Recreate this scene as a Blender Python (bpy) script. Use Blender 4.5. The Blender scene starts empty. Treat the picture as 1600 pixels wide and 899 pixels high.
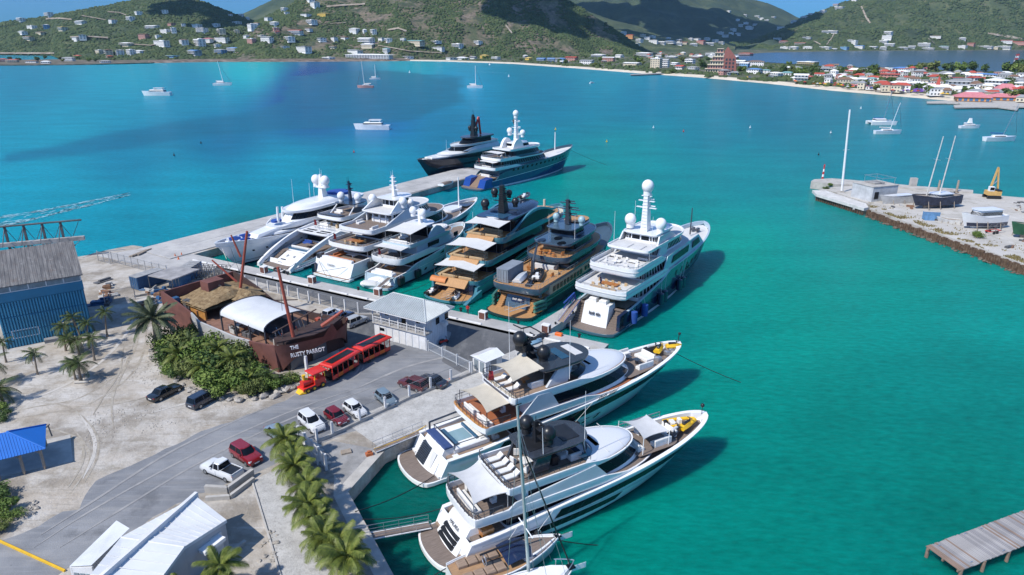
import bpy,bmesh,math,random
import numpy as np
from math import sin,cos,pi,radians,atan2,hypot,sqrt
from mathutils import Vector,Matrix,noise
SC=bpy.context.scene;COL=SC.collection
random.seed(7)
# ---------------------------------------------------------------- camera, sky, sun, exposure
F,HC=1067.0,48.0
PITCH=math.atan(390/F)
CP,SP=cos(PITCH),sin(PITCH)
cd=bpy.data.cameras.new('camera');cam=bpy.data.objects.new('camera',cd);COL.objects.link(cam)
cd.sensor_width=36;cd.lens=36*F/1600;cd.clip_start=1;cd.clip_end=60000
cam.location=(0,0,HC);cam.rotation_euler=(pi/2-PITCH,0,0)
SC.camera=cam
SUN_EL=radians(49);SUN_TO=Vector((-.795*cos(SUN_EL),-.607*cos(SUN_EL),sin(SUN_EL)))
w=bpy.data.worlds.new('World');SC.world=w;w.use_nodes=True
nt=w.node_tree;bg=nt.nodes['Background']
sky=nt.nodes.new('ShaderNodeTexSky');sky.sky_type='NISHITA';sky.sun_disc=False
sky.sun_elevation=SUN_EL;sky.sun_rotation=atan2(SUN_TO.x,SUN_TO.y)
sky.altitude=50;sky.air_density=1.0;sky.dust_density=0.1;sky.ozone_density=3.0
# deep blue tropical air: the sky is filtered bluer toward the horizon
tcs=nt.nodes.new('ShaderNodeTexCoord');sxs=nt.nodes.new('ShaderNodeSeparateXYZ');nt.links.new(tcs.outputs['Generated'],sxs.inputs[0])
rms=nt.nodes.new('ShaderNodeValToRGB');rms.color_ramp.elements[0].position=0.;rms.color_ramp.elements[0].color=(.048,.225,.56,1)
rms.color_ramp.elements[1].position=.55;rms.color_ramp.elements[1].color=(.75,.88,1,1);nt.links.new(sxs.outputs['Z'],rms.inputs[0])
mxs=nt.nodes.new('ShaderNodeMix');mxs.data_type='RGBA';mxs.blend_type='MULTIPLY';mxs.inputs[0].default_value=1
nt.links.new(sky.outputs[0],mxs.inputs[6]);nt.links.new(rms.outputs[0],mxs.inputs[7])
nt.links.new(mxs.outputs[2],bg.inputs[0]);bg.inputs[1].default_value=0.15
sd=bpy.data.lights.new('sun','SUN');sd.energy=4.0;sd.angle=radians(.5);sd.color=(1,.95,.87)
so=bpy.data.objects.new('sun',sd);COL.objects.link(so)
so.rotation_euler=SUN_TO.to_track_quat('Z','Y').to_euler()
SC.view_settings.view_transform='Standard';SC.view_settings.look='None'
SC.view_settings.exposure=0.34;SC.view_settings.gamma=1
SC.cycles.max_bounces=5;SC.cycles.diffuse_bounces=2;SC.cycles.glossy_bounces=3
SC.cycles.transmission_bounces=2;SC.cycles.transparent_max_bounces=8;SC.cycles.volume_bounces=0
SC.cycles.use_denoising=True
# the photograph's survey: a point of the photograph (1600 x 899) on the level z, or at the forward distance Y
def at(px,py,z=0.0):
    u=(px-800)/F;v=(py-450)/F
    t=(HC-z)/(CP*v+SP)
    return Vector((u*t,(CP-SP*v)*t,z))
def atY(px,py,Y):
    u=(px-800)/F;v=(py-450)/F
    t=Y/(CP-SP*v)
    return Vector((u*t,Y,HC-(CP*v+SP)*t))
GZ=1.8  # quay level
# ---------------------------------------------------------------- materials
MATS={}
def mat(name,col,rough=.6,metal=0.,var=.0,vs=1.,bump=0.,bs=8.,col2=None,spec=.5,stretch=None,coords='Object',coat=0.,detail=4,lo=.35,hi=.65):
    if name in MATS:return MATS[name]
    m=bpy.data.materials.new(name);m.use_nodes=True;MATS[name]=m
    n=m.node_tree.nodes;l=m.node_tree.links;b=n['Principled BSDF']
    b.inputs['Roughness'].default_value=rough;b.inputs['Metallic'].default_value=metal
    b.inputs['Specular IOR Level'].default_value=spec
    if coat:b.inputs['Coat Weight'].default_value=coat;b.inputs['Coat Roughness'].default_value=.08
    c=(*col,1);b.inputs['Base Color'].default_value=c
    if var or col2 or bump:
        if coords=='World':
            g=n.new('ShaderNodeNewGeometry');src=g.outputs['Position']
        else:
            g=n.new('ShaderNodeTexCoord');src=g.outputs['Object']
        if stretch:
            mp=n.new('ShaderNodeMapping');mp.inputs['Scale'].default_value=stretch;l.new(src,mp.inputs[0]);src=mp.outputs[0]
    if var or col2:
        t=n.new('ShaderNodeTexNoise');t.inputs['Scale'].default_value=vs;t.inputs['Detail'].default_value=detail;t.inputs['Roughness'].default_value=.65
        l.new(src,t.inputs['Vector'])
        r=n.new('ShaderNodeValToRGB');r.color_ramp.elements[0].position=lo;r.color_ramp.elements[1].position=hi
        c2=col2 if col2 else tuple(min(1,x*(1+var)) for x in col)
        c1=col if col2 else tuple(x*(1-var) for x in col)
        r.color_ramp.elements[0].color=(*c1,1);r.color_ramp.elements[1].color=(*c2,1)
        l.new(t.outputs['Fac'],r.inputs[0]);l.new(r.outputs[0],b.inputs['Base Color'])
    if bump:
        t2=n.new('ShaderNodeTexNoise');t2.inputs['Scale'].default_value=bs;t2.inputs['Detail'].default_value=3
        l.new(src,t2.inputs['Vector'])
        bp=n.new('ShaderNodeBump');bp.inputs['Strength'].default_value=bump;bp.inputs['Distance'].default_value=.1
        l.new(t2.outputs['Fac'],bp.inputs['Height']);l.new(bp.outputs[0],b.inputs['Normal'])
    return m
def ramp_mat(name,stops,scale,rough=.9,stretch=None,layers=(),bump=.3,bs=6,distort=0,coords='World',detail=6):
    """noise -> many-stop ramp, then layers of (colour, scale, lo, hi, amount, stretch) mixed over it"""
    m=bpy.data.materials.new(name);m.use_nodes=True;MATS[name]=m
    n=m.node_tree.nodes;l=m.node_tree.links;b=n['Principled BSDF'];b.inputs['Roughness'].default_value=rough
    b.inputs['Specular IOR Level'].default_value=.25
    if coords=='World':src0=n.new('ShaderNodeNewGeometry').outputs['Position']
    else:src0=n.new('ShaderNodeTexCoord').outputs['Object']
    def tex(sc,st,det=6,dis=0):
        s=src0
        if st:
            mp=n.new('ShaderNodeMapping');mp.inputs['Rotation'].default_value=(0,0,st[3] if len(st)>3 else 0)
            mp.inputs['Scale'].default_value=st[:3];mp.vector_type='TEXTURE' if False else 'POINT';l.new(s,mp.inputs[0]);s=mp.outputs[0]
        t=n.new('ShaderNodeTexNoise');t.inputs['Scale'].default_value=sc;t.inputs['Detail'].default_value=det
        t.inputs['Roughness'].default_value=.65;t.inputs['Distortion'].default_value=dis;l.new(s,t.inputs['Vector']);return t.outputs['Fac']
    r=n.new('ShaderNodeValToRGB');e=r.color_ramp.elements
    while len(e)<len(stops):e.new(.5)
    for q,(p,c) in zip(e,stops):q.position=p;q.color=(*c,1)
    l.new(tex(scale,stretch,detail,distort),r.inputs[0]);out=r.outputs[0]
    for(c,sc,lo,hi,amt,st) in layers:
        mr=n.new('ShaderNodeMapRange');mr.inputs[1].default_value=lo;mr.inputs[2].default_value=hi;mr.inputs[4].default_value=amt
        l.new(tex(sc,st),mr.inputs[0])
        mx=n.new('ShaderNodeMix');mx.data_type='RGBA';l.new(mr.outputs[0],mx.inputs[0]);l.new(out,mx.inputs[6]);mx.inputs[7].default_value=(*c,1);out=mx.outputs[2]
    l.new(out,b.inputs['Base Color'])
    if bump:
        bp=n.new('ShaderNodeBump');bp.inputs['Strength'].default_value=bump;bp.inputs['Distance'].default_value=.15
        l.new(tex(bs,None,4),bp.inputs['Height']);l.new(bp.outputs[0],b.inputs['Normal'])
    return m
WHITE=mat('white_gelcoat',(.78,.79,.80),.25,var=.05,vs=.6,coat=.4)
WHITE2=mat('warm_white_gelcoat',(.74,.73,.70),.3,var=.06,vs=.6,coat=.2)
SILVER=mat('pale_silver_paint',(.52,.56,.60),.25,var=.05,vs=.5,coat=.4)
GLASS=mat('dark_glass',(.007,.010,.015),.12,spec=.22)
BLUEGLASS=mat('blue_tinted_glass',(.03,.09,.16),.08,spec=.6)
BLACK=mat('satin_black',(.016,.017,.02),.35,var=.2,vs=1.2)
CHAR=mat('charcoal_paint',(.035,.042,.055),.25,var=.15,vs=.8,coat=.4)
NAVY=mat('navy_hull_paint',(.012,.022,.06),.15,var=.1,vs=.3,coat=.6)
TEAK=mat('teak_deck',(.28,.20,.145),.7,var=.25,vs=1.2,stretch=(1,14,1))
TEAKG=mat('weathered_teak',(.185,.145,.122),.75,var=.25,vs=1.2,stretch=(1,14,1))
TEAKO=mat('golden_teak',(.43,.235,.10),.55,var=.2,vs=1.2,stretch=(1,14,1))
VARN=mat('varnished_wood',(.42,.17,.05),.3,var=.2,vs=2,coat=.5)
CREAM=mat('cream_canvas',(.52,.47,.38),.8,var=.06,vs=.8)
GREYC=mat('pale_grey_canvas',(.56,.56,.56),.8,var=.06,vs=.8)
WHITEC=mat('white_canvas',(.60,.60,.59),.8,var=.05,vs=.8)
CUSH=mat('white_cushion',(.70,.69,.67),.85,var=.08,vs=2)
TANC=mat('tan_cushion',(.46,.33,.19),.85,var=.1,vs=2)
BLUEC=mat('blue_cover',(.02,.07,.30),.7,var=.2,vs=2)
STEEL=mat('brushed_steel',(.55,.56,.58),.3,metal=.8)
DSTEEL=mat('dark_steel_rail',(.10,.11,.13),.4,metal=.5)
RUBBER=mat('black_rubber',(.02,.02,.022),.7,var=.2,vs=3)
TEAL=mat('metallic_teal_paint',(.085,.27,.345),.22,metal=.25,var=.08,vs=.4,coat=.5)
TEALN=mat('deep_navy_paint',(.012,.02,.045),.2,var=.15,vs=.5,coat=.5)
SLATE=mat('slate_blue_paint',(.055,.095,.14),.25,var=.1,vs=.5,coat=.4)
DGREEN=mat('dark_green_hull_paint',(.018,.038,.045),.22,var=.1,vs=.4,coat=.4)
HBLUE=mat('bright_blue_hull_paint',(.01,.05,.26),.15,var=.1,vs=.4,coat=.6)
HGREYB=mat('steel_blue_hull_paint',(.05,.105,.15),.2,var=.08,vs=.4,coat=.5)
LBLUE=mat('pale_blue_grey_paint',(.42,.53,.60),.25,var=.06,vs=.4,coat=.4)
REDP=mat('red_paint',(.50,.025,.02),.35,var=.1,vs=1,coat=.3)
YELL=mat('yellow_paint',(.75,.45,.02),.45,var=.1,vs=2)
ORNG=mat('orange_paint',(.70,.14,.02),.45,var=.1,vs=2)
CONC=mat('pale_concrete',(.42,.40,.37),.9,var=.16,vs=.5,bump=.2,bs=5,coords='World')
CONCD=mat('grey_concrete',(.26,.255,.25),.9,var=.22,vs=.6,bump=.2,bs=5,coords='World')
WALLW=mat('white_stucco',(.66,.66,.66),.85,var=.10,vs=.7,bump=.15,bs=6)
# ---------------------------------------------------------------- mesh kit
class MB:
    def __init__(s):s.v=[];s.f=[]
    def add(s,vs,fs):
        o=len(s.v);s.v+=[tuple(p) for p in vs];s.f+=[tuple(i+o for i in f) for f in fs];return s
    def box(s,x0,x1,y0,y1,z0,z1,ch=0.):
        if ch:
            r=lambda a,b,c,d,z:[(a,c,z),(b,c,z),(b,d,z),(a,d,z)]
            return s.rings([r(x0,x1,y0,y1,z0),r(x0,x1,y0,y1,z1-ch),r(x0+ch,x1-ch,y0+ch,y1-ch,z1)],True,True,True)
        return s.hexa([(x0,y0,z0),(x1,y0,z0),(x1,y1,z0),(x0,y1,z0),(x0,y0,z1),(x1,y0,z1),(x1,y1,z1),(x0,y1,z1)])
    def hexa(s,p):
        return s.add(p,[(3,2,1,0),(4,5,6,7),(0,1,5,4),(1,2,6,5),(2,3,7,6),(3,0,4,7)])
    def obox(s,c,dx,dy,dz,rz=0.):
        """box centred in plan on c, standing on c.z"""
        a,b=cos(rz),sin(rz);q=[]
        for z in(0,dz):
            for(ux,uy) in((-1,-1),(1,-1),(1,1),(-1,1)):
                X,Y=ux*dx/2,uy*dy/2;q.append((c[0]+a*X-b*Y,c[1]+b*X+a*Y,c[2]+z))
        return s.hexa(q)
    def tube(s,p,q,r0,r1=None,n=6):
        r1=r0 if r1 is None else r1
        p=Vector(p);q=Vector(q);d=(q-p)
        if d.length<1e-6:return s
        d.normalize();u=d.orthogonal().normalized();w_=d.cross(u)
        R=lambda c,r:[c+u*(r*cos(2*pi*i/n))+w_*(r*sin(2*pi*i/n)) for i in range(n)]
        return s.rings([R(p,r0),R(q,r1)],True,True,True)
    def path(s,pts,r,n=5):
        for a,b in zip(pts,pts[1:]):s.tube(a,b,r,r,n)
        return s
    def sphere(s,c,r,n=10,m=7,sz=1.,z0=-1.):
        R=[]
        for j in range(m+1):
            a=math.asin(max(-1,z0))+(pi/2-math.asin(max(-1,z0)))*j/m
            k=max(cos(a),.001);R.append([(c[0]+r*k*cos(2*pi*i/n),c[1]+r*k*sin(2*pi*i/n),c[2]+r*sz*sin(a)) for i in range(n)])
        return s.rings(R,True,True,True)
    def rings(s,R,closed=True,c0=False,c1=False):
        k=len(R[0]);vs=[p for r in R for p in r];fs=[]
        for i in range(len(R)-1):
            for j in range(k if closed else k-1):
                a=i*k+j;b=i*k+(j+1)%k;fs.append((a,b,b+k,a+k))
        if c0:fs.append(tuple(range(k))[::-1])
        if c1:fs.append(tuple(range((len(R)-1)*k,len(R)*k)))
        return s.add(vs,fs)
    def grid(s,nu,nv,fn):
        vs=[fn(i/nu,j/nv) for i in range(nu+1) for j in range(nv+1)]
        return s.add(vs,[(i*(nv+1)+j,(i+1)*(nv+1)+j,(i+1)*(nv+1)+j+1,i*(nv+1)+j+1) for i in range(nu) for j in range(nv)])
    def prism(s,pts,z0,z1):
        return s.rings([[(p[0],p[1],z0) for p in pts],[(p[0],p[1],z1) for p in pts]],True,True,True)
    def mesh(s,name,m,smooth=40):
        me=bpy.data.meshes.new(name);me.from_pydata(s.v,[],s.f)
        if m:me.materials.append(m)
        if smooth and s.f:
            me.polygons.foreach_set('use_smooth',[True]*len(s.f));me.set_sharp_from_angle(angle=radians(smooth))
        me.update();return me
    def build(s,name,m,parent=None,smooth=40,loc=None,**kw):
        return link(name,s.mesh(name,m,smooth),parent,loc,**kw)
def link(name,me,parent=None,loc=None,label=None,kind=None,rz=None):
    o=bpy.data.objects.new(name,me);COL.objects.link(o)
    if parent is not None:o.parent=parent
    if loc is not None:o.location=loc
    if rz is not None:o.rotation_euler=(0,0,rz)
    if label:o['label']=label
    if kind:o['kind']=kind
    return o
def thing(name,label,cat,loc=(0,0,0),rz=0.,group=None):
    o=link(name,None,None,loc,label,None,rz);o['category']=cat;o.empty_display_size=.2
    if group:o['group']=group
    return o
def tag(o,label,cat,group=None):
    o['label']=label;o['category']=cat
    if group:o['group']=group
    return o
KIDS={}
def kids(o):return[c for c in COL.objects if c.parent==o]
def copy_tree(o,parent=None,ch=None):
    c=o.copy();COL.objects.link(c)
    if parent is not None:c.parent=parent
    for k in(ch if ch is not None else kids(o)):copy_tree(k,c)
    return c
class Proto:
    """a finished thing whose children are listed once, for quick copying"""
    def __init__(s,root):
        s.root=root;s.ch=[(k,kids(k)) for k in kids(root)];s.used=False
    def place(s,loc,rz,label,group=None,scale=1.):
        if not s.used:s.used=True;r=s.root
        else:
            r=s.root.copy();COL.objects.link(r)
            for k,g in s.ch:
                c=k.copy();COL.objects.link(c);c.parent=r
                for q in g:
                    d=q.copy();COL.objects.link(d);d.parent=c
        r.location=loc;r.rotation_euler=(0,0,rz);r.scale=(scale,)*3;r['label']=label
        if group:r['group']=group
        return r
def text_mesh(txt,size,m,parent,name,M,extrude=.02,sx=1.,bold=0.):
    cu=bpy.data.curves.new(name,'FONT');cu.body=txt;cu.size=size;cu.extrude=extrude;cu.align_x='CENTER';cu.align_y='CENTER';cu.resolution_u=2;cu.offset=bold
    t=bpy.data.objects.new(name,cu);me=bpy.data.meshes.new_from_object(t);bpy.data.objects.remove(t);me.name=name
    me.materials.clear();me.materials.append(m);me.transform(Matrix.Diagonal((sx,1,1,1)))
    o=link(name,me,parent);o.matrix_local=M;return o
def frame(origin,xdir,ydir):
    x=Vector(xdir).normalized();z=x.cross(Vector(ydir)).normalized();y=z.cross(x)
    M=Matrix((x,y,z)).transposed().to_4x4();M.translation=Vector(origin);return M
def lerp(a,b,t):return a+(b-a)*t
def interp(tab,x):
    if x<=tab[0][0]:return tab[0][1]
    for(a,va),(b,vb) in zip(tab,tab[1:]):
        if x<=b:return lerp(va,vb,(x-a)/(b-a))
    return tab[-1][1]
def sm(t):t=max(0,min(1,t));return t*t*(3-2*t)
# ================================================================ SETTING
def lin(c):return tuple((x/255/12.92 if x<=10 else((x/255+.055)/1.055)**2.4) for x in c)
def project(x,y,z=0.):
    d=y*CP+(HC-z)*SP
    return 800+F*x/d,450+F*((HC-z)*CP-y*SP)/d
WS=[(30,130,0,140,178),(200,110,0,152,182),(100,200,0,152,188),(300,140,0,140,178),(390,105,0,165,185),(30,285,0,152,188),(100,330,0,150,182),
 (300,300,0,150,184),(200,240,0,135,175),(350,215,0,120,165),(480,170,0,108,158),(560,150,0,102,152),(600,190,0,118,165),(480,130,5,112,155),(700,130,32,120,155),
 (650,105,25,150,172),(700,200,10,125,165),(850,150,42,125,160),(1000,160,32,130,165),(1100,200,22,135,165),(950,120,48,140,170),(1200,170,32,130,165),(1300,160,50,138,168),
 (1450,200,60,142,172),(1400,260,52,138,165),(1150,280,18,140,160),(1000,240,5,140,160),(600,250,0,140,178),(560,270,0,142,172),(450,260,0,146,182),(930,290,0,146,152),
 (1150,400,4,150,150),(1250,500,4,146,145),(1150,600,0,140,138),(1300,700,0,132,131),(1500,600,0,138,140),(1550,480,22,146,150),(1400,430,18,150,150),(1500,750,0,126,126),
 (1200,850,0,130,127),(950,850,0,126,120),(620,790,0,112,106),(600,860,0,106,100),(700,480,0,132,125),(380,400,0,122,120),(640,440,0,140,130),(1500,100,80,120,145),(1000,500,2,145,142)]
WSL=[(0.001,0.1545,0.2093),(0.001,0.2455,0.3036),(0.001,0.2129,0.2738),(0.001,0.1776,0.2591),(0.001,0.3545,0.3554),(0.001,0.2269,0.2976),(0.001,0.2158,0.2809),(0.001,0.2201,0.2919),(0.001,0.1576,0.2347),(0.001,0.1057,0.1886),(0.001,0.001,0.1303),(0.001,0.0835,0.1819),(0.001,0.1146,0.2809),(0.001,0.0084,0.1441),(0.001,0.2177,0.3633),(0.001,0.2892,0.3564),(0.001,0.1353,0.2305),(0.001,0.1404,0.2082),(0.001,0.1462,0.2096),(0.001,0.1538,0.1884),(0.001,0.1897,0.2475),(0.001,0.1104,0.1378),(0.001,0.1269,0.151),(0.001,0.1511,0.1908),(0.001,0.1671,0.1998),(0.001,0.176,0.1787),(0.001,0.1967,0.1981),(0.001,0.1896,0.2821),(0.001,0.1771,0.2171),(0.001,0.2118,0.2893),(0.001,0.201,0.1687),(0.001,0.2292,0.1698),(0.001,0.2066,0.1577),(0.001,0.1916,0.1485),(0.001,0.157,0.1243),(0.001,0.1729,0.1425),(0.001,0.2103,0.1742),(0.001,0.2065,0.16),(0.001,0.1453,0.114),(0.001,0.1823,0.1417),(0.001,0.1998,0.152),(0.001,0.102,0.0834),(0.001,0.0907,0.0738),(0.001,0.1451,0.1186),(0.001,0.1223,0.1088),(0.001,0.1648,0.1291),(0.0338,0.118,0.1641),(0.001,0.178,0.1566)]
WSA=np.array([(a,b) for a,b,*_ in WS],float);WSC=np.array(WSL)
def seg_in(poly,px,py):
    inside=np.zeros(px.shape,bool);dist=np.full(px.shape,1e9)
    n=len(poly)
    for i in range(n):
        (x0,y0),(x1,y1)=poly[i],poly[(i+1)%n]
        c=((y0>py)!=(y1>py))&(px<(x1-x0)*(py-y0)/((y1-y0) or 1e-9)+x0);inside^=c
        t=np.clip(((px-x0)*(x1-x0)+(py-y0)*(y1-y0))/((x1-x0)**2+(y1-y0)**2),0,1)
        dist=np.minimum(dist,np.hypot(px-x0-t*(x1-x0),(py-y0-t*(y1-y0))*2))
    return np.where(inside,dist,-dist)
WALB=1.0
def sea_colour(X,Y):
    d=Y*CP+HC*SP
    px=800+F*X/d;py=450+F*(HC*CP-Y*SP)/d
    pyw=np.where(py<300,py*1.6-180,py)  # far water is squeezed in the picture
    ay=np.where(WSA[:,1]<300,WSA[:,1]*1.6-180,WSA[:,1])
    r2=(px[:,None]-WSA[None,:,0])**2+(pyw[:,None]-ay[None,:])**2+900
    wt=1/r2**1.6;c=(wt@WSC)/wt.sum(1)[:,None]
    nz=np.array([noise.noise((x/60.,y/110.,3.))+.5*noise.noise((x/22.,y/50.,9.)) for x,y in zip(X,Y)])
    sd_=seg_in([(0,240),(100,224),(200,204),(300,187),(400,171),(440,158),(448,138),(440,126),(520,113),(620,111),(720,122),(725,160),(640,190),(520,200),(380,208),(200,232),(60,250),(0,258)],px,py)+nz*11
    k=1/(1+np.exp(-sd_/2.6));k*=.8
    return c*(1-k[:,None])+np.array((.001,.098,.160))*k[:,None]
# sea sheet: polar rings about the foot of the camera, so the seabed colour is fine where the picture is fine
def make_sea():
    na,nr=300,230;az=np.linspace(-1.12,1.12,na)
    rr=np.concatenate([[3.],np.geomspace(22,2600,nr-2),[16000.]])
    A,R=np.meshgrid(az,rr,indexing='ij');X=(R*np.sin(A)).ravel();Y=(R*np.cos(A)).ravel()
    vs=np.stack([X,Y,np.zeros_like(X)],1);nrr=len(rr)
    i,j=np.meshgrid(np.arange(na-1),np.arange(nrr-1),indexing='ij');a=(i*nrr+j).ravel()
    fs=np.stack([a,a+1,a+nrr+1,a+nrr],1)[:,::-1]
    me=bpy.data.meshes.new('sea');me.from_pydata(vs.tolist(),[],fs.tolist())
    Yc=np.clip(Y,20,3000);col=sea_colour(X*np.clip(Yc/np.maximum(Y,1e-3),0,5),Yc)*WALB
    at_=me.color_attributes.new('seabed','FLOAT_COLOR','POINT');at_.data.foreach_set('color',np.concatenate([col,np.ones((len(col),1))],1).ravel().astype(np.float32))
    m=bpy.data.materials.new('sea_water');m.use_nodes=True;n=m.node_tree.nodes;l=m.node_tree.links;b=n['Principled BSDF']
    va=n.new('ShaderNodeAttribute');va.attribute_name='seabed';g=n.new('ShaderNodeNewGeometry')
    def nz(scale,st,det,rot=.5):
        mp=n.new('ShaderNodeMapping');mp.inputs['Scale'].default_value=st;mp.inputs['Rotation'].default_value=(0,0,rot);l.new(g.outputs['Position'],mp.inputs[0])
        t=n.new('ShaderNodeTexNoise');t.inputs['Scale'].default_value=scale;t.inputs['Detail'].default_value=det;t.inputs['Roughness'].default_value=.6;l.new(mp.outputs[0],t.inputs['Vector']);return t.outputs['Fac']
    mr=n.new('ShaderNodeMapRange');mr.inputs[1].default_value=.3;mr.inputs[2].default_value=.7;mr.inputs[3].default_value=.86;mr.inputs[4].default_value=1.14
    l.new(nz(.03,(1,2.6,1),6,.1),mr.inputs[0])
    mr2=n.new('ShaderNodeMapRange');mr2.inputs[1].default_value=.3;mr2.inputs[2].default_value=.7;mr2.inputs[3].default_value=.80;mr2.inputs[4].default_value=1.2
    l.new(nz(.55,(1,2.6,1),6,.35),mr2.inputs[0])  # finer noise paints the light and dark of ripples into the water colour
    mu=n.new('ShaderNodeMath');mu.operation='MULTIPLY';l.new(mr.outputs[0],mu.inputs[0]);l.new(mr2.outputs[0],mu.inputs[1])
    vm=n.new('ShaderNodeVectorMath');vm.operation='SCALE';l.new(va.outputs['Color'],vm.inputs[0]);l.new(mu.outputs[0],vm.inputs['Scale'])
    l.new(vm.outputs[0],b.inputs['Base Color'])
    b.inputs['Roughness'].default_value=.22;b.inputs['IOR'].default_value=1.25;b.inputs['Specular IOR Level'].default_value=.14;b.inputs['Subsurface Weight'].default_value=1;b.inputs['Subsurface Radius'].default_value=(1,1,1);b.inputs['Subsurface Scale'].default_value=7
    bp=n.new('ShaderNodeBump');bp.inputs['Strength'].default_value=.75;bp.inputs['Distance'].default_value=.28;l.new(nz(.75,(1,2.2,1),7,.5),bp.inputs['Height']);l.new(bp.outputs[0],b.inputs['Normal'])
    me.materials.append(m);link('sea',me,kind='structure')
make_sea()
# ---------------------------------------------------------------- ground materials
SAND=ramp_mat('dusty_sand',[(.25,(.28,.25,.215)),(.42,(.40,.37,.33)),(.55,(.50,.475,.44)),(.75,(.56,.54,.51))],.09,1.0,distort=1.2,
    layers=[((.22,.18,.13),.35,.47,.68,.7,None),((.50,.47,.43),1.2,.5,.7,.5,None),((.17,.15,.12),2.6,.58,.72,.5,None),((.40,.34,.27),.05,.45,.6,.5,(1,3,1,.5)),((.22,.19,.155),.13,.48,.62,.8,(1,1,1,.2)),((.20,.19,.12),.8,.62,.70,.35,None),((.58,.56,.53),.5,.58,.72,.55,(.3,2.4,1,.75)),((.27,.24,.20),.9,.56,.66,.5,(.25,2.6,1,.95))],bump=.7,bs=2.6)
ASPH=ramp_mat('dusty_asphalt',[(.3,(.15,.156,.168)),(.5,(.205,.212,.226)),(.7,(.29,.293,.30))],.12,.9,
    layers=[((.33,.32,.31),.4,.50,.72,.55,(.25,2.2,1,-.45)),((.10,.105,.115),.22,.55,.75,.45,(.3,1.6,1,-.45)),((.40,.385,.36),2.2,.62,.75,.5,None),((.075,.075,.08),5,.66,.74,.4,None),((.085,.09,.10),.16,.56,.66,.55,None),((.30,.31,.33),.9,.56,.68,.5,(.18,3.2,1,-.52)),((.06,.06,.065),1.4,.68,.73,.7,None)],bump=.3,bs=9)
ASPHD=ramp_mat('dark_asphalt',[(.3,(.085,.088,.095)),(.5,(.115,.118,.125)),(.7,(.16,.16,.165))],.15,.9,
    layers=[((.23,.23,.23),.35,.52,.72,.6,(1.4,.5,1,-.5)),((.06,.062,.068),.3,.55,.75,.5,None),((.30,.29,.28),2.4,.63,.75,.5,None)],bump=.3,bs=9)
GRAV=ramp_mat('pale_gravel',[(.3,(.35,.34,.325)),(.5,(.44,.43,.41)),(.7,(.52,.51,.49))],.6,.95,
    layers=[((.25,.24,.225),3.5,.5,.68,.6,None),((.58,.57,.55),6,.55,.7,.6,None)],bump=.5,bs=7)
QUAY=ramp_mat('quay_concrete',[(.3,(.33,.325,.315)),(.5,(.42,.41,.40)),(.7,(.50,.49,.47))],.18,.9,
    layers=[((.26,.255,.25),.5,.52,.7,.5,None),((.56,.55,.53),2.2,.58,.72,.45,None),((.2,.19,.18),4,.64,.74,.45,None)],bump=.25,bs=6)
RUST=ramp_mat('rusty_steel',[(.3,(.05,.036,.03)),(.5,(.125,.075,.05)),(.7,(.20,.135,.095))],1.2,.9,layers=[((.34,.27,.2),2,.58,.7,.5,None)],bump=.4,bs=4)
def wpts(px,z=GZ):return[at(x,y,z) for x,y in px]
def rough_edge(pts,amp,step=1.1,seed=0.):
    out=[]
    for a,b_ in zip(pts,list(pts[1:])+[pts[0]]):
        a,b_=Vector((a[0],a[1],0)),Vector((b_[0],b_[1],0));n=max(1,min(60,int((b_-a).length/step)));d=(b_-a).normalized();nn=Vector((d.y,-d.x,0))
        for i in range(n):p=a.lerp(b_,i/n);out.append(p+nn*amp*(noise.noise(p*.35+Vector((0,0,seed)))+.6*noise.noise(p*1.3))*(0 if i==0 else 1))
    return out
def sheet(name,pts,z,m,kind='structure',rough=0):
    if rough:pts=rough_edge(pts,rough)
    me=bpy.data.meshes.new(name);me.from_pydata([(p[0],p[1],z) for p in pts],[],[tuple(range(len(pts)))])
    me.materials.append(m);return link(name,me,kind=kind)
PO=Vector((-86.2,153.5,0));PD=Vector((.5417,.8406,0)).normalized();PN=Vector((PD.y,-PD.x,0))  # finger pier: origin, direction, normal to the right
PW=13.6;PL=126
pier_in0=PO+PN*PW
QA=at(303,398,GZ);QB=at(951,538.4,GZ);QC=at(601,705,GZ);QD=at(544,769,GZ);QE=at(622,912,GZ);QF=at(720,1100,GZ)
pend_o=PO+PD*PL;pend_i=PO+PN*PW+PD*PL
land=wpts([(-500,490),(-100,440),(60,414),(132,400),(160,393),(185,388),(207,384),(222,386)])+[PO.copy(),pend_o,pend_i,QA,QB,QC,QD,QE,QF]+wpts([(-1200,1100)])
lb=MB();lb.prism([(p.x,p.y) for p in land],-4,GZ);lb.build('ground',SAND,smooth=0,kind='structure')
# the quay walls and copings
def wall_strip(name,a,b,th,z0,z1,m,side=1,kind='structure'):
    d=(b-a);d.z=0;d.normalize();nn=Vector((d.y,-d.x,0))*side
    k=MB();q=[a,b,b-nn*th,a-nn*th]
    k.prism([(p.x,p.y) for p in q],z0,z1);return k.build(name,m,kind=kind,smooth=0)
def off(a,b,k):  # the segment moved k metres to its right
    d=(b-a);d.z=0;d.normalize();nn=Vector((d.y,-d.x,0));return a+nn*k,b+nn*k
def band(name,a,b,k0,k1,z,m):
    a0,b0=off(a,b,k0);a1,b1=off(a,b,k1);return sheet(name,[a0,b0,b1,a1],z,m)
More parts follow.
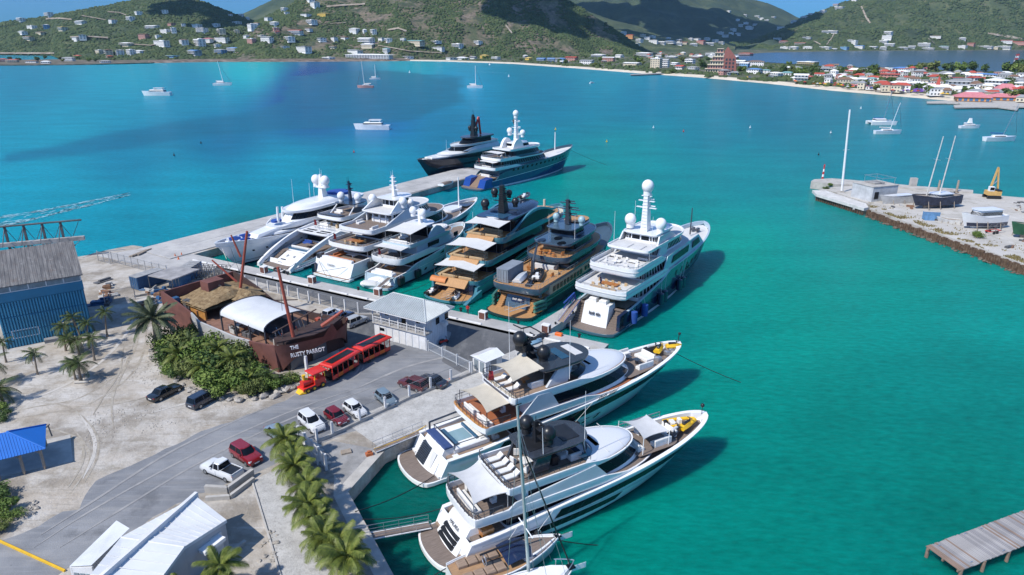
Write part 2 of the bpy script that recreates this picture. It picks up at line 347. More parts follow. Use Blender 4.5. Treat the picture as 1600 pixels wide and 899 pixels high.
# asphalt: parking road, yard and the dark road along the berths
sheet('asphalt_road',wpts([(-120,905),(0,846),(30,836),(62,822),(98,800),(124,797),(133,775),(150,752),(205,728),(258,702),(300,682),(345,664),(400,645),(446,627),(470,612),(520,596),
   (530,560),(528,520),(560,500),(640,500),(700,514),(750,522),(800,535),(860,545),(872,560),(735,592),(640,640),(505,693),(470,702),(440,718),(398,741),(318,771),(310,772),(186,842),(104,890),(60,920),(-60,990),(-250,990)]),GZ+.004,ASPH,rough=.55)
dk=wpts([(330,425),(352,409)])+[off(QA,QB,4)[0]+(QB-QA)*.12,off(QA,QB,4)[1]]+wpts([(935,548),(860,590),(735,592),(690,565),(705,520),(640,500),(560,490),(480,462),(400,440)])
sheet('quay_road',dk,GZ+.008,ASPHD,rough=.35)
sheet('quay_apron',wpts([(150,400),(222,389)])+[PO+PN*.5]+[QA]+wpts([(352,409),(330,425),(262,421),(205,412)]),GZ+.006,QUAY)
sheet('parking_bay',wpts([(556,488),(640,500),(600,545),(540,545),(524,520)]),GZ+.012,ASPHD,rough=.3)
band('quay_edge',QA,QB,.0,3.4,GZ+.012,QUAY)
# kerb beams along the berths: each a piece of its own
kb=MB().box(-2.3,2.3,-.16,.16,0,.22,.04).mesh('kerb_beam',WALLW)
qd=(QB-QA).normalized();qn=Vector((qd.y,-qd.x,0));qr=atan2(qd.y,qd.x)
quay_edge=bpy.data.objects['quay_edge']
for i in range(19):
    if i%4==3:continue
    p=QA+qd*(6+i*5.0)+qn*3.1;link('kerb_beam',kb,quay_edge,(p.x,p.y,GZ+.012),rz=qr)
# finger pier deck of cast slabs, joints open between them
pier=MB().prism([(p.x,p.y) for p in(PO+PN*.1-PD*2,PO+PN*.1+PD*(PL-.1),PO+PN*(PW-.1)+PD*(PL-.1),PO+PN*(PW-.1)-PD*2)],GZ-1.2,GZ+.02).build('finger_pier',CONCD,kind='structure',smooth=0)
sl=[MB().box(-3.86,3.86,-3.3,3.3,0,.16+.01*k,.02).mesh('slab',QUAY) for k in range(3)]
prz=atan2(PD.y,PD.x)
for i in range(16):
    for j in range(2):
        p=PO+PD*(2+i*7.8)+PN*(3.45+j*6.7);link('slab',sl[(i*2+j*5+i//3)%3],pier,(p.x,p.y,GZ+.02),rz=prz)
for a,b in((PO,pend_o),(pend_i,pend_o)):pass
# south basin: quay copings and the lower apron
sheet('basin_apron',[QB,QC,off(QB,QC,9)[1],off(QA,QB,.1)[1]+(QA-QB).normalized()*9.4],GZ+.01,GRAV)
band('basin_coping',QB+(QC-QB).normalized()*2,QC,0.,1.5,GZ+.014,CONC)
sheet('mooring_apron',[QC,QD,at(520,740,GZ),at(500,700,GZ),at(520,690,GZ)],GZ+.016,CONCD)
band('side_coping',QC,QD,0,1.3,GZ+.02,CONC);band('palm_bed_coping',QD,QE,0,1.6,GZ+.02,CONC);
sheet('palm_bed',[off(QD,QE,1.6)[0],off(QD,QE,1.6)[1]]+wpts([(540,940),(470,800),(440,735),(470,705),(505,693),(523,724)]),GZ+.006,ramp_mat('bed_soil',[(.3,(.16,.14,.12)),(.5,(.27,.25,.22)),(.7,(.36,.34,.31))],.8,1,bump=.5,bs=4))
sheet('gravel_path',wpts([(395,752),(440,729),(470,790),(500,850),(530,940),(452,940),(425,845)]),GZ+.012,GRAV)
k=MB();a,b=at(395,752,GZ),at(452,940,GZ);d=(b-a).normalized();nn=Vector((d.y,-d.x,0))*.18;k.prism([(p.x,p.y) for p in(a,b,b+nn,a+nn)],GZ,GZ+.14);k.build('path_kerb',CONC,kind='structure',smooth=0)
# tyre tracks worn in the sand (flat marks on the ground)
TRK=ramp_mat('tyre_track',[(.3,(.27,.235,.19)),(.5,(.35,.315,.265)),(.7,(.43,.40,.35))],.8,1,bump=.4,bs=5)
TRK2=ramp_mat('pale_track',[(.3,(.43,.40,.36)),(.5,(.49,.465,.43)),(.7,(.56,.53,.50))],.7,1,bump=.4,bs=5)
def ribbon(pts,wd):
    P=[at(x,y,0) for x,y in pts];V=[]
    S=[]
    for i in range(len(P)-1):  # Catmull-Rom through the points
        p0,p1,p2,p3=P[max(i-1,0)],P[i],P[i+1],P[min(i+2,len(P)-1)]
        for q in range(10):
            t=q/10;S.append(.5*((2*p1)+(p2-p0)*t+(2*p0-5*p1+4*p2-p3)*t*t+(3*p1-p0-3*p2+p3)*t**3))
    S.append(P[-1]);m_=MB();L_=[];R_=[]
    for i,s_ in enumerate(S):
        d=(S[min(i+1,len(S)-1)]-S[max(i-1,0)]).normalized();nn=Vector((d.y,-d.x,0));ww=wd*(1+.35*noise.noise(s_*.7))*min(1,.25+3*min(i,len(S)-1-i)/len(S));L_.append(s_+nn*ww/2);R_.append(s_-nn*ww/2)
    m_.rings([L_,R_],False);return m_
zt=0
for m_,wd,pts in((TRK,.35,[(0,668),(60,655),(130,640),(190,600),(215,560),(222,520)]),(TRK,.35,[(0,680),(70,666),(140,652),(205,607),(228,565),(232,522)]),(TRK2,.5,[(0,650),(60,640),(120,612),(170,575),(205,530),(212,505)]),
   (TRK,.3,[(120,690),(140,720),(145,745),(118,790)]),(TRK,.3,[(60,648),(110,655),(150,690),(158,730),(138,775)]),(TRK2,.4,[(130,668),(150,700),(152,730),(135,770)]),(TRK,.28,[(0,700),(70,690),(125,705),(135,740),(112,785)]),(TRK,.3,[(215,540),(200,590),(180,640),(182,690)]),
   (TRK2,.45,[(240,665),(300,648),(340,640),(380,635)]),(TRK,.3,[(160,655),(230,640),(300,612)]),(TRK,.26,[(196,560),(190,600),(165,640),(150,668)])):
    o=ribbon(pts,wd);zt+=.0017
    b_=o.build('tyre_track',m_,kind='structure',smooth=0);b_.location.z=GZ+.012+zt
# pale turning scuffs on the asphalt
SCUF=ramp_mat('tyre_scuff',[(.3,(.21,.212,.22)),(.7,(.36,.35,.34))],.6,.9,bump=.2,bs=8)
for wd,pts in((.22,[(546,612),(560,598),(566,580),(568,572)]),(.22,[(552,612),(566,598),(571,580),(572,570)]),(.3,[(60,880),(150,820),(300,735),(450,665),(560,625)]),(.3,[(100,880),(190,822),(320,742),(470,668),(600,618)]),(.5,[(560,625),(640,590),(720,570)]),(.35,[(70,860),(160,800),(280,722),(420,655)])):
    zt+=.0017;b_=ribbon(pts,wd).build('tyre_scuff',SCUF,kind='structure',smooth=0);b_.location.z=GZ+.006+zt
# yellow barrier kerb at the lower left
a,b=at(0,846,GZ),at(103,893,GZ);k=MB();d=(b-a).normalized();nn=Vector((d.y,-d.x,0))*.18
k.prism([(p.x,p.y) for p in(a-d*6,b,b+nn,a-d*6+nn)],GZ,GZ+.2);tag(k.build('kerb_bump',YELL,smooth=0),'long yellow painted kerb across the asphalt at the lower left','kerb')
# ---------------------------------------------------------------- hills
HB=dict(rough=.95)
HILL=ramp_mat('green_hillside',[(.28,(0.030,0.049,0.027)),(.45,(0.055,0.078,0.038)),(.6,(0.088,0.110,0.051)),(.78,(0.152,0.152,0.080))],.012,.95,distort=.6,
    layers=[((0.198,0.174,0.096),.006,.56,.72,.6,None),((0.228,0.167,0.136),.02,.62,.74,.55,None),((0.027,0.043,0.026),.09,.5,.66,.7,None),((0.183,0.174,0.096),.16,.58,.72,.6,None)],bump=1.0,bs=.12)
ROCKY=ramp_mat('rocky_hillside',[(.25,(0.043,0.061,0.032)),(.42,(0.084,0.099,0.051)),(.55,(0.175,0.142,0.105)),(.75,(0.251,0.189,0.167))],.013,.95,distort=.8,
    layers=[((0.030,0.049,0.027),.035,.48,.62,.8,None),((0.289,0.217,0.199),.05,.58,.70,.7,(1,1,.3)),((0.030,0.043,0.026),.12,.5,.64,.7,None),((0.137,0.145,0.064),.008,.55,.7,.6,None)],bump=1.0,bs=.12)
FARH=ramp_mat('far_hillside',[(.3,(0.034,0.058,0.039)),(.5,(0.052,0.078,0.047)),(.7,(0.091,0.111,0.058))],.006,.95,layers=[((0.130,0.143,0.078),.004,.55,.7,.5,None),((0.026,0.046,0.029),.04,.5,.65,.6,None)],bump=.8,bs=.06)
HILLS={}
class Hill:
    def __init__(s,name,sky,foot,ridge,px0,px1,nu,ns,m,amp,prof=1.1,seed=0.,back=.5):
        s.sky,s.foot,s.ridge,s.amp,s.prof,s.seed,s.px0,s.px1=sky,foot,ridge,amp,prof,seed,px0,px1
        b_=MB()
        b_.grid(nu,ns,lambda i,j:s.P(lerp(px0,px1,i),j*(1+back)))
        o=b_.build(name,m,kind='structure',smooth=180);HILLS[name]=s
    def P(s,px,q):
        f=s.footp(px);r=atY(px,interp(s.sky,px),interp(s.ridge,px))
        x,y=lerp(f.x,r.x,q),lerp(f.y,r.y,q)
        zr=max(r.z,3)
        if q<=1:z=lerp(f.z,zr,q**s.prof)
        else:z=zr*(1-1.2*(q-1)**1.5)
        env=sin(pi*min(q,1))**.7 if q<1 else 0
        n1=noise.fractal((x/260,y/260,s.seed),1,2,4);n2=noise.noise((x/60,y/60,s.seed+4))
        z+=env*(s.amp*(n1-.12)+s.amp*.22*n2)-(.3 if q==0 else 0)
        z+=min(1,q*4)*2.2*noise.noise((x/26,y/26,s.seed+8))
        return Vector((x,y,max(z,-1.5)))
    def footp(s,px):
        k=interp(s.foot,px)
        if k<200:return at(px,k,1.0)
        return Vector(((px-800)/(F*(CP+SP*390/F))*k,k,1.0))
    def find(s,px,py):
        lo=0.
        for i in range(1,61):
            p=s.P(px,i/60)
            if project(*p)[1]<=py:
                a,b=(i-1)/60,i/60
                for _ in range(7):
                    c=(a+b)/2
                    if project(*s.P(px,c))[1]<=py:b=c
                    else:a=c
                return s.P(px,b)
        return s.P(px,.97)
Hill('left_hill',[(-260,66),(-60,44),(0,36),(60,28),(120,17),(190,4),(240,-5),(290,-6),(325,6),(350,16),(372,24),(420,42),(470,66)],
     [(-260,84),(80,87.5),(100,95),(400,95),(480,94)],[(-260,2300),(0,2400),(200,2500),(470,2200)],-260,470,190,52,HILL,26,1.1,1.)
Hill('back_hill',[(330,42),(375,24),(400,13),(430,-2),(480,-14),(560,-20)],[(330,2500),(560,2500)],[(330,3300),(560,3300)],330,560,60,24,FARH,20,1.1,5.)
Hill('centre_hill',[(370,72),(385,55),(400,34),(420,24),(440,15),(475,-5),(560,-34),(700,-46),(800,-34),(860,-14),(900,8),(950,40),(1000,74),(1030,86)],
     [(370,96),(640,94.5),(700,93),(800,92),(900,91),(1030,90)],[(370,1900),(560,2250),(700,2250),(800,2150),(900,2100),(1030,2000)],370,1030,230,64,ROCKY,30,1.12,9.)
Hill('slope_hill',[(780,-25),(860,2),(900,12),(960,33),(1010,44),(1060,53),(1110,62),(1150,66)],[(780,2300),(1150,2300)],[(780,3600),(1150,3300)],780,1150,90,30,HILL,24,1.35,14.)
Hill('far_mountain',[(820,-60),(1000,-60),(1100,-30),(1140,-14),(1170,-2),(1200,5),(1225,16),(1245,27),(1270,36),(1320,60)],[(820,2900),(1060,2700),(1320,2700)],[(820,5200),(1320,5000)],820,1320,120,34,FARH,60,1.4,20.)
Hill('right_hill',[(1140,72),(1180,62),(1215,48),(1250,29),(1280,18),(1310,7),(1340,-4),(1400,-22),(1500,-40),(1720,-60)],[(1140,78),(1250,81),(1720,78)],
     [(1140,3300),(1340,3700),(1720,3500)],1140,1720,190,56,HILL,45,1.08,31.)
# bare cuts and roads on the hillsides, draped over the slopes
CUT=ramp_mat('bare_earth_cut',[(.3,(.20,.165,.125)),(.5,(.30,.25,.20)),(.7,(.42,.38,.33))],.04,.95,bump=0)
def hill_road(hill,pts,wd,name='hill_road'):
    h=HILLS[hill];Q=[];A_,B_=[],[]
    for(x0,y0),(x1,y1) in zip(pts,pts[1:]):
        for i in range(6):Q.append((lerp(x0,x1,i/6),lerp(y0,y1,i/6)))
    Q.append(pts[-1]);k=MB()
    for i,(x,y_) in enumerate(Q):
        a,b_=Q[max(i-1,0)],Q[min(i+1,len(Q)-1)];dx,dy=b_[0]-a[0],b_[1]-a[1];l=hypot(dx,dy);dl=wd*.11*(.7+.9*abs(noise.noise(Vector((x*.2,y_*.2,wd)))));nx,ny=-dy/l*dl,dx/l*dl*.8
        up=Vector((0,0,4.));A_.append(h.find(x+nx,y_+ny)+up);B_.append(h.find(x-nx,y_-ny)+up)
    k.rings([A_,B_],False);k.build(name,CUT,None,0,kind='structure')
for h_,w_,pts in(('left_hill',7,[(128,27),(150,31),(165,34)]),('left_hill',7,[(168,21),(185,22),(198,27)]),('left_hill',14,[(110,61),(140,60),(168,62)]),('left_hill',12,[(72,32),(92,31),(112,33)]),('left_hill',8,[(205,72),(235,74),(255,70)]),('left_hill',16,[(0,86),(40,86),(85,86)]),('centre_hill',16,[(510,13),(535,11),(570,9)]),('centre_hill',6,[(515,40),(540,38)]),('centre_hill',8,[(590,74),(640,83),(690,86)]),('centre_hill',14,[(605,50),(622,47),(635,52)]),('centre_hill',12,[(790,42),(800,55)]),('right_hill',9,[(1292,72),(1300,62),(1304,54)]),('right_hill',20,[(1545,54),(1575,59),(1598,63)]),('right_hill',10,[(1272,66),(1283,72)]),('right_hill',8,[(1452,62),(1462,70)]),('right_hill',14,[(1345,12),(1355,30),(1362,38)])):hill_road(h_,pts,w_)
# scrub on the near hillsides: countless bushes, one object per hill
SCRUB=ramp_mat('hillside_scrub',[(.3,(0.033,0.058,0.026)),(.5,(0.058,0.087,0.035)),(.7,(0.107,0.128,0.054))],.05,.95,layers=[((0.167,0.160,0.080),.02,.6,.75,.6,None)],bump=0)
def scrub(name,hill,n,smin,smax,keep=.0,seed=1):
    rg=random.Random(seed);h=HILLS[hill];T=[]
    while len(T)<n:
        px=rg.uniform(max(h.px0,-20),min(h.px1,1620));q=rg.random()**.9*.99+.012
        p=h.P(px,q)
        if noise.noise((p.x/70,p.y/70,2.))+rg.uniform(-.3,.3)<keep:continue
        T.append((p.x,p.y,p.z,rg.uniform(smin,smax),rg.uniform(.5,1.),rg.random()*6.28))
    blobs(name,np.array(T),seed,SCRUB,'dense green scrub covering the hillside')
def blobs(name,T,seed,m_,label):
    n=len(T);k=6;ang=np.arange(k)*2*pi/k
    base=np.concatenate([np.stack([np.cos(ang),np.sin(ang),np.full(k,-.25)],1),np.stack([np.cos(ang+.5)*.82,np.sin(ang+.5)*.82,np.full(k,.42)],1),[[.1,0,.78]]])
    fs=[(i,(i+1)%k,k+(i+1)%k,k+i) for i in range(k)];tr=[(k+i,k+(i+1)%k,2*k) for i in range(k)]
    rs=np.random.RandomState(seed);J=1+rs.uniform(-.28,.28,(n,len(base),3))
    B=base[None]*J;c,s_=np.cos(T[:,5])[:,None],np.sin(T[:,5])[:,None]
    X=(B[...,0]*c-B[...,1]*s_)*T[:,3:4]+T[:,0:1];Y=(B[...,0]*s_+B[...,1]*c)*T[:,3:4]+T[:,1:2];Z=B[...,2]*T[:,3:4]*T[:,4:5]+T[:,2:3]
    V=np.stack([X,Y,Z],2).reshape(-1,3);o=(np.arange(n)*len(base))[:,None]
    Q=(np.array(fs)[None]+o[...,None]).reshape(-1,4);Tt=(np.array(tr)[None]+o[...,None]).reshape(-1,3)
    me=bpy.data.meshes.new(name);me.from_pydata(V.tolist(),[],Q.tolist()+Tt.tolist());me.materials.append(m_);me.polygons.foreach_set('use_smooth',[True]*len(me.polygons));me.update()
    link(name,me,kind='stuff',label=label)
scrub('hillside_scrub','left_hill',19000,2.2,5.6,-.35,1)
scrub('hillside_scrub','centre_hill',20000,2,5.4,-.02,2)
scrub('hillside_scrub','right_hill',17000,3.5,8,-.12,3)
# ---------------------------------------------------------------- beach, town flat, pond, spit
BE=[(600,96.2),(640,96),(700,97),(800,100.5),(900,107.5),(1000,115.5),(1100,122.5),(1200,131.5),(1300,142.5),(1400,151),(1480,158),(1540,163),(1640,170)]
BSAND=mat('beach_sand',(.62,.55,.44),.95,var=.12,vs=.05,coords='World')
TOWN=ramp_mat('town_ground',[(.35,(.05,.07,.03)),(.48,(.10,.11,.06)),(.6,(.22,.2,.17)),(.7,(.28,.27,.25))],.03,.95,layers=[((.03,.05,.02),.06,.5,.6,.8,None)],bump=0)
E_=[at(x,y,0) for x,y in BE]
def rad(p,k,z):d=Vector((p.x,p.y,0)).normalized();return Vector((p.x+d.x*k,p.y+d.y*k,z))
tg=MB();tg.rings([[rad(p,-6,-.6) for p in E_],[rad(p,12,1.) for p in E_],[rad(p,34,1.9) for p in E_]],False);tg.build('beach',BSAND,kind='structure',smooth=0)
tg=MB();tg.rings([[rad(p,33.8,1.9) for p in E_],[rad(p,60,2.4) for p in E_],[rad(p,400,2.5) for p in E_],[rad(p,4200,2.6) for p in E_]],False);tg.build('town_flat',TOWN,kind='structure',smooth=0)
POND=mat('pond_water',(.035,.075,.125),.2,spec=.4,var=.12,vs=.01,bump=.2,bs=.5,coords='World')
sheet('pond',wpts([(1118,95),(1150,96),(1215,99),(1290,104),(1420,110),(1700,116),(1720,79),(1500,79.5),(1300,81),(1200,83),(1148,86)],3.2),3.2,POND)
sp=wpts([(-120,104),(60,103),(150,102),(235,100),(262,97),(230,94.5),(110,94),(60,95),(-120,96)],0)
MB().prism([(p.x,p.y) for p in sp],-1,1.6).build('spit',ramp_mat('spit_ground',[(.35,(.05,.06,.035)),(.5,(.13,.11,.08)),(.65,(.25,.22,.18))],.05,.95,bump=0),kind='structure',smooth=0)
# rocky shore foot of the hills
sh=MB();S1=[at(x,y,0) for x,y in[(232,99.6),(300,98),(360,97.4),(420,97.4),(480,97.2),(540,96.8),(600,96.4),(640,96)]]
sh.rings([[rad(p,-4,-.5) for p in S1],[rad(p,14,3.) for p in S1],[rad(p,50,5.) for p in S1]],False);sh.build('rocky_shore',ramp_mat('shore_rock',[(.35,(.07,.06,.045)),(.5,(.17,.13,.10)),(.65,(.28,.23,.19))],.06,.95,bump=.5,bs=.3),kind='structure',smooth=0)
# clouds over the hills (above the picture's edge); their shade falls on the far slopes
CLOUD=mat('cloud_white',(.8,.8,.8),1.)
def cloud(gx,gy,gz,alt,lx,ly,seed):
    rg=random.Random(seed);c=Vector((gx,gy,gz))+SUN_TO*((alt-gz)/SUN_TO.z);b_=MB()
    for i in range(26):
        a=rg.random()*6.28;r=sqrt(rg.random());b_.sphere((c.x+cos(a)*r*lx,c.y+sin(a)*r*ly,c.z+rg.uniform(-30,60)),rg.uniform(.22,.42)*min(lx,ly),12,8,.5)
    b_.build('cloud',CLOUD,kind='structure',smooth=180)
P_=HILLS['far_mountain'].find(1040,25);cloud(P_.x,P_.y,P_.z,1500,620,480,1)
P_=HILLS['far_mountain'].find(1120,45);cloud(P_.x,P_.y,P_.z,1500,480,380,6)
P_=HILLS['slope_hill'].find(1020,58);cloud(P_.x,P_.y,P_.z,1300,420,160,2)
P_=HILLS['centre_hill'].find(860,8);cloud(P_.x,P_.y,P_.z,1100,200,150,3)
P_=HILLS['left_hill'].find(330,25);cloud(P_.x,P_.y,P_.z,1100,220,170,4)
# ================================================================ TOWN AND FAR SHORE
HW={'w':mat('house_white',(.80,.79,.77),.9,var=.06,vs=.5),'c':mat('house_cream',(.62,.55,.42),.9,var=.08,vs=.5),'p':mat('house_pink',(.50,.27,.23),.9,var=.08,vs=.5),
      'y':mat('house_yellow',(.66,.46,.10),.9,var=.08,vs=.5),'o':mat('house_orange',(.62,.30,.12),.9,var=.08,vs=.5),'b':mat('house_blue',(.20,.38,.60),.9,var=.08,vs=.5),'g':mat('house_grey',(.40,.41,.42),.9,var=.08,vs=.5),'t':mat('house_teal',(.30,.55,.52),.9)}
HR={'w':mat('roof_white',(.80,.80,.79),.8,var=.05,vs=.4),'r':mat('roof_red',(.42,.075,.05),.8,var=.15,vs=.5),'g':mat('roof_grey',(.27,.28,.29),.8,var=.12,vs=.5),'b':mat('roof_blue',(.10,.24,.52),.7,var=.1,vs=.5),
      'p':mat('roof_pink',(.55,.20,.22),.8,var=.1,vs=.5),'t':mat('roof_teal',(.18,.36,.36),.8,var=.1,vs=.5),'n':mat('roof_brown',(.20,.12,.08),.85,var=.15,vs=.5),'y':mat('roof_yellow',(.6,.45,.16),.8)}
CW={'w':'white','c':'cream','p':'pink','y':'yellow','o':'orange','b':'pale blue','g':'grey','t':'pale teal'}
CR={'w':'white','r':'red','g':'grey','b':'blue','p':'pink','t':'teal','n':'brown','y':'yellow'}
WINM=mat('far_window',(.045,.06,.075),.2)
HM={}
def house_meshes(st,bays,shape):
    k=(st,bays,shape)
    if k in HM:return HM[k]
    wl=MB();wl.box(-.5,.5,-.5,.5,-.35,1)
    wins=[]
    for s in range(st):
        q=MB();z0=(s+.34)/st;z1=(s+.74)/st
        for i in range(bays):
            x0=-.5+(i+.28)/bays;x1=-.5+(i+.72)/bays;q.box(x0,x1,-.512,-.49,z0,z1);q.box(x0,x1,.49,.512,z0,z1)
        for i in range(2):
            y0=-.5+(i+.25)/2;y1=-.5+(i+.7)/2;q.box(-.508,-.49,y0,y1,z0,z1);q.box(.49,.508,y0,y1,z0,z1)
        wins.append(q.mesh('window',WINM,0))
    e=.56;r=MB();h=.38 if st==1 else.26/st*1.6
    if shape=='flat':
        r.box(-.52,.52,-.53,.53,.985,1.06);r.box(-.1,.2,-.2,.2,1.06,1.16)
    elif shape=='gable':
        r.add([(-e,-e,.96),(e,-e,.96),(e,0,1+h),(-e,0,1+h),(e,e,.96),(-e,e,.96)],[(0,1,2,3),(3,2,4,5),(0,3,5),(1,4,2),(0,5,4,1)])
    else:
        r.add([(-e,-e,.96),(e,-e,.96),(e,e,.96),(-e,e,.96),(-.22,0,1+h),(.22,0,1+h)],[(0,1,5,4),(1,2,5),(2,3,4,5),(3,0,4),(3,2,1,0)])
    b=MB()
    for s in range(1,st+1):b.box(-.5,.5,-.66,-.5,s/st-.06-(.0 if s<st else.03),s/st-.015-(.0 if s<st else.03))
    HM[k]=(wl,wins,r,b.mesh('balcony',HW['w'],0));return HM[k]
HWM={}
HCOUNT={};HN=[0]
def house(p,wd,ht,dp,wc,rc,shape,rz,zone,st=None,bays=None,rnd=random.Random(3),name='house',label=None,balc=None):
    st=st or max(1,min(5,round(ht/3.1)));bays=bays or max(2,min(16,round(wd/3.6)))
    wl,wins,r,bal=house_meshes(st,bays,shape)
    k=(st,bays,shape,wc)
    if k not in HWM:HWM[k]=(wl.mesh('wall',HW[wc],0),)
    k2=('r',st,shape,rc)
    if k2 not in HWM:HWM[k2]=r.mesh('roof',HR[rc],0)
    o=link(name,HWM[k][0],None,(p[0],p[1],p[2]),rz=rz);o.scale=(wd,dp,ht)
    link('roof',HWM[k2],o)
    for q in wins:link('window',q,o,kind='stuff')
    if(balc if balc is not None else(wd>9 and rnd.random()<.6)):link('balcony',bal,o)
    size='small' if wd<9 else('long' if wd>26 else('large' if wd>16 else 'mid sized'));sto={1:'one storey',2:'two storey',3:'three storey',4:'four storey',5:'five storey'}[st]
    lab=label or f"{size} {sto} {CW[wc]} house, {CR[rc]} {shape if shape != 'gable' else 'pitched'} roof, {zone}"
    o['label']=lab;o['category']='house' if wd<26 else 'building';o['group']='buildings of the '+zone if not label else 'landmark buildings of the far town'
    if label:del o['group']
    HN[0]+=1;return o
def depth_scale(p):return(p[1]*CP+(HC-p[2])*SP)/F
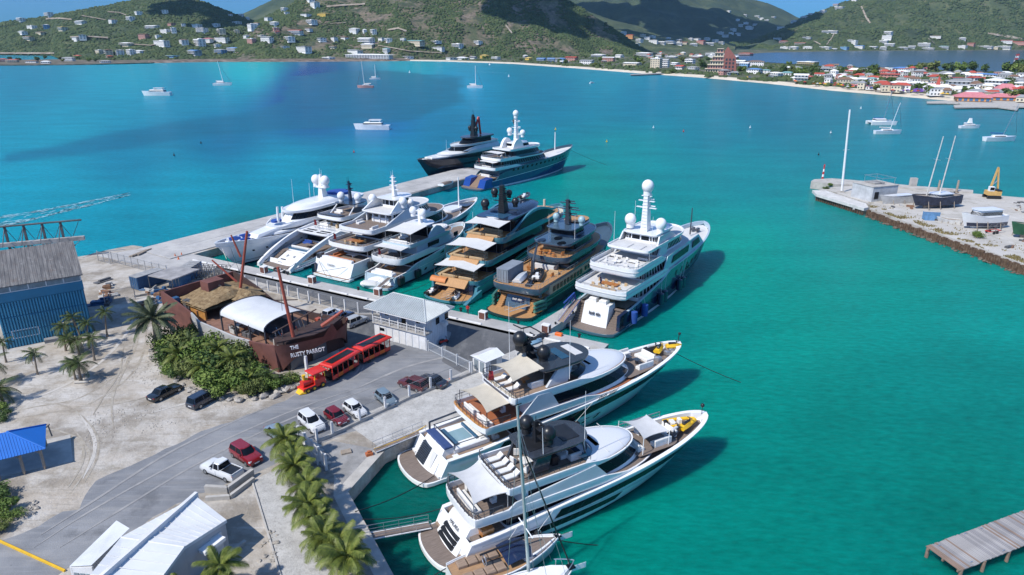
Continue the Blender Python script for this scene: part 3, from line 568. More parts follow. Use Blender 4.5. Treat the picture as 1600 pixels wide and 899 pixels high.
HLIST={'left_hill':("on the left hill slope","""33,34,14,6,w,w;77,22,20,7,w,g;72,45,14,7,b,w;50,45,18,5,w,w;37,54,22,5,w,w;98,48,16,6,c,y;125,38,24,5,w,w;64,54,18,4,c,n;46,63,16,6,c,n;130,62,20,8,w,g;120,64,12,6,w,g;205,33,12,7,w,w;217,23,18,5,w,w;
258,22,24,6,w,w;177,37,16,7,w,n;237,46,26,6,w,w;267,42,12,6,p,n;260,53,20,7,w,w;272,51,10,8,w,w;285,41,8,4,w,g;307,46,14,8,w,w;317,52,16,9,w,g;336,42,14,5,w,w;347,53,20,8,c,w;370,38,18,4,w,w;371,53,10,6,c,w;347,66,22,8,w,g;
360,26,8,4,w,r;377,26,8,4,w,w;387,26,6,4,w,w;253,73,26,10,w,w;287,70,28,9,w,n;312,74,32,14,w,w;325,66,14,6,w,p;340,74,12,5,w,w;225,61,14,8,p,n;247,60,10,5,w,w;197,72,22,5,c,w;170,86,26,9,c,n;188,87,22,10,w,g;155,84,12,6,c,w;205,86,12,9,w,w;
218,84,14,5,w,w;305,86,34,8,g,b;270,90,22,3,b,t;345,84,18,7,b,g;365,82,18,8,w,b;378,78,10,6,w,w;172,92,12,5,o,r"""),
 'centre_hill':("on the slope of the central hill","""387,61,10,6,w,g;396,47,16,10,w,w;394,68,12,8,p,w;485,3,14,7,w,w;492,12,16,9,w,w;505,26,18,5,y,y;445,18,10,6,w,w;448,23,10,4,w,g;478,26,16,4,w,g;420,33,12,6,w,g;430,41,12,7,w,w;403,41,8,5,w,n;487,38,18,7,w,w;432,48,12,5,p,w;434,53,10,4,p,r;
462,54,22,7,w,r;482,49,10,5,w,n;553,52,14,8,w,w;569,52,7,6,w,w;583,54,10,8,w,w;418,66,18,9,w,g;410,60,12,5,c,w;453,65,24,8,w,w;503,65,14,6,w,g;522,65,10,7,w,g;538,63,12,5,w,n;572,68,30,9,w,w;597,65,12,6,w,g;607,66,12,6,w,w;650,71,30,8,c,t;682,68,14,4,w,w;
475,82,34,10,w,g;550,83,40,5,w,g;604,83,10,8,w,t;685,80,18,7,w,g;715,75,16,7,w,w;747,69,12,5,w,w;577,94,84,10,w,w;514,96,18,6,w,w;638,92,16,4,w,g;630,65,8,5,w,w;575,75,20,6,c,w;445,76,14,4,w,g;520,76,10,4,c,n"""),
 'slope_hill':("inland valley","""985,60,12,6,o,r;1000,66,10,5,w,w;1012,62,9,4,w,w;1022,68,14,6,w,g;1035,70,12,5,w,w;1048,68,16,4,w,b;1060,71,14,5,w,w;1070,70,10,4,c,r;975,54,8,4,w,w;1085,72,12,4,w,w;1096,70,14,7,p,r;1005,58,8,4,c,w;1020,60,9,4,w,w;1105,63,8,4,w,w;1090,64,10,4,w,g;1118,66,8,4,w,w;1128,69,8,4,w,g;995,72,10,4,w,w;1080,63,7,3,w,w;1045,62,7,3,w,w;1062,65,8,3,c,w;1110,71,12,4,w,w"""),
 'far_mountain':("far mountain foot","""1148,49,9,4,w,w;1160,42,7,4,w,w;1172,45,8,4,w,w;1168,38,7,3,w,w;1182,40,6,3,w,g;1155,33,6,3,w,w;1165,26,7,3,w,w;1175,46,10,4,w,w;1185,28,8,3,w,w;1192,31,6,3,w,w;1145,55,8,4,w,w;1128,54,10,4,w,w;1136,58,9,4,w,g;1155,56,9,4,w,w;1140,20,6,3,w,w;1200,34,7,3,w,w;1210,29,6,3,w,g"""),
 'right_hill':("on the right hill beyond the pond","""1297,52,24,4,w,w;1262,61,13,3,w,w;1286,21,9,5,w,w;1266,25,6,4,w,w;1312,15,14,4,w,w;1257,26,8,3,w,w;1220,39,12,4,w,w;1240,33,9,4,w,w;1335,3,8,4,w,w;1306,8,8,4,w,r;1445,74,18,7,w,w;1463,60,16,4,w,n;1505,64,10,5,w,w;1388,55,12,6,w,w;1386,62,14,7,w,w;1382,69,12,6,w,w;1390,74,14,6,w,w;
1380,78,10,5,w,w;1335,70,8,7,w,w;1330,67,8,5,w,g;1250,71,16,4,c,r;1240,77,14,4,w,w;1262,77,14,4,w,w;1225,69,14,5,p,r;1225,78,12,5,w,w;1290,77,18,4,w,w;1303,79,10,3,w,w;1320,78,12,5,b,t;1343,77,14,6,w,b;1365,76,12,3,w,w;1410,77,16,3,w,w;1425,76,10,4,w,w;1450,79,18,4,w,w;1475,77,14,5,w,t;1505,77,12,6,w,w;1518,74,10,7,p,r;1540,76,22,4,w,w;1568,77,20,5,w,w;1572,68,16,5,w,r;1592,70,18,5,p,r;1555,77,8,4,c,w;1215,63,12,4,w,g"""),
 None:("in the beach town","""810,78,14,6,w,r;803,86,12,7,w,b;822,85,12,5,w,w;845,82,14,7,w,w;872,81,16,6,w,w;905,76,8,5,w,t;868,71,8,4,o,r;882,71,10,5,o,r;826,96,10,6,y,y;846,97,13,6,b,b;862,97,13,6,b,b;876,97,14,6,b,b;893,96,18,7,p,r;917,101,20,7,w,g;935,90,22,5,w,w;951,97,18,8,p,w;968,91,12,5,w,w;1007,89,26,7,w,w;
1022,93,16,5,p,w;988,104,26,6,c,w;1025,107,16,18,c,w;1038,106,14,15,w,g;1055,104,12,6,w,w;1063,109,14,6,w,r;1078,100,14,8,w,w;1050,92,16,4,w,w;1090,92,18,4,p,w;1083,111,16,7,w,g;1123,111,30,10,w,b;1157,104,14,10,w,w;1163,106,14,8,b,w;1180,104,26,9,w,n;1178,116,20,9,w,b;1196,116,14,7,w,t;
1143,93,20,4,p,w;1165,88,22,5,p,r;1112,88,18,5,w,w;757,92,12,6,y,y;775,94,12,5,w,w;764,76,10,4,w,w;779,80,14,5,w,g;783,76,10,4,w,w;795,83,10,5,w,w;705,94,16,4,w,g;722,94,18,4,w,w;740,93,10,4,w,g;1212,121,18,8,w,w;1230,119,18,6,w,t;1262,103,30,7,y,w;1245,111,14,6,w,g;1285,112,18,6,w,g;
1302,106,14,5,w,n;1300,124,22,6,w,w;1280,121,14,6,w,r;1326,117,40,7,c,r;1345,132,18,10,w,w;1362,128,12,6,w,t;1384,123,36,8,p,r;1383,112,22,6,w,w;1412,112,34,6,w,b;1438,121,26,7,p,r;1405,136,28,8,w,w;1378,134,22,7,w,t;1433,138,30,10,w,w;1462,122,26,8,w,g;1482,123,14,9,c,w;1452,143,18,9,w,w;
1495,139,32,15,w,g;1520,125,22,9,w,w;1541,123,34,8,w,b;1530,142,24,12,w,n;1556,137,28,14,w,w;1580,131,26,9,c,g;1588,146,24,12,w,w;1508,120,14,6,c,w;1570,120,18,7,c,w;1595,122,14,8,w,g;1545,150,22,8,w,r;1420,126,14,6,w,r;1356,119,14,5,w,g;1242,126,12,5,w,w;1262,124,14,5,o,r;1230,110,12,5,w,w""")}
rg=random.Random(11)
for hn,(zone,txt) in HLIST.items():
    for it in txt.replace('\n','').split(';'):
        px,py,wp,hp,wc,rc=it.split(',');px,py,wp,hp=map(float,(px,py,wp,hp))
        p=HILLS[hn].find(px,py) if hn else at(px,py,2.4)
        s=depth_scale(p);sh='flat' if(hn and rg.random()<.55) else rg.choice(['gable','hip','hip','flat'])
        if rc in 'rbpn':sh=rg.choice(['gable','hip'])
        zz=zone
        if hn=='left_hill':zz='high left hill' if py<48 else('foot of left hill' if py>68 else 'mid left hill')
        elif hn=='centre_hill':zz='high central hill' if py<45 else('foot of central hill' if py>75 else 'mid central hill')
        elif hn=='right_hill':zz='far pond shore' if py>73 else 'upper right hill'
        elif hn is None:zz='left beach town' if px<960 else('middle beach town' if px<1300 else 'right beach town')
        house(p,wp*s*.95,max(2.6,hp*s*.78),max(6,min(wp*s*.7,16)),wc,rc,sh,rg.uniform(-1.1,-.3),zz)
# extra small roofs that fill the town between the ones above
for i in range(20):
    px=rg.uniform(760,1600);t=rg.random();y1=interp(BE,px)-5;y0=max(interp([(760,82),(1000,84),(1130,97),(1300,105),(1600,114)],px),80);py=lerp(y0,y1,t)
    p=at(px,py,2.4);s=depth_scale(p)
    zz='left beach town' if px<960 else('middle beach town' if px<1300 else 'right beach town')
    house(p,rg.uniform(8,17),rg.choice([3,3.4,6,6.4]),rg.uniform(8,12),rg.choice('wwwwwcgp'),rg.choice('wwwggrrn'),rg.choice(['gable','hip','flat']),rg.uniform(-.5,.5),zz)
# the rest of the dense little town, past what can be singled out
rgb=random.Random(41);bw_,br_,bn_={c:MB() for c in 'wcgp'},{c:MB() for c in 'wgrn'},MB()
for i in range(150):
    px=rgb.uniform(1290,1605) if i<105 else rgb.uniform(985,1150);y1=(interp(BE,px)-6) if i<105 else 92;y0=interp([(985,84),(1150,88),(1290,108),(1600,119)],px);p=at(px,rgb.uniform(y0,y1),2.4);s=depth_scale(p);wd,dp,ht=rgb.uniform(6,15),rgb.uniform(6,10),rgb.choice([3,3.2,3.4,5.8,6]);a=rgb.uniform(-1,-.2);c_,s_=cos(a),sin(a)
    T_=lambda x,y_,z:(p.x+c_*x-s_*y_,p.y+s_*x+c_*y_,2.3+z)
    bw_[rgb.choice('wwwccgp')].hexa([T_(x,y_,z) for z in(0,ht) for x,y_ in((-wd/2,-dp/2),(wd/2,-dp/2),(wd/2,dp/2),(-wd/2,dp/2))])
    r_=br_[rgb.choice('wwggrrn')];e_=.55;h_=rgb.choice([.4,1.8,2.2]);r_.add([T_(-wd*e_,-dp*e_,ht-.1),T_(wd*e_,-dp*e_,ht-.1),T_(wd*e_,dp*e_,ht-.1),T_(-wd*e_,dp*e_,ht-.1),T_(-wd*.25,0,ht+h_),T_(wd*.25,0,ht+h_)],[(0,1,5,4),(1,2,5),(2,3,4,5),(3,0,4)])
    for st_ in range(int(ht/2.9)):
        for q_ in range(int(wd/2.6)):x=-wd/2+.7+q_*2.6;bn_.hexa([T_(a_,b_,c_2) for c_2 in(st_*2.9+.9,st_*2.9+2.1) for a_,b_ in((x,-dp/2-.12),(x+1.2,-dp/2-.12),(x+1.2,-dp/2+.05),(x,-dp/2+.05))])
bn_.build('town_windows',WINM,None,0,kind='stuff')['label']='small dark windows of the packed town houses'
for c in 'wcgp':bw_[c].build('town_walls',HW[c],None,0,kind='stuff')['label']='packed low house walls of the beach town'
for c in 'wgrn':br_[c].build('town_roofs',HR[c],None,0,kind='stuff')['label']='packed small roofs of the beach town'
# the stepped pink resort block, the church spire and the waterfront pavilion
t=thing('resort_building','tall stepped pink and cream resort block with a sloping pyramid gable above the beach','building',at(1126,114,2.4),-.28)
s=depth_scale(at(1126,114));PK,CRM=HW['p'],HW['c']
for i in range(6):
    wd=44*s*(1-.13*i);z=i*5.6*s
    MB().box(-wd*.5,wd*.08,-9,9,z,z+5.0*s).build('wall',PK if i%2 else CRM,t,0)
    k=MB();n_=7-i
    for q in range(n_):k.box(-wd*.5+(q+.2)*wd*.56/n_,-wd*.5+(q+.75)*wd*.56/n_,-9.15,-8.9,z+1.2*s,z+4*s)
    k.build('window',WINM,t,0,kind='stuff');MB().box(-wd*.52,wd*.09,-10.4,9.3,z+5.0*s,z+5.6*s).build('balcony',CRM,t,0)
MB().add([(44*s*.06,-9.5,0),(44*s*.5,-9.5,0),(44*s*.44,-9.5,22*s),(44*s*.16,-9.5,36*s),(44*s*.06,-9.5,30*s),(44*s*.06,9.5,0),(44*s*.5,9.5,0),(44*s*.44,9.5,22*s),(44*s*.16,9.5,36*s),(44*s*.06,9.5,30*s)],
   [(0,1,2,3,4),(9,8,7,6,5),(0,5,6,1),(1,6,7,2),(2,7,8,3),(3,8,9,4),(4,9,5,0)]).build('gable',mat('resort_terracotta',(.30,.12,.10),.9,var=.12,vs=.4),t,0)
k=MB()
for a in range(4):
    for q in range(3):k.box(44*s*(.12+q*.11),44*s*(.18+q*.11),-9.7,-9.3,(2+a*5)*s,(5+a*5)*s)
k.build('window',WINM,t,0,kind='stuff')
t=thing('church','white church with a steep red pyramid spire beside the beach road','church',at(1463,146,2.4),-.5);s=depth_scale(at(1463,146))
MB().box(-12*s,12*s,-9*s,9*s,0,9*s).build('wall',HW['w'],t,0)
MB().rings([[(-3.5*s,-3.5*s,9*s),(3.5*s,-3.5*s,9*s),(3.5*s,3.5*s,9*s),(-3.5*s,3.5*s,9*s)],[(-.5*s,-.5*s,24*s),(.5*s,-.5*s,24*s),(.5*s,.5*s,24*s),(-.5*s,.5*s,24*s)]],True,True,True).build('spire',HR['r'],t,0)
MB().add([(-13*s,-10*s,8.9*s),(13*s,-10*s,8.9*s),(13*s,0,13*s),(-13*s,0,13*s),(13*s,10*s,8.9*s),(-13*s,10*s,8.9*s)],[(0,1,2,3),(3,2,4,5),(0,3,5),(1,4,2)]).build('roof',HR['w'],t,0)
# waterfront: pier head, pavilions with pink roofs, jetties, long jetty
def jetty(name,label,pts,z,m,th=.8):
    k=MB();P=[at(x,y,z) for x,y in pts];k.prism([(p.x,p.y) for p in P],z-th,z);o=k.build(name,m,smooth=0);tag(o,label,'jetty');return o
jetty('jetty','pale concrete wharf in front of the pink roofed pavilion',[(1494,157),(1520,155.5),(1640,160),(1640,168),(1560,166.5),(1500,163)],1.6,CONC)
jetty('jetty','long pale floating pontoon left of the pavilion wharf',[(1448,159.5),(1492,157.5),(1518,161),(1516,163),(1480,161.5),(1449,161.5)],1.2,CONC)
jetty('jetty','stone pier reaching out from the wharf toward the anchored yacht',[(1490,165),(1530,163),(1552,164.5),(1592,168.5),(1590,172),(1560,168),(1530,168),(1492,168.5)],1.4,CONC)
jetty('jetty','dark narrow jetty standing off the middle of the beach',[(985,116.5),(1045,114.3),(1046,115.5),(986,118)],1.4,CONCD)
def pavilion(px,py,wp,dm,hp,rh,wall,rz,label):
    p=at(px,py,1.9);s=depth_scale(p);t=thing('pavilion',label,'building',p,rz);wd=wp*s;h=hp*s
    MB().box(-wd/2,wd/2,-dm/2,dm/2,0,h).build('wall',wall,t,0)
    k=MB()
    for i in range(6):k.box(-wd/2+wd*(i+.2)/6,-wd/2+wd*(i+.8)/6,-dm/2-.15,-dm/2+.1,.3,h*.75)
    k.build('archway',mat('pavilion_shutter',(.06,.16,.30),.6),t,0)
    e=1.14;MB().add([(-wd*e/2,-dm*e/2,h),(wd*e/2,-dm*e/2,h),(wd*e/2,dm*e/2,h),(-wd*e/2,dm*e/2,h),(-wd*.25,0,h+rh*s),(wd*.25,0,h+rh*s)],[(0,1,5,4),(1,2,5),(2,3,4,5),(3,0,4),(3,2,1,0)]).build('roof',HR['p'],t,0)
pavilion(1518,158,44,16,6,7,HW['o'],-.4,'orange waterfront pavilion under a broad pink hipped roof')
pavilion(1572,157,52,14,5,5,HW['o'],-.45,'long low waterfront hall with a pink roof right of the orange pavilion')
pavilion(1570,147,26,14,7,8,HW['w'],-.4,'white waterfront house with a steep pink pyramid roof behind the long hall')
# lattice mast by the pond
t=thing('radio_mast','red and white lattice mast leaning at the far right by the pond','mast',at(1582,110,2.5));s=depth_scale(at(1582,110));k=MB();k2=MB()
for i in range(8):
    q=k if i%2 else k2
    for(a,b) in((-1,-1),(1,-1),(1,1),(-1,1)):q.tube((a*1.3+i*.35,b*1.3,i*2.8*s),(a*1.3+i*.35+.35,b*1.3,(i+1)*2.8*s),.35,None,4)
    q.tube((-1.3+i*.35,-1.3,i*2.8*s),(1.3+i*.35,-1.3,(i+1)*2.8*s),.3,None,4);q.tube((1.3+i*.35,-1.3,i*2.8*s),(-1.3+i*.35,-1.3,(i+1)*2.8*s),.3,None,4)
k.build('red_section',REDP,t,0);k2.build('white_section',WHITE,t,0)
# ---------------------------------------------------------------- leafy clumps
def leafmat(name,a,b,c):return ramp_mat(name,[(.3,a),(.5,b),(.72,c)],1.1,.75,coords='Object',bump=0)
LEAF1=leafmat('leaf_green',(.045,.085,.018),(.11,.17,.035),(.22,.28,.065));LEAF2=leafmat('leaf_olive',(.06,.085,.022),(.13,.16,.045),(.24,.26,.085));LEAF3=leafmat('leaf_dark',(.03,.06,.018),(.065,.11,.03),(.12,.175,.05))
def crown(n,lobes,leaf,m,seed,name='crown'):
    rg=random.Random(seed);k=MB()
    L_=[(rg.uniform(-.55,.55),rg.uniform(-.55,.55),rg.uniform(-.2,.35),rg.uniform(.32,.6)) for _ in range(lobes)]
    for i in range(n):
        x,y,z,r=rg.choice(L_);d=Vector((rg.gauss(0,1),rg.gauss(0,1),rg.gauss(0,1))).normalized();rr=r*(rg.random()**.35)*rg.uniform(.85,1.15)
        c=Vector((x,y,z))+d*rr;u=(d+Vector((rg.gauss(0,.6),rg.gauss(0,.6),rg.gauss(0,.6)))).normalized();a=u.orthogonal().normalized();b=u.cross(a);s=leaf*rg.uniform(.6,1.4);ph=rg.random()*6.28
        a,b=a*cos(ph)+b*sin(ph),b*cos(ph)-a*sin(ph)
        k.add([c-a*s,c-b*s*.5,c+a*s,c+b*s*.5],[(0,1,2,3)])
    return k.mesh(name,m,0)
FT=[crown(420,5,.17,[LEAF1,LEAF3,LEAF2,LEAF3][i],40+i) for i in range(4)]
TRUNKM=MB().tube((0,0,-.9),(0,0,.1),.07,.05,6).mesh('trunk',mat('bark',(.10,.075,.05),.95,var=.3,vs=3),0)
rg=random.Random(21);tn=[0]
TP=[]
for i in range(95):
    px=rg.uniform(700,1610);y1=interp(BE,px)-3.5;y0=interp([(700,84),(1000,80),(1130,93),(1300,104),(1600,113)],px);TP.append((px,lerp(y0,y1,rg.random()**.8),rg.uniform(3.5,6.5)))
TP+=[(1222,117,9),(1252,121,9),(1270,119,9),(1238,119,8),(1310,118,7),(1360,125,9),(1362,117,9),(1340,121,7),(920,88,9),(940,97,8),(995,97,9),(1065,99,8),(1095,108,9),(1000,99,8),(875,100,6),(1460,114,11),(1480,113,10),(1500,114,11),(1520,113,10),(1440,113,9),(1455,110,9),(1575,116,12),(1590,113,12),(1600,119,10),(1540,114,9),(1425,114,8),
       (60,97,7),(95,95,6),(30,97,6),(140,97,6),(70,93,6),(100,98,5),(15,95,6),(122,94,6),(150,97,5),(180,96,5),(215,96,5)]
for i,(px,py,h) in enumerate(TP):
    p=at(px,py,1.6);z='on the left spit' if px<300 else('in the left beach town' if px<1000 else('middle beach town' if px<1300 else 'in the right beach town'))
    o=thing('tree',('dark' if i%4 in(1,3) else('olive' if i%4==2 else 'bright'))+' green round tree '+z,'tree',(p.x,p.y,1.6+h*.8),rg.random()*6,'trees '+z);o.scale=(h*rg.uniform(.9,1.3),h,h)
    link('crown',FT[i%4],o);link('trunk',TRUNKM,o)
scrub_flat=[]
rgs=random.Random(77)
while len(scrub_flat)<5200:
    px=rgs.uniform(640,1640);y1=interp(BE,px)-3.2-max(0,(px-1120)/45);y0=interp([(640,92),(760,82),(1000,70),(1110,70),(1150,97),(1300,105),(1600,116)],px);p=at(px,lerp(y0,y1,rgs.random()),2.4)
    if noise.noise((p.x/45,p.y/45,8.))+rgs.uniform(-.2,.2)<.02:continue
    scrub_flat.append((p.x,p.y,2.2,rgs.uniform(1.6,4.2),rgs.uniform(.8,1.3),rgs.random()*6.28))
blobs('town_greenery',np.array(scrub_flat),5,SCRUB,'low green gardens and hedges between the town houses')
# houses of the spit
for px,py,wp,hp,wc,rc in((20,98,16,4,'c','r'),(50,99,16,3,'w','n'),(108,96,18,5,'w','g'),(72,100,12,3,'w','w'),(122,93,10,5,'o','r'),(5,97,10,4,'p','r'),(165,99,14,3,'w','g')):
    p=at(px,py,1.6);s=depth_scale(p);house(p,wp*s,hp*s,9,wc,rc,'hip',rg.uniform(-.3,.3),'left spit')
# beach parasols
PAR={c:MB().rings([[(1.5*cos(a*pi/4),1.5*sin(a*pi/4),2.1) for a in range(8)],[(.05*cos(a*pi/4),.05*sin(a*pi/4),2.75) for a in range(8)]],True,True,True).mesh('canopy',m,0) for c,m in(('red',REDP),('yellow',YELL),('purple',mat('purple_canvas',(.14,.05,.30),.8)),('blue',BLUEC),('white',WHITEC),('orange',ORNG))}
POLE=MB().tube((0,0,0),(0,0,2.1),.05,None,5).mesh('pole',STEEL,0)
for i in range(100):
    px=rg.choice([rg.uniform(1150,1500),rg.uniform(1230,1480),rg.uniform(1300,1480)]);c='purple' if 1395<px<1450 and rg.random()<.8 else('yellow' if 1455<px<1480 else rg.choice(['red','red','orange','yellow','white','red','blue']))
    py=interp(BE,px)-rg.uniform(3.0,6.5)*(1+(px-1150)/700);p=at(px,py,1.6)
    o=thing('beach_parasol',f'{c} parasol on the beach in front of the town','parasol',p,rg.random(),'parasols along the town beach');o.scale=(1.3,)*3;link('canopy',PAR[c],o);link('pole',POLE,o)
# ================================================================ YACHTS
class Yacht:
    def __init__(s,name,label,S0,S1,bow,B,cat='yacht',length=None,heading=None,bow_in=False,group=None,at_world=None):
        if at_world:o,hd,s.L=at_world
        else:
            a=at(*S0);b=at(*S1);o=(a+b)/2;o.z=0;t=at(*bow);t.z=0
            s.L=(t-o).length;hd=atan2(t.y-o.y,t.x-o.x)
        s.B=B;s.o=Vector((o[0],o[1],0));s.hd=hd
        s.root=thing(name,label,cat,s.o,hd,group)
        s.M=Matrix.Translation(s.o)@Matrix.Rotation(hd,4,'Z')
    def W(s,x,y,z=0):return s.M@Vector((x,y,z))
    def part(s,name,mb,m,parent=None,smooth=40):return mb.build(name,m,parent or s.root,smooth)
    # ---- hull
    def hull(s,sheer,m,pl=2.,slope=.25,rake=5.,k=2.6,kw=1.8,flare=.93,boot=None,aftw=.9,bowe=.8,zb=-.7,cap=None,bulw=.8,deck=None,deck_t=(0,1),n=34,capw=.22,platm=None,plz=.55,platfull=True,transom=None,hx=None):
        s.hx=pl if hx is None else hx
        s.sheer_t,s.pl,s.rake,s.k,s.kw,s.flare,s.aftw,s.bowe,s.zb,s.slope=sheer,pl,rake,k,kw,flare,aftw,bowe,zb,slope
        H=(0,.1,.2,.32,.46,.6,.74,.87,1);ts=[1-(1-i/n)**1.25 for i in range(n+1)];R=[]
        for t in ts:
            R.append([s.hp(t,h,1) for h in H[::-1]]+[s.hp(t,h,-1) for h in H])
        b=MB();b.rings(R,False);b.add(R[0],[tuple(range(len(R[0])))])
        s.hullo=s.part('hull',b,m,smooth=50)
        # bulwark: inner face and cap rail, deck inside
        b=MB();bi=[]
        for sd in(1,-1):
            o_,i_,d_=[],[],[]
            for t in ts:
                x,y,z=s.hp(t,1,sd);w=max(0,abs(y)-capw);o_.append((x,y*1.006,z+.002));o2=(x-(capw if t>.97 else 0),w*sd,z+.03);i_.append(o2);d_.append((o2[0],w*sd,z-bulw))
            b.rings([[(p[0],p[1],p[2]-.12) for p in o_],[(p[0],p[1],p[2]+.03) for p in o_],i_,d_],False)
        s.part('bulwark',b,cap or m)
        b=MB()
        dt=[t for t in ts if deck_t[0]<=t<=deck_t[1]]
        b.rings([[(s.hp(t,1,1)[0]-(capw if t>.97 else 0),max(0,abs(s.hp(t,1,1)[1])-capw+.02)*u,s.hp(t,1,1)[2]-bulw+.03) for u in(1,.5,0,-.5,-1)] for t in dt],False)
        s.part('deck',b,deck or TEAK,smooth=0)
        if boot:s.band('boot_stripe',0,.985,boot,zf=lambda t:(-.05,.38))
        if pl>.2:
            w=s.B/2*aftw;pts=[]
            for i in range(13):
                a=-pi/2+pi*i/12;pts.append((pl*.75-pl*.75*abs(cos(a))**.7,w*sin(a)*(1 if i else 1)))
            pts=[(s.hx+1.2,-w)]+pts+[(s.hx+1.2,w)]
            s.part('swim_platform',MB().prism(pts,.12,plz),m,smooth=30)
            q=[(x+(.18 if x<pl else 0),y*.95-0) for x,y in pts];s.part('platform_teak',MB().prism(q,plz,plz+.03),platm or TEAK,smooth=0)
    def sheer(s,t):return interp(s.sheer_t,t)
    def wt(s,t):
        if t<.38:return s.B/2*(s.aftw+(1-s.aftw)*sin(t/.38*pi/2))
        u=(t-.38)/.62;return s.B/2*max(0,1-u**s.k)**s.bowe
    def hp(s,t,h,sd=1):
        zs=s.sheer(t);z=s.zb+(zs-s.zb)*h;Lw=s.L-s.rake;Lh=Lw+s.rake*max(0,h-.05)**.9 if h>.05 else Lw
        x0=s.hx+s.slope*max(0,z);x=x0+t*(Lh-x0)
        wl=s.wt(t)
        u=max(0,(t-.3)/.7);low=s.B/2*s.flare*(s.aftw+(1-s.aftw)*min(1,t/.38))*max(0,1-u**s.kw)**1.0 if t>.3 else s.wt(t)*s.flare
        y=lerp(low,wl,min(1,max(0,h))**.75);return(x,y*sd,z)
    def th(s,x):  # station and half beam at deck level for a given x
        t=max(0,min(1,(x-s.hx-s.slope*2.5)/(s.L-s.hx-s.slope*2.5)));return t
    def w(s,x):return s.wt(s.th(x))
    def band(s,name,t0,t1,m,zf,off=.035,n=26,sides=(1,-1),parent=None):
        """a strip laid on the hull side between two heights given by zf(t)"""
        for sd in sides:
            b=MB();R=[]
            for i in range(n+1):
                t=lerp(t0,t1,i/n);z0,z1=zf(t);zs=s.sheer(t);r=[]
                for q in(0,.33,.66,1):
                    z=lerp(z0,z1,q);p=s.hp(t,(z-s.zb)/(zs-s.zb),sd);r.append((p[0],p[1]+off*sd,p[2]))
                R.append(r)
            b.rings(R,False);w_=s.part(name,b,m,parent or s.hullo)
            if name=='window_band':
                b=MB()
                for i in range(2,n-1,2):
                    b.add([(p[0]+d,p[1]+.02*sd,p[2]) for d in(-.05,.05) for p in R[i]],[(0,1,5,4),(1,2,6,5),(2,3,7,6)])
                s.part('mullion',b,CHAR if m is GLASS else WHITE,s.hullo,0)
    def side_text(s,txt,t,z,size,m,sd=-1):
        p=Vector(s.hp(t,(z-s.zb)/(s.sheer(t)-s.zb),sd));q=Vector(s.hp(t+.02,(z-s.zb)/(s.sheer(t)-s.zb),sd));u=Vector(s.hp(t,(z+.3-s.zb)/(s.sheer(t)-s.zb),sd))-p
        x=(q-p) if sd==-1 else(p-q);text_mesh(txt,size,m,s.root,'lettering',frame(p+Vector((0,.06*sd,0)),x,u),.02)
    def marks_stern(s,x,z,h,wd,n,m,tilt):
        # lettering too small to read: upright strokes standing on the sloping panel
        b=MB();d=wd/n
        for i in range(n):
            if i==n//2:continue
            y0=wd/2-(i+.85)*d;y1=y0+d*.62;zz=h*(.9 if i%3 else 1.1)
            b.hexa([(x-.05,y0,z),(x+.03,y0,z),(x+.03,y1,z),(x-.05,y1,z),(x-.05+tilt*zz,y0,z+zz),(x+.03+tilt*zz,y0,z+zz),(x+.03+tilt*zz,y1,z+zz),(x-.05+tilt*zz,y1,z+zz)])
        s.part('lettering',b,m,None,0)
    def marks_side(s,t0,t1,z,h,n,m,sd=-1):
        b=MB()
        for i in range(n):
            if i==n//2:continue
            P=[Vector(s.hp(lerp(t0,t1,(i+e)/n),(zz-s.zb)/(s.sheer(t0)-s.zb),sd))+Vector((0,.07*sd,0)) for e in(.1,.7) for zz in(z,z+h*(.8 if i%2 else 1))]
            b.add(P,[(0,2,3,1)])
        s.part('lettering',b,m,None,0)
    # ---- plan outlines
    def outl(s,x0,x1,W,nose=3.,ra=1.,p=2.6,pn=2.,clip=.3,na=6,nsd=14,nn=9):
        H=[]
        for i in range(na+1):
            a=pi/2*i/na;H.append((x0+ra*(1-cos(a)**(2/p) if i<na else 1),W*sin(a)**(2/p) if i else 0.))
        for i in range(1,nsd):H.append((lerp(x0+ra,x1-nose,i/nsd),W))
        for i in range(nn+1):
            a=pi/2*i/nn;H.append((x1-nose+nose*sin(a)**(2/pn),W*cos(a)**(2/pn) if i<nn else 0.))
        H=[(x,min(y,max(0.02 if y>0 else 0,s.w(x)-clip)) if y>0 else 0.) for x,y in H]
        return H+[(x,-y) for x,y in H[-2:0:-1]]
    def tier(s,name,x0,x1,W,z0,z1,m,nose=3.,ra=.6,rake=1.,rakea=0.,tumble=.12,win=None,gm=None,pn=2.,clip=.3,top=True,p=5,crown=0.,mull=0,winname='window_band'):
        A=s.outl(x0,x1,W,nose,ra,p,pn,clip);Bq=s.outl(x0+rakea,x1-rake,W-tumble,nose,ra,p,pn,clip+tumble)
        b=MB();lo=[(x,y,z0) for x,y in A];hi=[(x,y,z1) for x,y in Bq];b.rings([lo,hi],True)
        if top:
            if crown:
                cx=(x0+x1)/2;R=[hi]
                for f,dz in((.9,.55),(.7,.85),(.35,1.)):R.append([(cx+(x-cx)*f,y*f,z1+crown*dz) for x,y,_ in hi])
                b.rings(R,True,False,True)
            else:b.add(hi,[tuple(range(len(hi)))])
        o=s.part(name,b,m,smooth=38)
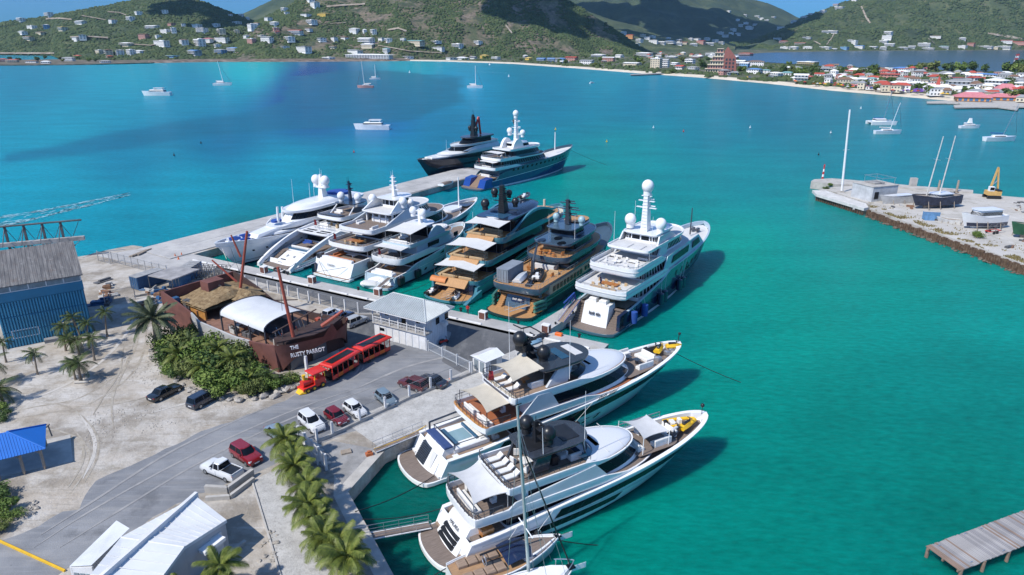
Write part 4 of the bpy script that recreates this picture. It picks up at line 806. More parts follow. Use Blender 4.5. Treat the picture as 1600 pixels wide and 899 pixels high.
        for wn in(win or[]):
            f0,f1,xa,xb=wn[:4];k=MB();N=len(A);off=.045
            for i in range(N):
                j=(i+1)%N
                if A[i][0]<xa-.01 or A[j][0]<xa-.01 or A[i][0]>xb+.01 or A[j][0]>xb+.01:continue
                dx,dy=A[j][0]-A[i][0],A[j][1]-A[i][1];l=hypot(dx,dy)
                if l<.02:continue
                nx,ny=-dy/l,dx/l
                if ny*(A[i][1]+A[j][1])<0 or(abs(A[i][1]+A[j][1])<.02 and nx*(A[i][0]-(x0+x1)/2)<0):nx,ny=-nx,-ny
                P=lambda q,f:Vector(lerp_v(lo[q],hi[q],f))+Vector((nx*off,ny*off,0))
                a,c,d,e=P(i,f0),P(j,f0),P(j,f1),P(i,f1)
                if mull:g=min(.3,mull/l);a,c,d,e=a.lerp(c,g/2),c.lerp(a,g/2),d.lerp(e,g/2),e.lerp(d,g/2)
                k.add([a,c,d,e],[(0,1,2,3)])
            s.part(winname,k,gm or GLASS,o,smooth=0 if mull else 40)
        return o
    def slab(s,name,x0,x1,W,z,th,m,bul=0.,nose=3.,ra=1.5,p=2.6,pn=2.,clip=.05,floor=None,flare=.12,bulx=None,wall=.16,rail=0.,railx=None,railm=None,step=1.3,aftlow=None):
        A=s.outl(x0,x1,W,nose,ra,p,pn,clip);In=s.outl(x0+flare*2,x1-flare*2,W-flare,nose,ra,p,pn,clip+flare)
        I2=s.outl(x0+wall,x1-wall,W-wall,nose,ra,p,pn,clip+wall)
        bz=lambda x:bul*(1 if bulx is None else max(0.,min(1.,(bulx-x)/2.5)))
        b=MB();b.rings([[(x,y,z-th) for x,y in In],[(x,y,z-th*.35) for x,y in A],[(x,y,z+bz(x)) for x,y in A],[(x,y,z+bz(x)) for x,y in I2],[(x,y,z) for x,y in I2]],True,True,not floor)
        o=s.part(name,b,m,smooth=35)
        if floor:s.part(name.replace('fascia','floor') if 'fascia' in name else 'deck_floor',MB().add([(x,y,z+.01) for x,y in I2],[tuple(range(len(I2)))]),floor,o,0)
        if rail:
            s.rail([(x,y,z+bz(x)) for x,y in s.outl(x0+wall*.6,x1-wall*.6,W-wall*.6,nose,ra,p,pn,clip+wall*.6)],rail,railx,railm,step,o)
        return o
    def rail(s,pts,h,xr=None,m=None,step=1.3,parent=None,mid=True):
        b=MB();N=len(pts);acc=0
        for i in range(N):
            a,c=Vector(pts[i]),Vector(pts[(i+1)%N]);
            if xr and not(xr[0]<=a.x<=xr[1] and xr[0]<=c.x<=xr[1]):continue
            l=(c-a).length
            if l<.01 or l>9:continue
            up=Vector((0,0,h));b.tube(a+up,c+up,.045,None,4)
            if mid:b.tube(a+up*.5,c+up*.5,.02,None,3)
            n=max(1,int(l/step+.5))
            for q in range(n):p=a.lerp(c,q/n);b.tube(p,p+up,.032,None,4)
        if b.v:s.part('rail',b,m or STEEL,parent,0)
    def awning(s,x0,x1,w0,w1,z,sag,m,zf,poles=True,rise=.0,pm=None,curve=.35):
        def fn(u,v):
            x=lerp(x0,x1,u);ww=lerp(w0,w1,u);e=curve
            xx=x+(e*2*(u-.5)*-1)*(4*v*(1-v));yy=(v-.5)*2*(ww-e*4*u*(1-u))
            return(xx,yy,z+rise*u-sag*(4*u*(1-u))*.3+sag*(1-abs(2*v-1)**2)*.8)
        b=MB();b.grid(10,10,fn);b.grid(10,10,lambda u,v:tuple(a-c for a,c in zip(fn(u,v),(0,0,.06))));o=s.part('awning',b,m,smooth=180)
        if poles:
            for u in(0,1):
                for v in(0,1):
                    p=fn(u,v);s.part('awning_pole',MB().tube((p[0],p[1],zf),p,.05,None,6),pm or STEEL,o)
    def dome(s,x,y,z,r,m,base=None):
        b=MB();b.sphere((x,y,z),r,14,9,1.08,-.75);b.rings([[(x+r*.66*cos(i*pi/6),y+r*.66*sin(i*pi/6),zz) for i in range(12)] for zz in(z-r*1.5,z-r*.75)],True,True,False)
        return s.part('radar_dome',b,m,s.masto if hasattr(s,'masto') else None,50)
    def mast(s,x,y,z,h,m,w0=.6,w1=.25,lean=-.6,spread=((.45,1.6),(.65,1.2),(.85,.8)),bars=True,lad=False):
        b=MB();R=[]
        for f in(0,.5,1):ww=lerp(w0,w1,f);X=x+lean*f;R.append([(X-ww,y-ww*.7,z+h*f),(X+ww,y-ww*.7,z+h*f),(X+ww*.8,y+ww*.7,z+h*f),(X-ww,y+ww*.7,z+h*f)])
        b.rings(R,True,True,True);s.masto=s.part('mast',b,m,None,0)
        for f,l in spread:
            X=x+lean*f;s.part('spreader',MB().box(X-.25,X+.25,y-l,y+l,z+h*f,z+h*f+.12),m,s.masto,0)
            if bars:s.part('radar_bar',MB().box(X+.3,X+.5,y-l*.8,y+l*.5,z+h*f+.3,z+h*f+.48).tube((X+.4,y-l*.2,z+h*f+.1),(X+.4,y-l*.2,z+h*f+.35),.12),m,s.masto,0)
        s.part('antenna',MB().tube((x+lean,y,z+h),(x+lean,y,z+h*1.25),.05,.02).tube((x+lean-.2,y+.3,z+h*.9),(x+lean-.2,y+.3,z+h*1.18),.035,.02),m,s.masto,0)
        if lad:
            k=MB()
            for i in range(12):zz=z+h*(i+.5)/12;k.box(x-w0-.1,x-w0+.1,y-.45,y+.45,zz,zz+.08)
            s.part('ladder',k,m,s.masto,0)
    def whip(s,x,y,z,h,m=None,r=.045):s.part('whip_antenna',MB().tube((x,y,z),(x-.15,y,z+h),r,r*.5,5),m or WHITE,None,0)
    def sofa(s,x,y,w,d,z,m,rot=0,back=True,name='sofa'):
        b=MB();c,sn=cos(rot),sin(rot)
        def bx(x0,x1,y0,y1,z0,z1):
            k=MB();k.box(x0,x1,y0,y1,z0,z1,.07);b.add([(x+c*p[0]-sn*p[1],y+sn*p[0]+c*p[1],p[2]) for p in k.v],k.f)
        bx(-d/2,d/2,-w/2,w/2,z,z+.42)
        if back:bx(-d/2,-d/2+.25,-w/2,w/2,z+.421,z+.85)
        s.part(name,b,m,None,0)
    def table(s,x,y,w,d,z,m):
        s.part('table',MB().box(x-d/2,x+d/2,y-w/2,y+w/2,z+.65,z+.72).box(x-.15,x+.15,y-.15,y+.15,z,z+.65),m,None,0)
    def chairs(s,pts,z,m):
        for(x,y,r) in pts:
            b=MB();c,sn=cos(r),sin(r);k=MB();k.box(-.28,.28,-.28,.28,z+.1,z+.45,.05);k.box(-.28,-.16,-.28,.28,z+.451,z+.9,.04);b.add([(x+c*p[0]-sn*p[1],y+sn*p[0]+c*p[1],p[2]) for p in k.v],k.f);s.part('deck_chair',b,m,None,0)
    def flag(s,x,y,z,m,h=2.2):
        o=s.part('flagstaff',MB().tube((x,y,z),(x-.9,y,z+h),.04,.03,5),VARN,None,0)
        b=MB();b.grid(6,3,lambda u,v:(x-.85+.12*sin(u*7)+v*-.1+.35*u,y+.15*sin(u*5),z+h-.1-u*1.35-v*.02+(.0)) if False else(x-.9+v*.75+.1*sin(u*6+v*3),y+.12*sin(u*7+v*2),z+h-.05-u*1.3-v*.35));s.part('flag',b,m,o,180)
    def stern_name(s,txt,x,z,size,m,tilt=.6,y=0,sub=None):
        M=frame((x,y,z),(0,-1,0),(tilt,0,1));text_mesh(txt,size,m,s.root,'lettering',M,.015)
        if sub:text_mesh(sub,size*.35,m,s.root,'lettering',frame((x-tilt*size*.9,y,z-size*.9),(0,-1,0),(tilt,0,1)),.015)
    def fender(s,t,label,m=None,sd=-1,r=.45,h=1.5,z=1.0):
        p=s.hp(t,max(.2,(z-s.zb)/(s.sheer(t)-s.zb)),sd);q=s.W(p[0],p[1]+sd*(r+.05),0)
        b=MB();b.rings([[(rr*cos(i*pi/5),rr*sin(i*pi/5),zz) for i in range(10)] for rr,zz in((r*.4,-h/2),(r*.95,-h/2+.15),(r,0),(r*.95,h/2-.15),(r*.4,h/2))],True,True,True)
        top=Vector(s.hp(t,1,sd));o=b.build('fender',m or BLACK,None,50,(q.x,q.y,z));tag(o,label,'fender','fenders along the hulls');
        tp=s.W(top.x,top.y+sd*.05,top.z)-Vector((q.x,q.y,z));MB().tube((0,0,h/2),tp,.03,None,4).build('rope',WHITEC,o,0)
    def gangway(s,x0,y0,z0,x1,y1,z1,wd,label,m=None,rails=True,rm=None):
        a,b_=s.W(x0,y0,z0),s.W(x1,y1,z1);d=(b_-a);l=d.length;rz=atan2(d.y,d.x);t=thing('gangway',label,'gangway',a,rz);dz=b_.z-a.z;L_=hypot(d.x,d.y)
        k=MB();P=lambda u,y,z:(u*L_,y,u*dz+z)
        k.add([P(0,-wd/2,0),P(1,-wd/2,0),P(1,wd/2,0),P(0,wd/2,0),P(0,-wd/2,.08),P(1,-wd/2,.08),P(1,wd/2,.08),P(0,wd/2,.08)],[(3,2,1,0),(4,5,6,7),(0,1,5,4),(1,2,6,5),(2,3,7,6),(3,0,4,7)]).build('walkway',m or TEAK,t,0)
        f=MB()
        for sd in(-1,1):f.tube(P(0,sd*wd/2,.04),P(1,sd*wd/2,.04),.06,None,4)
        f.build('frame',rm or WHITE,t,0)
        if rails:
            for sd in(-1,1):
                r=MB();n=max(2,int(L_/1.3))
                for i in range(n+1):r.tube(P(i/n,sd*wd/2,.05),P(i/n,sd*wd/2,1.),.025,None,4)
                r.tube(P(0,sd*wd/2,1.),P(1,sd*wd/2,1.),.03,None,4);r.tube(P(0,sd*wd/2,.55),P(1,sd*wd/2,.55),.02,None,4);r.build('handrail',STEEL,t,0)
    def line(s,p,q,label='dark mooring line slanting to the water',sag=.6,r=.05,m=None):
        a,b_=Vector(p),Vector(q);pts=[]
        for i in range(9):u=i/8;v=a.lerp(b_,u);v.z-=sag*4*u*(1-u);pts.append(v)
        o=MB().path(pts,r,4).build('mooring_line',m or BLACK,None,0);tag(o,label,'rope','mooring lines of the yachts')
    def slats(s,name,x0,z0,x1,z1,y0,y1,n,m,fill=.5,parent=None,proud=.05):
        """n dark openings on a sloping transom between (x0,z0) low and (x1,z1) high"""
        for i in range(n):
            a,b_=(i+.5-fill/2)/n,(i+.5+fill/2)/n
            k=MB();k.hexa([(lerp(x0,x1,a)-proud,y0,lerp(z0,z1,a)),(lerp(x0,x1,a),y0,lerp(z0,z1,a)-.02),(lerp(x0,x1,a),y1,lerp(z0,z1,a)-.02),(lerp(x0,x1,a)-proud,y1,lerp(z0,z1,a)),
                             (lerp(x0,x1,b_)-proud,y0,lerp(z0,z1,b_)),(lerp(x0,x1,b_),y0,lerp(z0,z1,b_)-.02),(lerp(x0,x1,b_),y1,lerp(z0,z1,b_)-.02),(lerp(x0,x1,b_)-proud,y1,lerp(z0,z1,b_))]);s.part(name,k,m,parent,0)
    def transom(s,x0,z0,x1,z1,w0,w1,m,back=1.2,bulge=.35,name='transom'):
        """sloping, gently bowed stern panel standing on the platform"""
        b=MB();n=10
        lo=[(x0-bulge*(1-(2*i/n-1)**2),lerp(-w0,w0,i/n),z0) for i in range(n+1)];hi=[(x1-bulge*(1-(2*i/n-1)**2),lerp(-w1,w1,i/n),z1) for i in range(n+1)]
        lo2=[(x1+back,y,z0) for _,y,_ in lo];hi2=[(x1+back,y,z1) for _,y,_ in hi]
        b.rings([lo2,lo,hi,hi2],False);b.add([lo2[0],lo[0],hi[0],hi2[0]],[(0,1,2,3)]);b.add([lo2[-1],lo[-1],hi[-1],hi2[-1]],[(3,2,1,0)]);return s.part(name,b,m,None,50)
    def steps(s,x0,x1,z0,z1,y0,y1,n,m,name='stair'):
        b=MB()
        for i in range(n):b.box(lerp(x0,x1,i/n),x1+.3,y0,y1,lerp(z0,z1,i/n)-.02,lerp(z0,z1,(i+1)/n))
        s.part(name,b,m,None,0)
def lerp_v(a,b,f):return tuple(lerp(p,q,f) for p,q in zip(a,b))
REDF=mat('red_flag_cloth',(.45,.03,.035),.8,var=.3,vs=2);BLUF=mat('dark_blue_flag_cloth',(.02,.03,.14),.8,var=.3,vs=2)
LETD=mat('dark_lettering',(.03,.035,.05),.4)
def craft(name,label,cat,M,L,W,kind,m1,m2,group=None):
    """small tender or jet ski resting where M puts it"""
    t=thing(name,label,cat,M.to_translation(),M.to_euler().z,group)
    if kind=='rib':
        for sd in(-1,1):MB().path([(0,sd*W*.42,.45),(L*.55,sd*W*.42,.45),(L*.8,sd*W*.3,.52),(L*.97,sd*W*.06,.6)],W*.13,8).build('tube',m1,t)
        MB().rings([[(x,-w_,.35),(x,0,.0),(x,w_,.35)] for x,w_ in((.1,W*.36),(L*.6,W*.36),(L*.95,.05))],False).build('hull',m2,t);MB().box(.2,L*.7,-W*.34,W*.34,.3,.38).build('floor',TEAKG,t,0)
        MB().box(L*.4,L*.5,-.3,.3,.38,1.,.06).build('console',WHITE,t,0);MB().box(L*.15,L*.3,-W*.28,W*.28,.38,.75,.06).build('seat',CUSH,t,0);MB().box(-.25,.2,-.2,.2,.2,1.,.08).build('outboard',BLACK,t,0)
    elif kind=='covered':
        R=[]
        for i in range(11):
            u=i/10;w_=W/2*(1-u**3)**.7 if u<1 else.02;h=.75+.25*sin(u*3);R.append([(u*L,-w_,.35),(u*L,-w_*.9,.1),(u*L,w_*.9,.1),(u*L,w_,.35),(u*L,w_*.55,h),(u*L,-w_*.55,h)])
        MB().rings(R,True,True,True).build('hull',m1,t);MB().rings([[(p[0],p[1]*1.01,p[2]+.03) for p in r[3:]+r[:1]] for r in R[1:9]],False).build('cover',m2,t)
    else:
        R=[]
        for i in range(9):
            u=i/8;w_=W/2*(1-u**2.5)**.6 if u<1 else.02;R.append([(u*L,-w_,.3),(u*L,-w_*.7,.05),(u*L,w_*.7,.05),(u*L,w_,.3),(u*L,w_*.5,.55+.15*sin(u*3)),(u*L,-w_*.5,.55+.15*sin(u*3))])
        MB().rings(R,True,True,True).build('hull',m1,t);MB().box(L*.15,L*.6,-W*.17,W*.17,.55,.9,.08).build('seat',m2,t,0);MB().tube((L*.65,-.35,1.05),(L*.65,.35,1.05),.05).tube((L*.62,0,.6),(L*.65,0,1.05),.08).build('handlebar',BLACK,t,0)
    return t
def on(y,x,yy,z,r=0.):return y.M@Matrix.Translation((x,yy,z))@Matrix.Rotation(r,4,'Z')
def lounger(y,x,yy,z,r,label):
    M=on(y,x,yy,z,r);t=thing('sun_lounger',label,'sun lounger',M.to_translation(),M.to_euler().z,'loungers on the yacht sundecks')
    MB().box(-.95,.5,-.36,.36,.22,.38,.06).build('cushion',CUSH,t,0);MB().hexa([(.5,-.36,.22),(1.,-.36,.55),(1.,.36,.55),(.5,.36,.22),(.5,-.36,.38),(.95,-.36,.72),(.95,.36,.72),(.5,.36,.38)]).build('backrest',CUSH,t,0);MB().box(-.9,.8,-.3,-.24,0,.22).box(-.9,.8,.24,.3,0,.22).build('frame',STEEL,t,0)
# ---------------------------------------------------------------- front yacht with the black hardtop (nearest), stern name HALARA
y=Yacht('motor_yacht','nearest large white motor yacht with black domes, striped transom and a grey stern awning',(635,838,.6),(692,887,.6),(1107,643,5.6),7.6)
y.hull([(0,2.3),(.1,2.5),(.2,3.0),(.35,3.5),(.6,4.1),(.8,4.8),(1,5.6)],WHITE,pl=2.4,slope=.5,rake=7.5,k=2.8,kw=1.7,bowe=.58,boot=NAVY,deck=TEAKG,deck_t=(0,1),bulw=.85,aftw=.92,capw=.5,platm=TEAKG)
y.band('window_band',.30,.93,GLASS,lambda t:(lerp(2.0,3.0,sm((t-.3)/.6)),lerp(2.95,4.15,sm((t-.3)/.62))-max(0,t-.8)*1.6))
y.band('window_band',.12,.62,GLASS,lambda t:(lerp(.85,1.0,t),lerp(1.55,1.85,t)))
y.band('rubbing_strake',.04,.80,SILVER,lambda t:(lerp(1.75,2.1,t),lerp(1.9,2.25,t)),off=.09)
tr=y.transom(2.4,.6,4.1,2.9,2.3,2.0,WHITE,1.4,.3)
y.slats('louvre',2.42,.75,3.42,2.05,-1.55,1.55,3,BLACK,.55,tr,.38)
y.stern_name('HALARA',3.3,2.38,.52,LETD,.74)
y.part('badge',MB().box(2.9,2.96,-.35,.35,1.95,2.03),LETD,tr,0)
y.steps(2.6,5.2,.58,2.2,-3.2,-2.35,7,TEAK);y.steps(2.6,5.2,.58,2.2,2.35,3.2,7,TEAK)
y.part('aft_deck',MB().box(4.0,8.0,-3.1,3.1,1.95,2.2),TEAKG,None,0)
y.sofa(5.0,.6,3.6,.9,2.2,CUSH,0);y.part('sideboard',MB().box(5.0,6.3,-2.9,-1.7,2.2,2.95,.05),VARN,None,0);y.table(6.6,.5,2.2,1,2.2,VARN)
y.tier('main_house',7.6,26,3.0,2.2,4.15,WHITE,nose=7,rake=1.2,win=[(.2,.92,7.5,25)],clip=.75)
y.slab('upper_deck_fascia',3.6,28.2,3.62,4.3,.42,WHITE,.62,nose=9,ra=1.3,p=3.4,pn=2.1,clip=.12,floor=TEAKG,bulx=22,rail=.75,railx=(0,7.2),railm=DSTEEL,step=.8)
y.awning(4.1,7.7,2.9,3.1,6.5,.55,GREYC,4.9,curve=.45,rise=.25)
y.sofa(5.0,0,3.8,.9,4.3,CUSH,0);y.table(6.3,.2,1.8,1.0,4.3,TEAKG);y.chairs([(7.2,-1,pi),(7.2,.2,pi),(7.2,1.3,pi),(5.9,2,0)],4.3,CUSH)
y.tier('upper_house',9.4,26.2,3.2,4.32,6.45,WHITE,nose=8.5,rake=2.6,win=[(.18,.80,10,25.9)],clip=.42,gm=GLASS)
y.part('side_fairing',MB().hexa([(7.6,-3.55,4.9),(19.5,-3.5,4.9),(19.5,-3.3,4.9),(7.6,-3.35,4.9),(8.4,-3.5,5.45),(18.0,-3.45,6.5),(18.,-3.3,6.5),(8.4,-3.35,5.45)]),SILVER,None,0)
y.part('side_fairing',MB().hexa([(7.6,3.35,4.9),(19.5,3.3,4.9),(19.5,3.5,4.9),(7.6,3.55,4.9),(8.4,3.35,5.45),(18.0,3.3,6.5),(18.,3.45,6.5),(8.4,3.5,5.45)]),SILVER,None,0)
y.slab('sun_deck_fascia',7.5,25.0,3.38,6.6,.42,WHITE,.5,nose=8.2,ra=.7,p=5,pn=2.2,clip=.25,floor=TEAKG,bulx=19.5,rail=.7,railx=(0,8.6),railm=DSTEEL,step=.6)
y.rail([(x,-3.1,7.15) for x in np.linspace(8.6,17.5,8)],.45,None,DSTEEL,1.4)
y.tier('roof_crown',17.4,24.9,3.25,6.58,6.72,mat('roof_white_gelcoat',(.64,.66,.69),.25,coat=.4),nose=8,ra=.8,rake=.2,crown=.26,clip=.34)
for a in(20.2,22.4):y.part('roof_seam',MB().box(a,a+.05,-2.6,2.6,6.93,6.97),GREYC,None,0)
y.tier('windscreen',17.2,19.6,2.5,6.7,7.5,BLUEGLASS,nose=2.2,ra=.3,rake=.9,clip=.6,top=False)
for yy in(-2.2,2.2):y.part('hardtop_leg',MB().hexa([(10.6,yy-.15,6.7),(12.8,yy-.15,6.7),(12.8,yy+.15,6.7),(10.6,yy+.15,6.7),(11.6,yy-.15,9.0),(13.2,yy-.15,9.0),(13.2,yy+.15,9.0),(11.6,yy+.15,9.0)]),CHAR,None,0)
for yy in(-2.2,2.2):y.part('hardtop_leg',MB().tube((17.6,yy,6.8),(17.0,yy,9.0),.1),CHAR,None,0)
y.slab('hardtop',10.6,18.6,2.55,9.1,.3,CHAR,0,nose=2.6,ra=1.,p=4,clip=.3)
for a,b_ in((11.2,13.2),(15.2,17.2)):y.part('roof_hatch',MB().box(a,b_,-1.4,1.4,9.1,9.16),BLACK,None,0)
y.mast(13.0,0,9.1,2.4,BLACK,.5,.2,-.3,((.3,1.7),(.7,1.1)))
y.dome(12.4,1.35,10.7,.78,BLACK);y.dome(13.4,-1.35,10.6,.78,BLACK);y.whip(17.4,-2.1,7.2,7.5);y.whip(12.2,-2.3,9.1,3)
for i in range(4):lounger(y,9.0,2.2-i*1.15,6.66,0,('white sun lounger on the nearest yacht sundeck, '+['farthest from the camera','second from the far rail','third from the far rail','closest to the near rail'][i]))
for i,(a,b_,r) in enumerate(((10.6,.9,.3),(10.9,-1.1,2.),(11.6,2.1,1.1),(12.5,-.6,2.9),(13.3,.8,-2.),(12.4,-2.0,1.6))):y.chairs([(a,b_,r)],6.66,CUSH)
y.table(11.5,-.1,1.2,1.2,6.66,CUSH);y.sofa(15.6,0.2,2.6,.9,6.66,CUSH,pi);y.sofa(16.6,-1.5,1.4,.8,6.66,CUSH,pi/2);y.part('bar_counter',MB().box(13.8,14.5,-1.6,1.2,6.66,7.7,.05),BLACK,None,0)
# foredeck lounge, its awning and the bow well
y.part('foredeck_lounge',MB().add([(x,yy,4.62) for x,yy in y.outl(24.6,31.2,2.4,2,.6,5,2.4,.7)],[tuple(range(len(y.outl(24.6,31.2,2.4,2,.6,5,2.4,.7))))]),TEAKG,None,0)
y.awning(25.3,29.2,2.2,2.0,6.6,.4,GREYC,4.6,curve=.4,rise=-.2,pm=WHITE)
y.sofa(25.6,0,3.2,.9,4.62,CUSH,0);y.sofa(28.6,1.5,2.4,.9,4.62,CUSH,-pi/2);y.sofa(28.6,-1.4,2.4,.9,4.62,CUSH,pi/2);y.sofa(30.6,0,2.4,1.2,4.62,CUSH,pi);y.table(27.8,0,1.3,1.3,4.62,TEAKG)
y.rail([tuple(Vector(y.hp(t,1,1))+Vector((0,-.2,.03))) for t in np.linspace(.66,.84,6)],.8,None,STEEL,1.5)
craft('tender','yellow and grey inflatable tender stowed in the bow of the nearest yacht','tender',on(y,31.2,.8,4.72,-.28),3.9,1.7,'rib',YELL,GREYC)
craft('jet_ski','yellow jet ski on the nearest yacht foredeck, right beside the bow tip','jet ski',on(y,32.2,-.75,4.8,.22),2.6,1.,'jet',YELL,BLACK)
craft('jet_ski','black jet ski lying aft of the yellow one on the nearest yacht foredeck','jet ski',on(y,30.2,-1.1,4.7,.3),2.5,1.,'jet',BLACK,GREYC)
y.part('anchor_ball',MB().tube((y.L-1.1,0,5.5),(y.L-1.1,0,6.6),.04).sphere((y.L-1.1,0,6.7),.25,8,6),BLACK,None)
y.gangway(1.9,3.0,.75,-5.8,3.9,1.5,1.0,'narrow gangway with white handrails from the nearest yacht stern towards the palm bed quay',TEAKG)
y.line(y.W(3.2,3.2,2.2),at(566,812,1.9),'dark stern line from the nearest yacht to the quay under the palms',.4);y.line(y.W(1.5,-2.5,.6),at(700,940,.2),'stern line from the nearest yacht running to the water near the sailing boat',.3)
y.line(y.W(2.5,-3.0,.8),at(575,950,1.6),'second stern line of the nearest yacht crossing the water to the lower quay',.3)
for i,t in enumerate((.14,.26)):y.fender(t,('black fender beside the stern quarter of the nearest yacht','black fender between the nearest yacht and the wooden sailing boat')[i],BLACK,-1,.42,1.5,.9)
Y9=y
# ---------------------------------------------------------------- second yacht with beige awnings and black radar arch
y=Yacht('motor_yacht','white motor yacht moored along the apron with beige awnings and black radar arch',(608,715,.6),(655,760,.6),(1066,533,6.2),8.6)
y.hull([(0,2.6),(.12,2.7),(.16,2.9),(.28,3.6),(.5,4.2),(.75,5.0),(1,6.2)],WHITE,pl=2.6,slope=.5,rake=9,k=2.7,kw=1.6,bowe=.6,boot=GREYC,deck=TEAK,bulw=.9,aftw=.9,capw=.5,platm=TEAKG)
y.band('window_band',.34,.97,GLASS,lambda t:(lerp(2.1,3.8,sm((t-.3)/.8)),lerp(3.4,5.0,sm((t-.3)/.8))-max(0,t-.85)*3))
y.band('window_band',.18,.32,GLASS,lambda t:(2.2,2.9));y.band('rubbing_strake',.05,.62,WHITE2,lambda t:(1.5,1.72),off=.1)
for t in(.40,.46,.56,.62):y.band('porthole',t,t+.018,GLASS,lambda q:(1.15,1.75),n=2)
y.marks_side(.52,.60,4.05,.7,9,LETD)
tr=y.transom(2.6,.6,4.4,3.3,2.5,2.2,WHITE,1.2,.35)
y.slats('louvre',2.62,.8,3.9,2.7,-.4,1.75,10,CHAR,.5,tr,.4);y.part('hatch',MB().hexa([(2.62,-1.7,1.0),(2.7,-1.7,1.0),(2.7,-.8,1.0),(2.62,-.8,1.0),(3.5,-1.7,2.5),(3.6,-1.7,2.5),(3.6,-.8,2.5),(3.5,-.8,2.5)]),GREYC,tr,0)
y.marks_stern(4.0,3.0,.36,2.2,8,LETD,.7)
y.part('stern_cushion',MB().box(4.2,5.3,-2.4,2.4,3.25,3.5,.1),mat('navy_cushion',(.03,.06,.17),.8,var=.1),None,0)
y.steps(2.7,5.4,.58,2.4,-3.6,-2.6,7,WHITE);y.steps(2.7,5.4,.58,2.4,2.6,3.6,7,WHITE)
y.part('aft_deck',MB().box(4.4,14,-3.5,3.5,2.1,2.35),TEAK,None,0)
y.part('pool_surround',MB().box(5.4,10.2,-2.5,2.5,2.35,2.95,.1),WHITE,None,0);y.part('pool',MB().box(6.5,8.6,-1.2,1.2,2.94,2.99),mat('pool_water',(.20,.32,.37),.08),None,0);y.part('pool_step',MB().box(5.9,6.4,-1.9,1.9,2.95,3.2,.05).box(8.7,9.0,-1.9,1.9,2.95,3.3,.05),BLUEGLASS,None,0)
y.part('sunpad',MB().box(9.1,10.1,-2.2,2.2,2.95,3.15,.06),CUSH,None,0)
y.part('pool_rail',MB().path([(5.3,-2.6,3.7),(10.2,-2.7,3.7),(10.2,-2.7,2.9)],.06).path([(5.3,2.6,3.7),(10.2,2.7,3.7)],.06).path([(5.4,-2.6,3.7),(5.4,2.6,3.7)],.06).tube((5.4,-2.6,2.9),(5.4,-2.6,3.7),.05).tube((5.4,2.6,2.9),(5.4,2.6,3.7),.05),CHAR,None,0)
y.part('stern_crane',MB().path([(5.0,3.1,2.6),(5.0,3.1,3.9),(9.4,3.1,4.2)],.14),CHAR,None,0)
y.sofa(11.2,2.0,1.6,.9,2.35,CUSH);y.sofa(11.2,-1.6,1.6,.9,2.35,CUSH);y.chairs([(12.3,.2,pi),(12.2,1.2,pi)],2.35,CUSH)
y.tier('main_house',13.2,34,3.5,2.3,4.55,WHITE,nose=8,rake=1.5,win=[(.15,.9,13.2,33)],clip=.85)
o=y.slab('upper_deck_fascia',8.4,36,4.15,4.75,.5,WHITE,.55,nose=10,ra=1.5,p=3.6,pn=2.1,clip=.15,floor=mat('red_teak',(.30,.11,.05),.55,var=.2,vs=1.2,stretch=(1,14,1)),bulx=26,rail=.85,railx=(0,12.6),railm=DSTEEL,step=1.)
y.part('teak_capping',MB().rings([[(x,yy,5.31) for x,yy in y.outl(8.36,30,4.17,8,1.5,3.6,2,.13)[:6]],[(x+.35,yy*.97,5.33) for x,yy in y.outl(8.36,30,4.17,8,1.5,3.6,2,.13)[:6]]],False).rings([[(x,-yy,5.31) for x,yy in y.outl(8.36,30,4.17,8,1.5,3.6,2,.13)[:6]],[(x+.35,-yy*.97,5.33) for x,yy in y.outl(8.36,30,4.17,8,1.5,3.6,2,.13)[:6]]],False),mat('honey_teak',(.46,.22,.07),.4,var=.1),None,0)
y.awning(9.4,13.9,3.3,3.3,7.0,.5,CREAM,5.3,curve=.4,rise=.3,pm=CHAR)
y.sofa(10.0,-1.8,2.4,.9,4.75,CUSH);y.sofa(10.0,1.4,2.4,.9,4.75,CUSH);y.table(12.0,0,2.6,1.2,4.75,VARN);y.chairs([(13,-1,pi),(13,0,pi),(13,1,pi)],4.75,CUSH)
y.tier('upper_house',15,34.4,3.7,4.77,7.2,WHITE,nose=10.5,rake=3.4,win=[(.2,.78,15.4,34)],clip=.5)
y.part('wing',MB().hexa([(13.6,-4.05,5.2),(19.5,-3.9,5.2),(19.5,-3.7,5.2),(13.6,-3.85,5.2),(16.2,-3.95,7.5),(18.2,-3.9,7.4),(18.2,-3.7,7.4),(16.2,-3.75,7.5)]),SILVER,None,0)
y.slab('sun_deck_fascia',12.6,33.0,3.9,7.4,.55,WHITE,.5,nose=10.4,ra=1.,p=5,pn=2.2,clip=.3,floor=TEAK,bulx=25,rail=.8,railx=(0,15),railm=DSTEEL,step=.9)
y.part('stern_band',MB().rings([[(x-.03,yy,7.55) for x,yy in y.outl(12.6,32,3.65,8,1.,5,2,.4)[:6]],[(x-.03,yy,7.9) for x,yy in y.outl(12.6,32,3.65,8,1.,5,2,.4)[:6]]],False).rings([[(x-.03,-yy,7.55) for x,yy in y.outl(12.6,32,3.65,8,1.,5,2,.4)[:6]],[(x-.03,-yy,7.9) for x,yy in y.outl(12.6,32,3.65,8,1.,5,2,.4)[:6]]],False),NAVY,None,0)
y.awning(13.4,18.0,2.7,2.6,9.6,.55,CREAM,8.0,curve=.45,rise=.5,pm=CHAR)
for i in range(3):lounger(y,14.4,2.0-i*1.5,7.46,0,'white sun lounger under the beige awning of the second yacht, '+['on the far side','in the middle','on the near side'][i])
y.sofa(17.4,-1.7,1.8,.9,7.46,CUSH,pi/2);y.table(16.6,-.3,1.2,1.2,7.46,VARN)
y.tier('roof_crown',23,32.9,3.75,7.38,7.5,MATS['roof_white_gelcoat'],nose=10,ra=1,rake=.2,crown=.36,clip=.4)
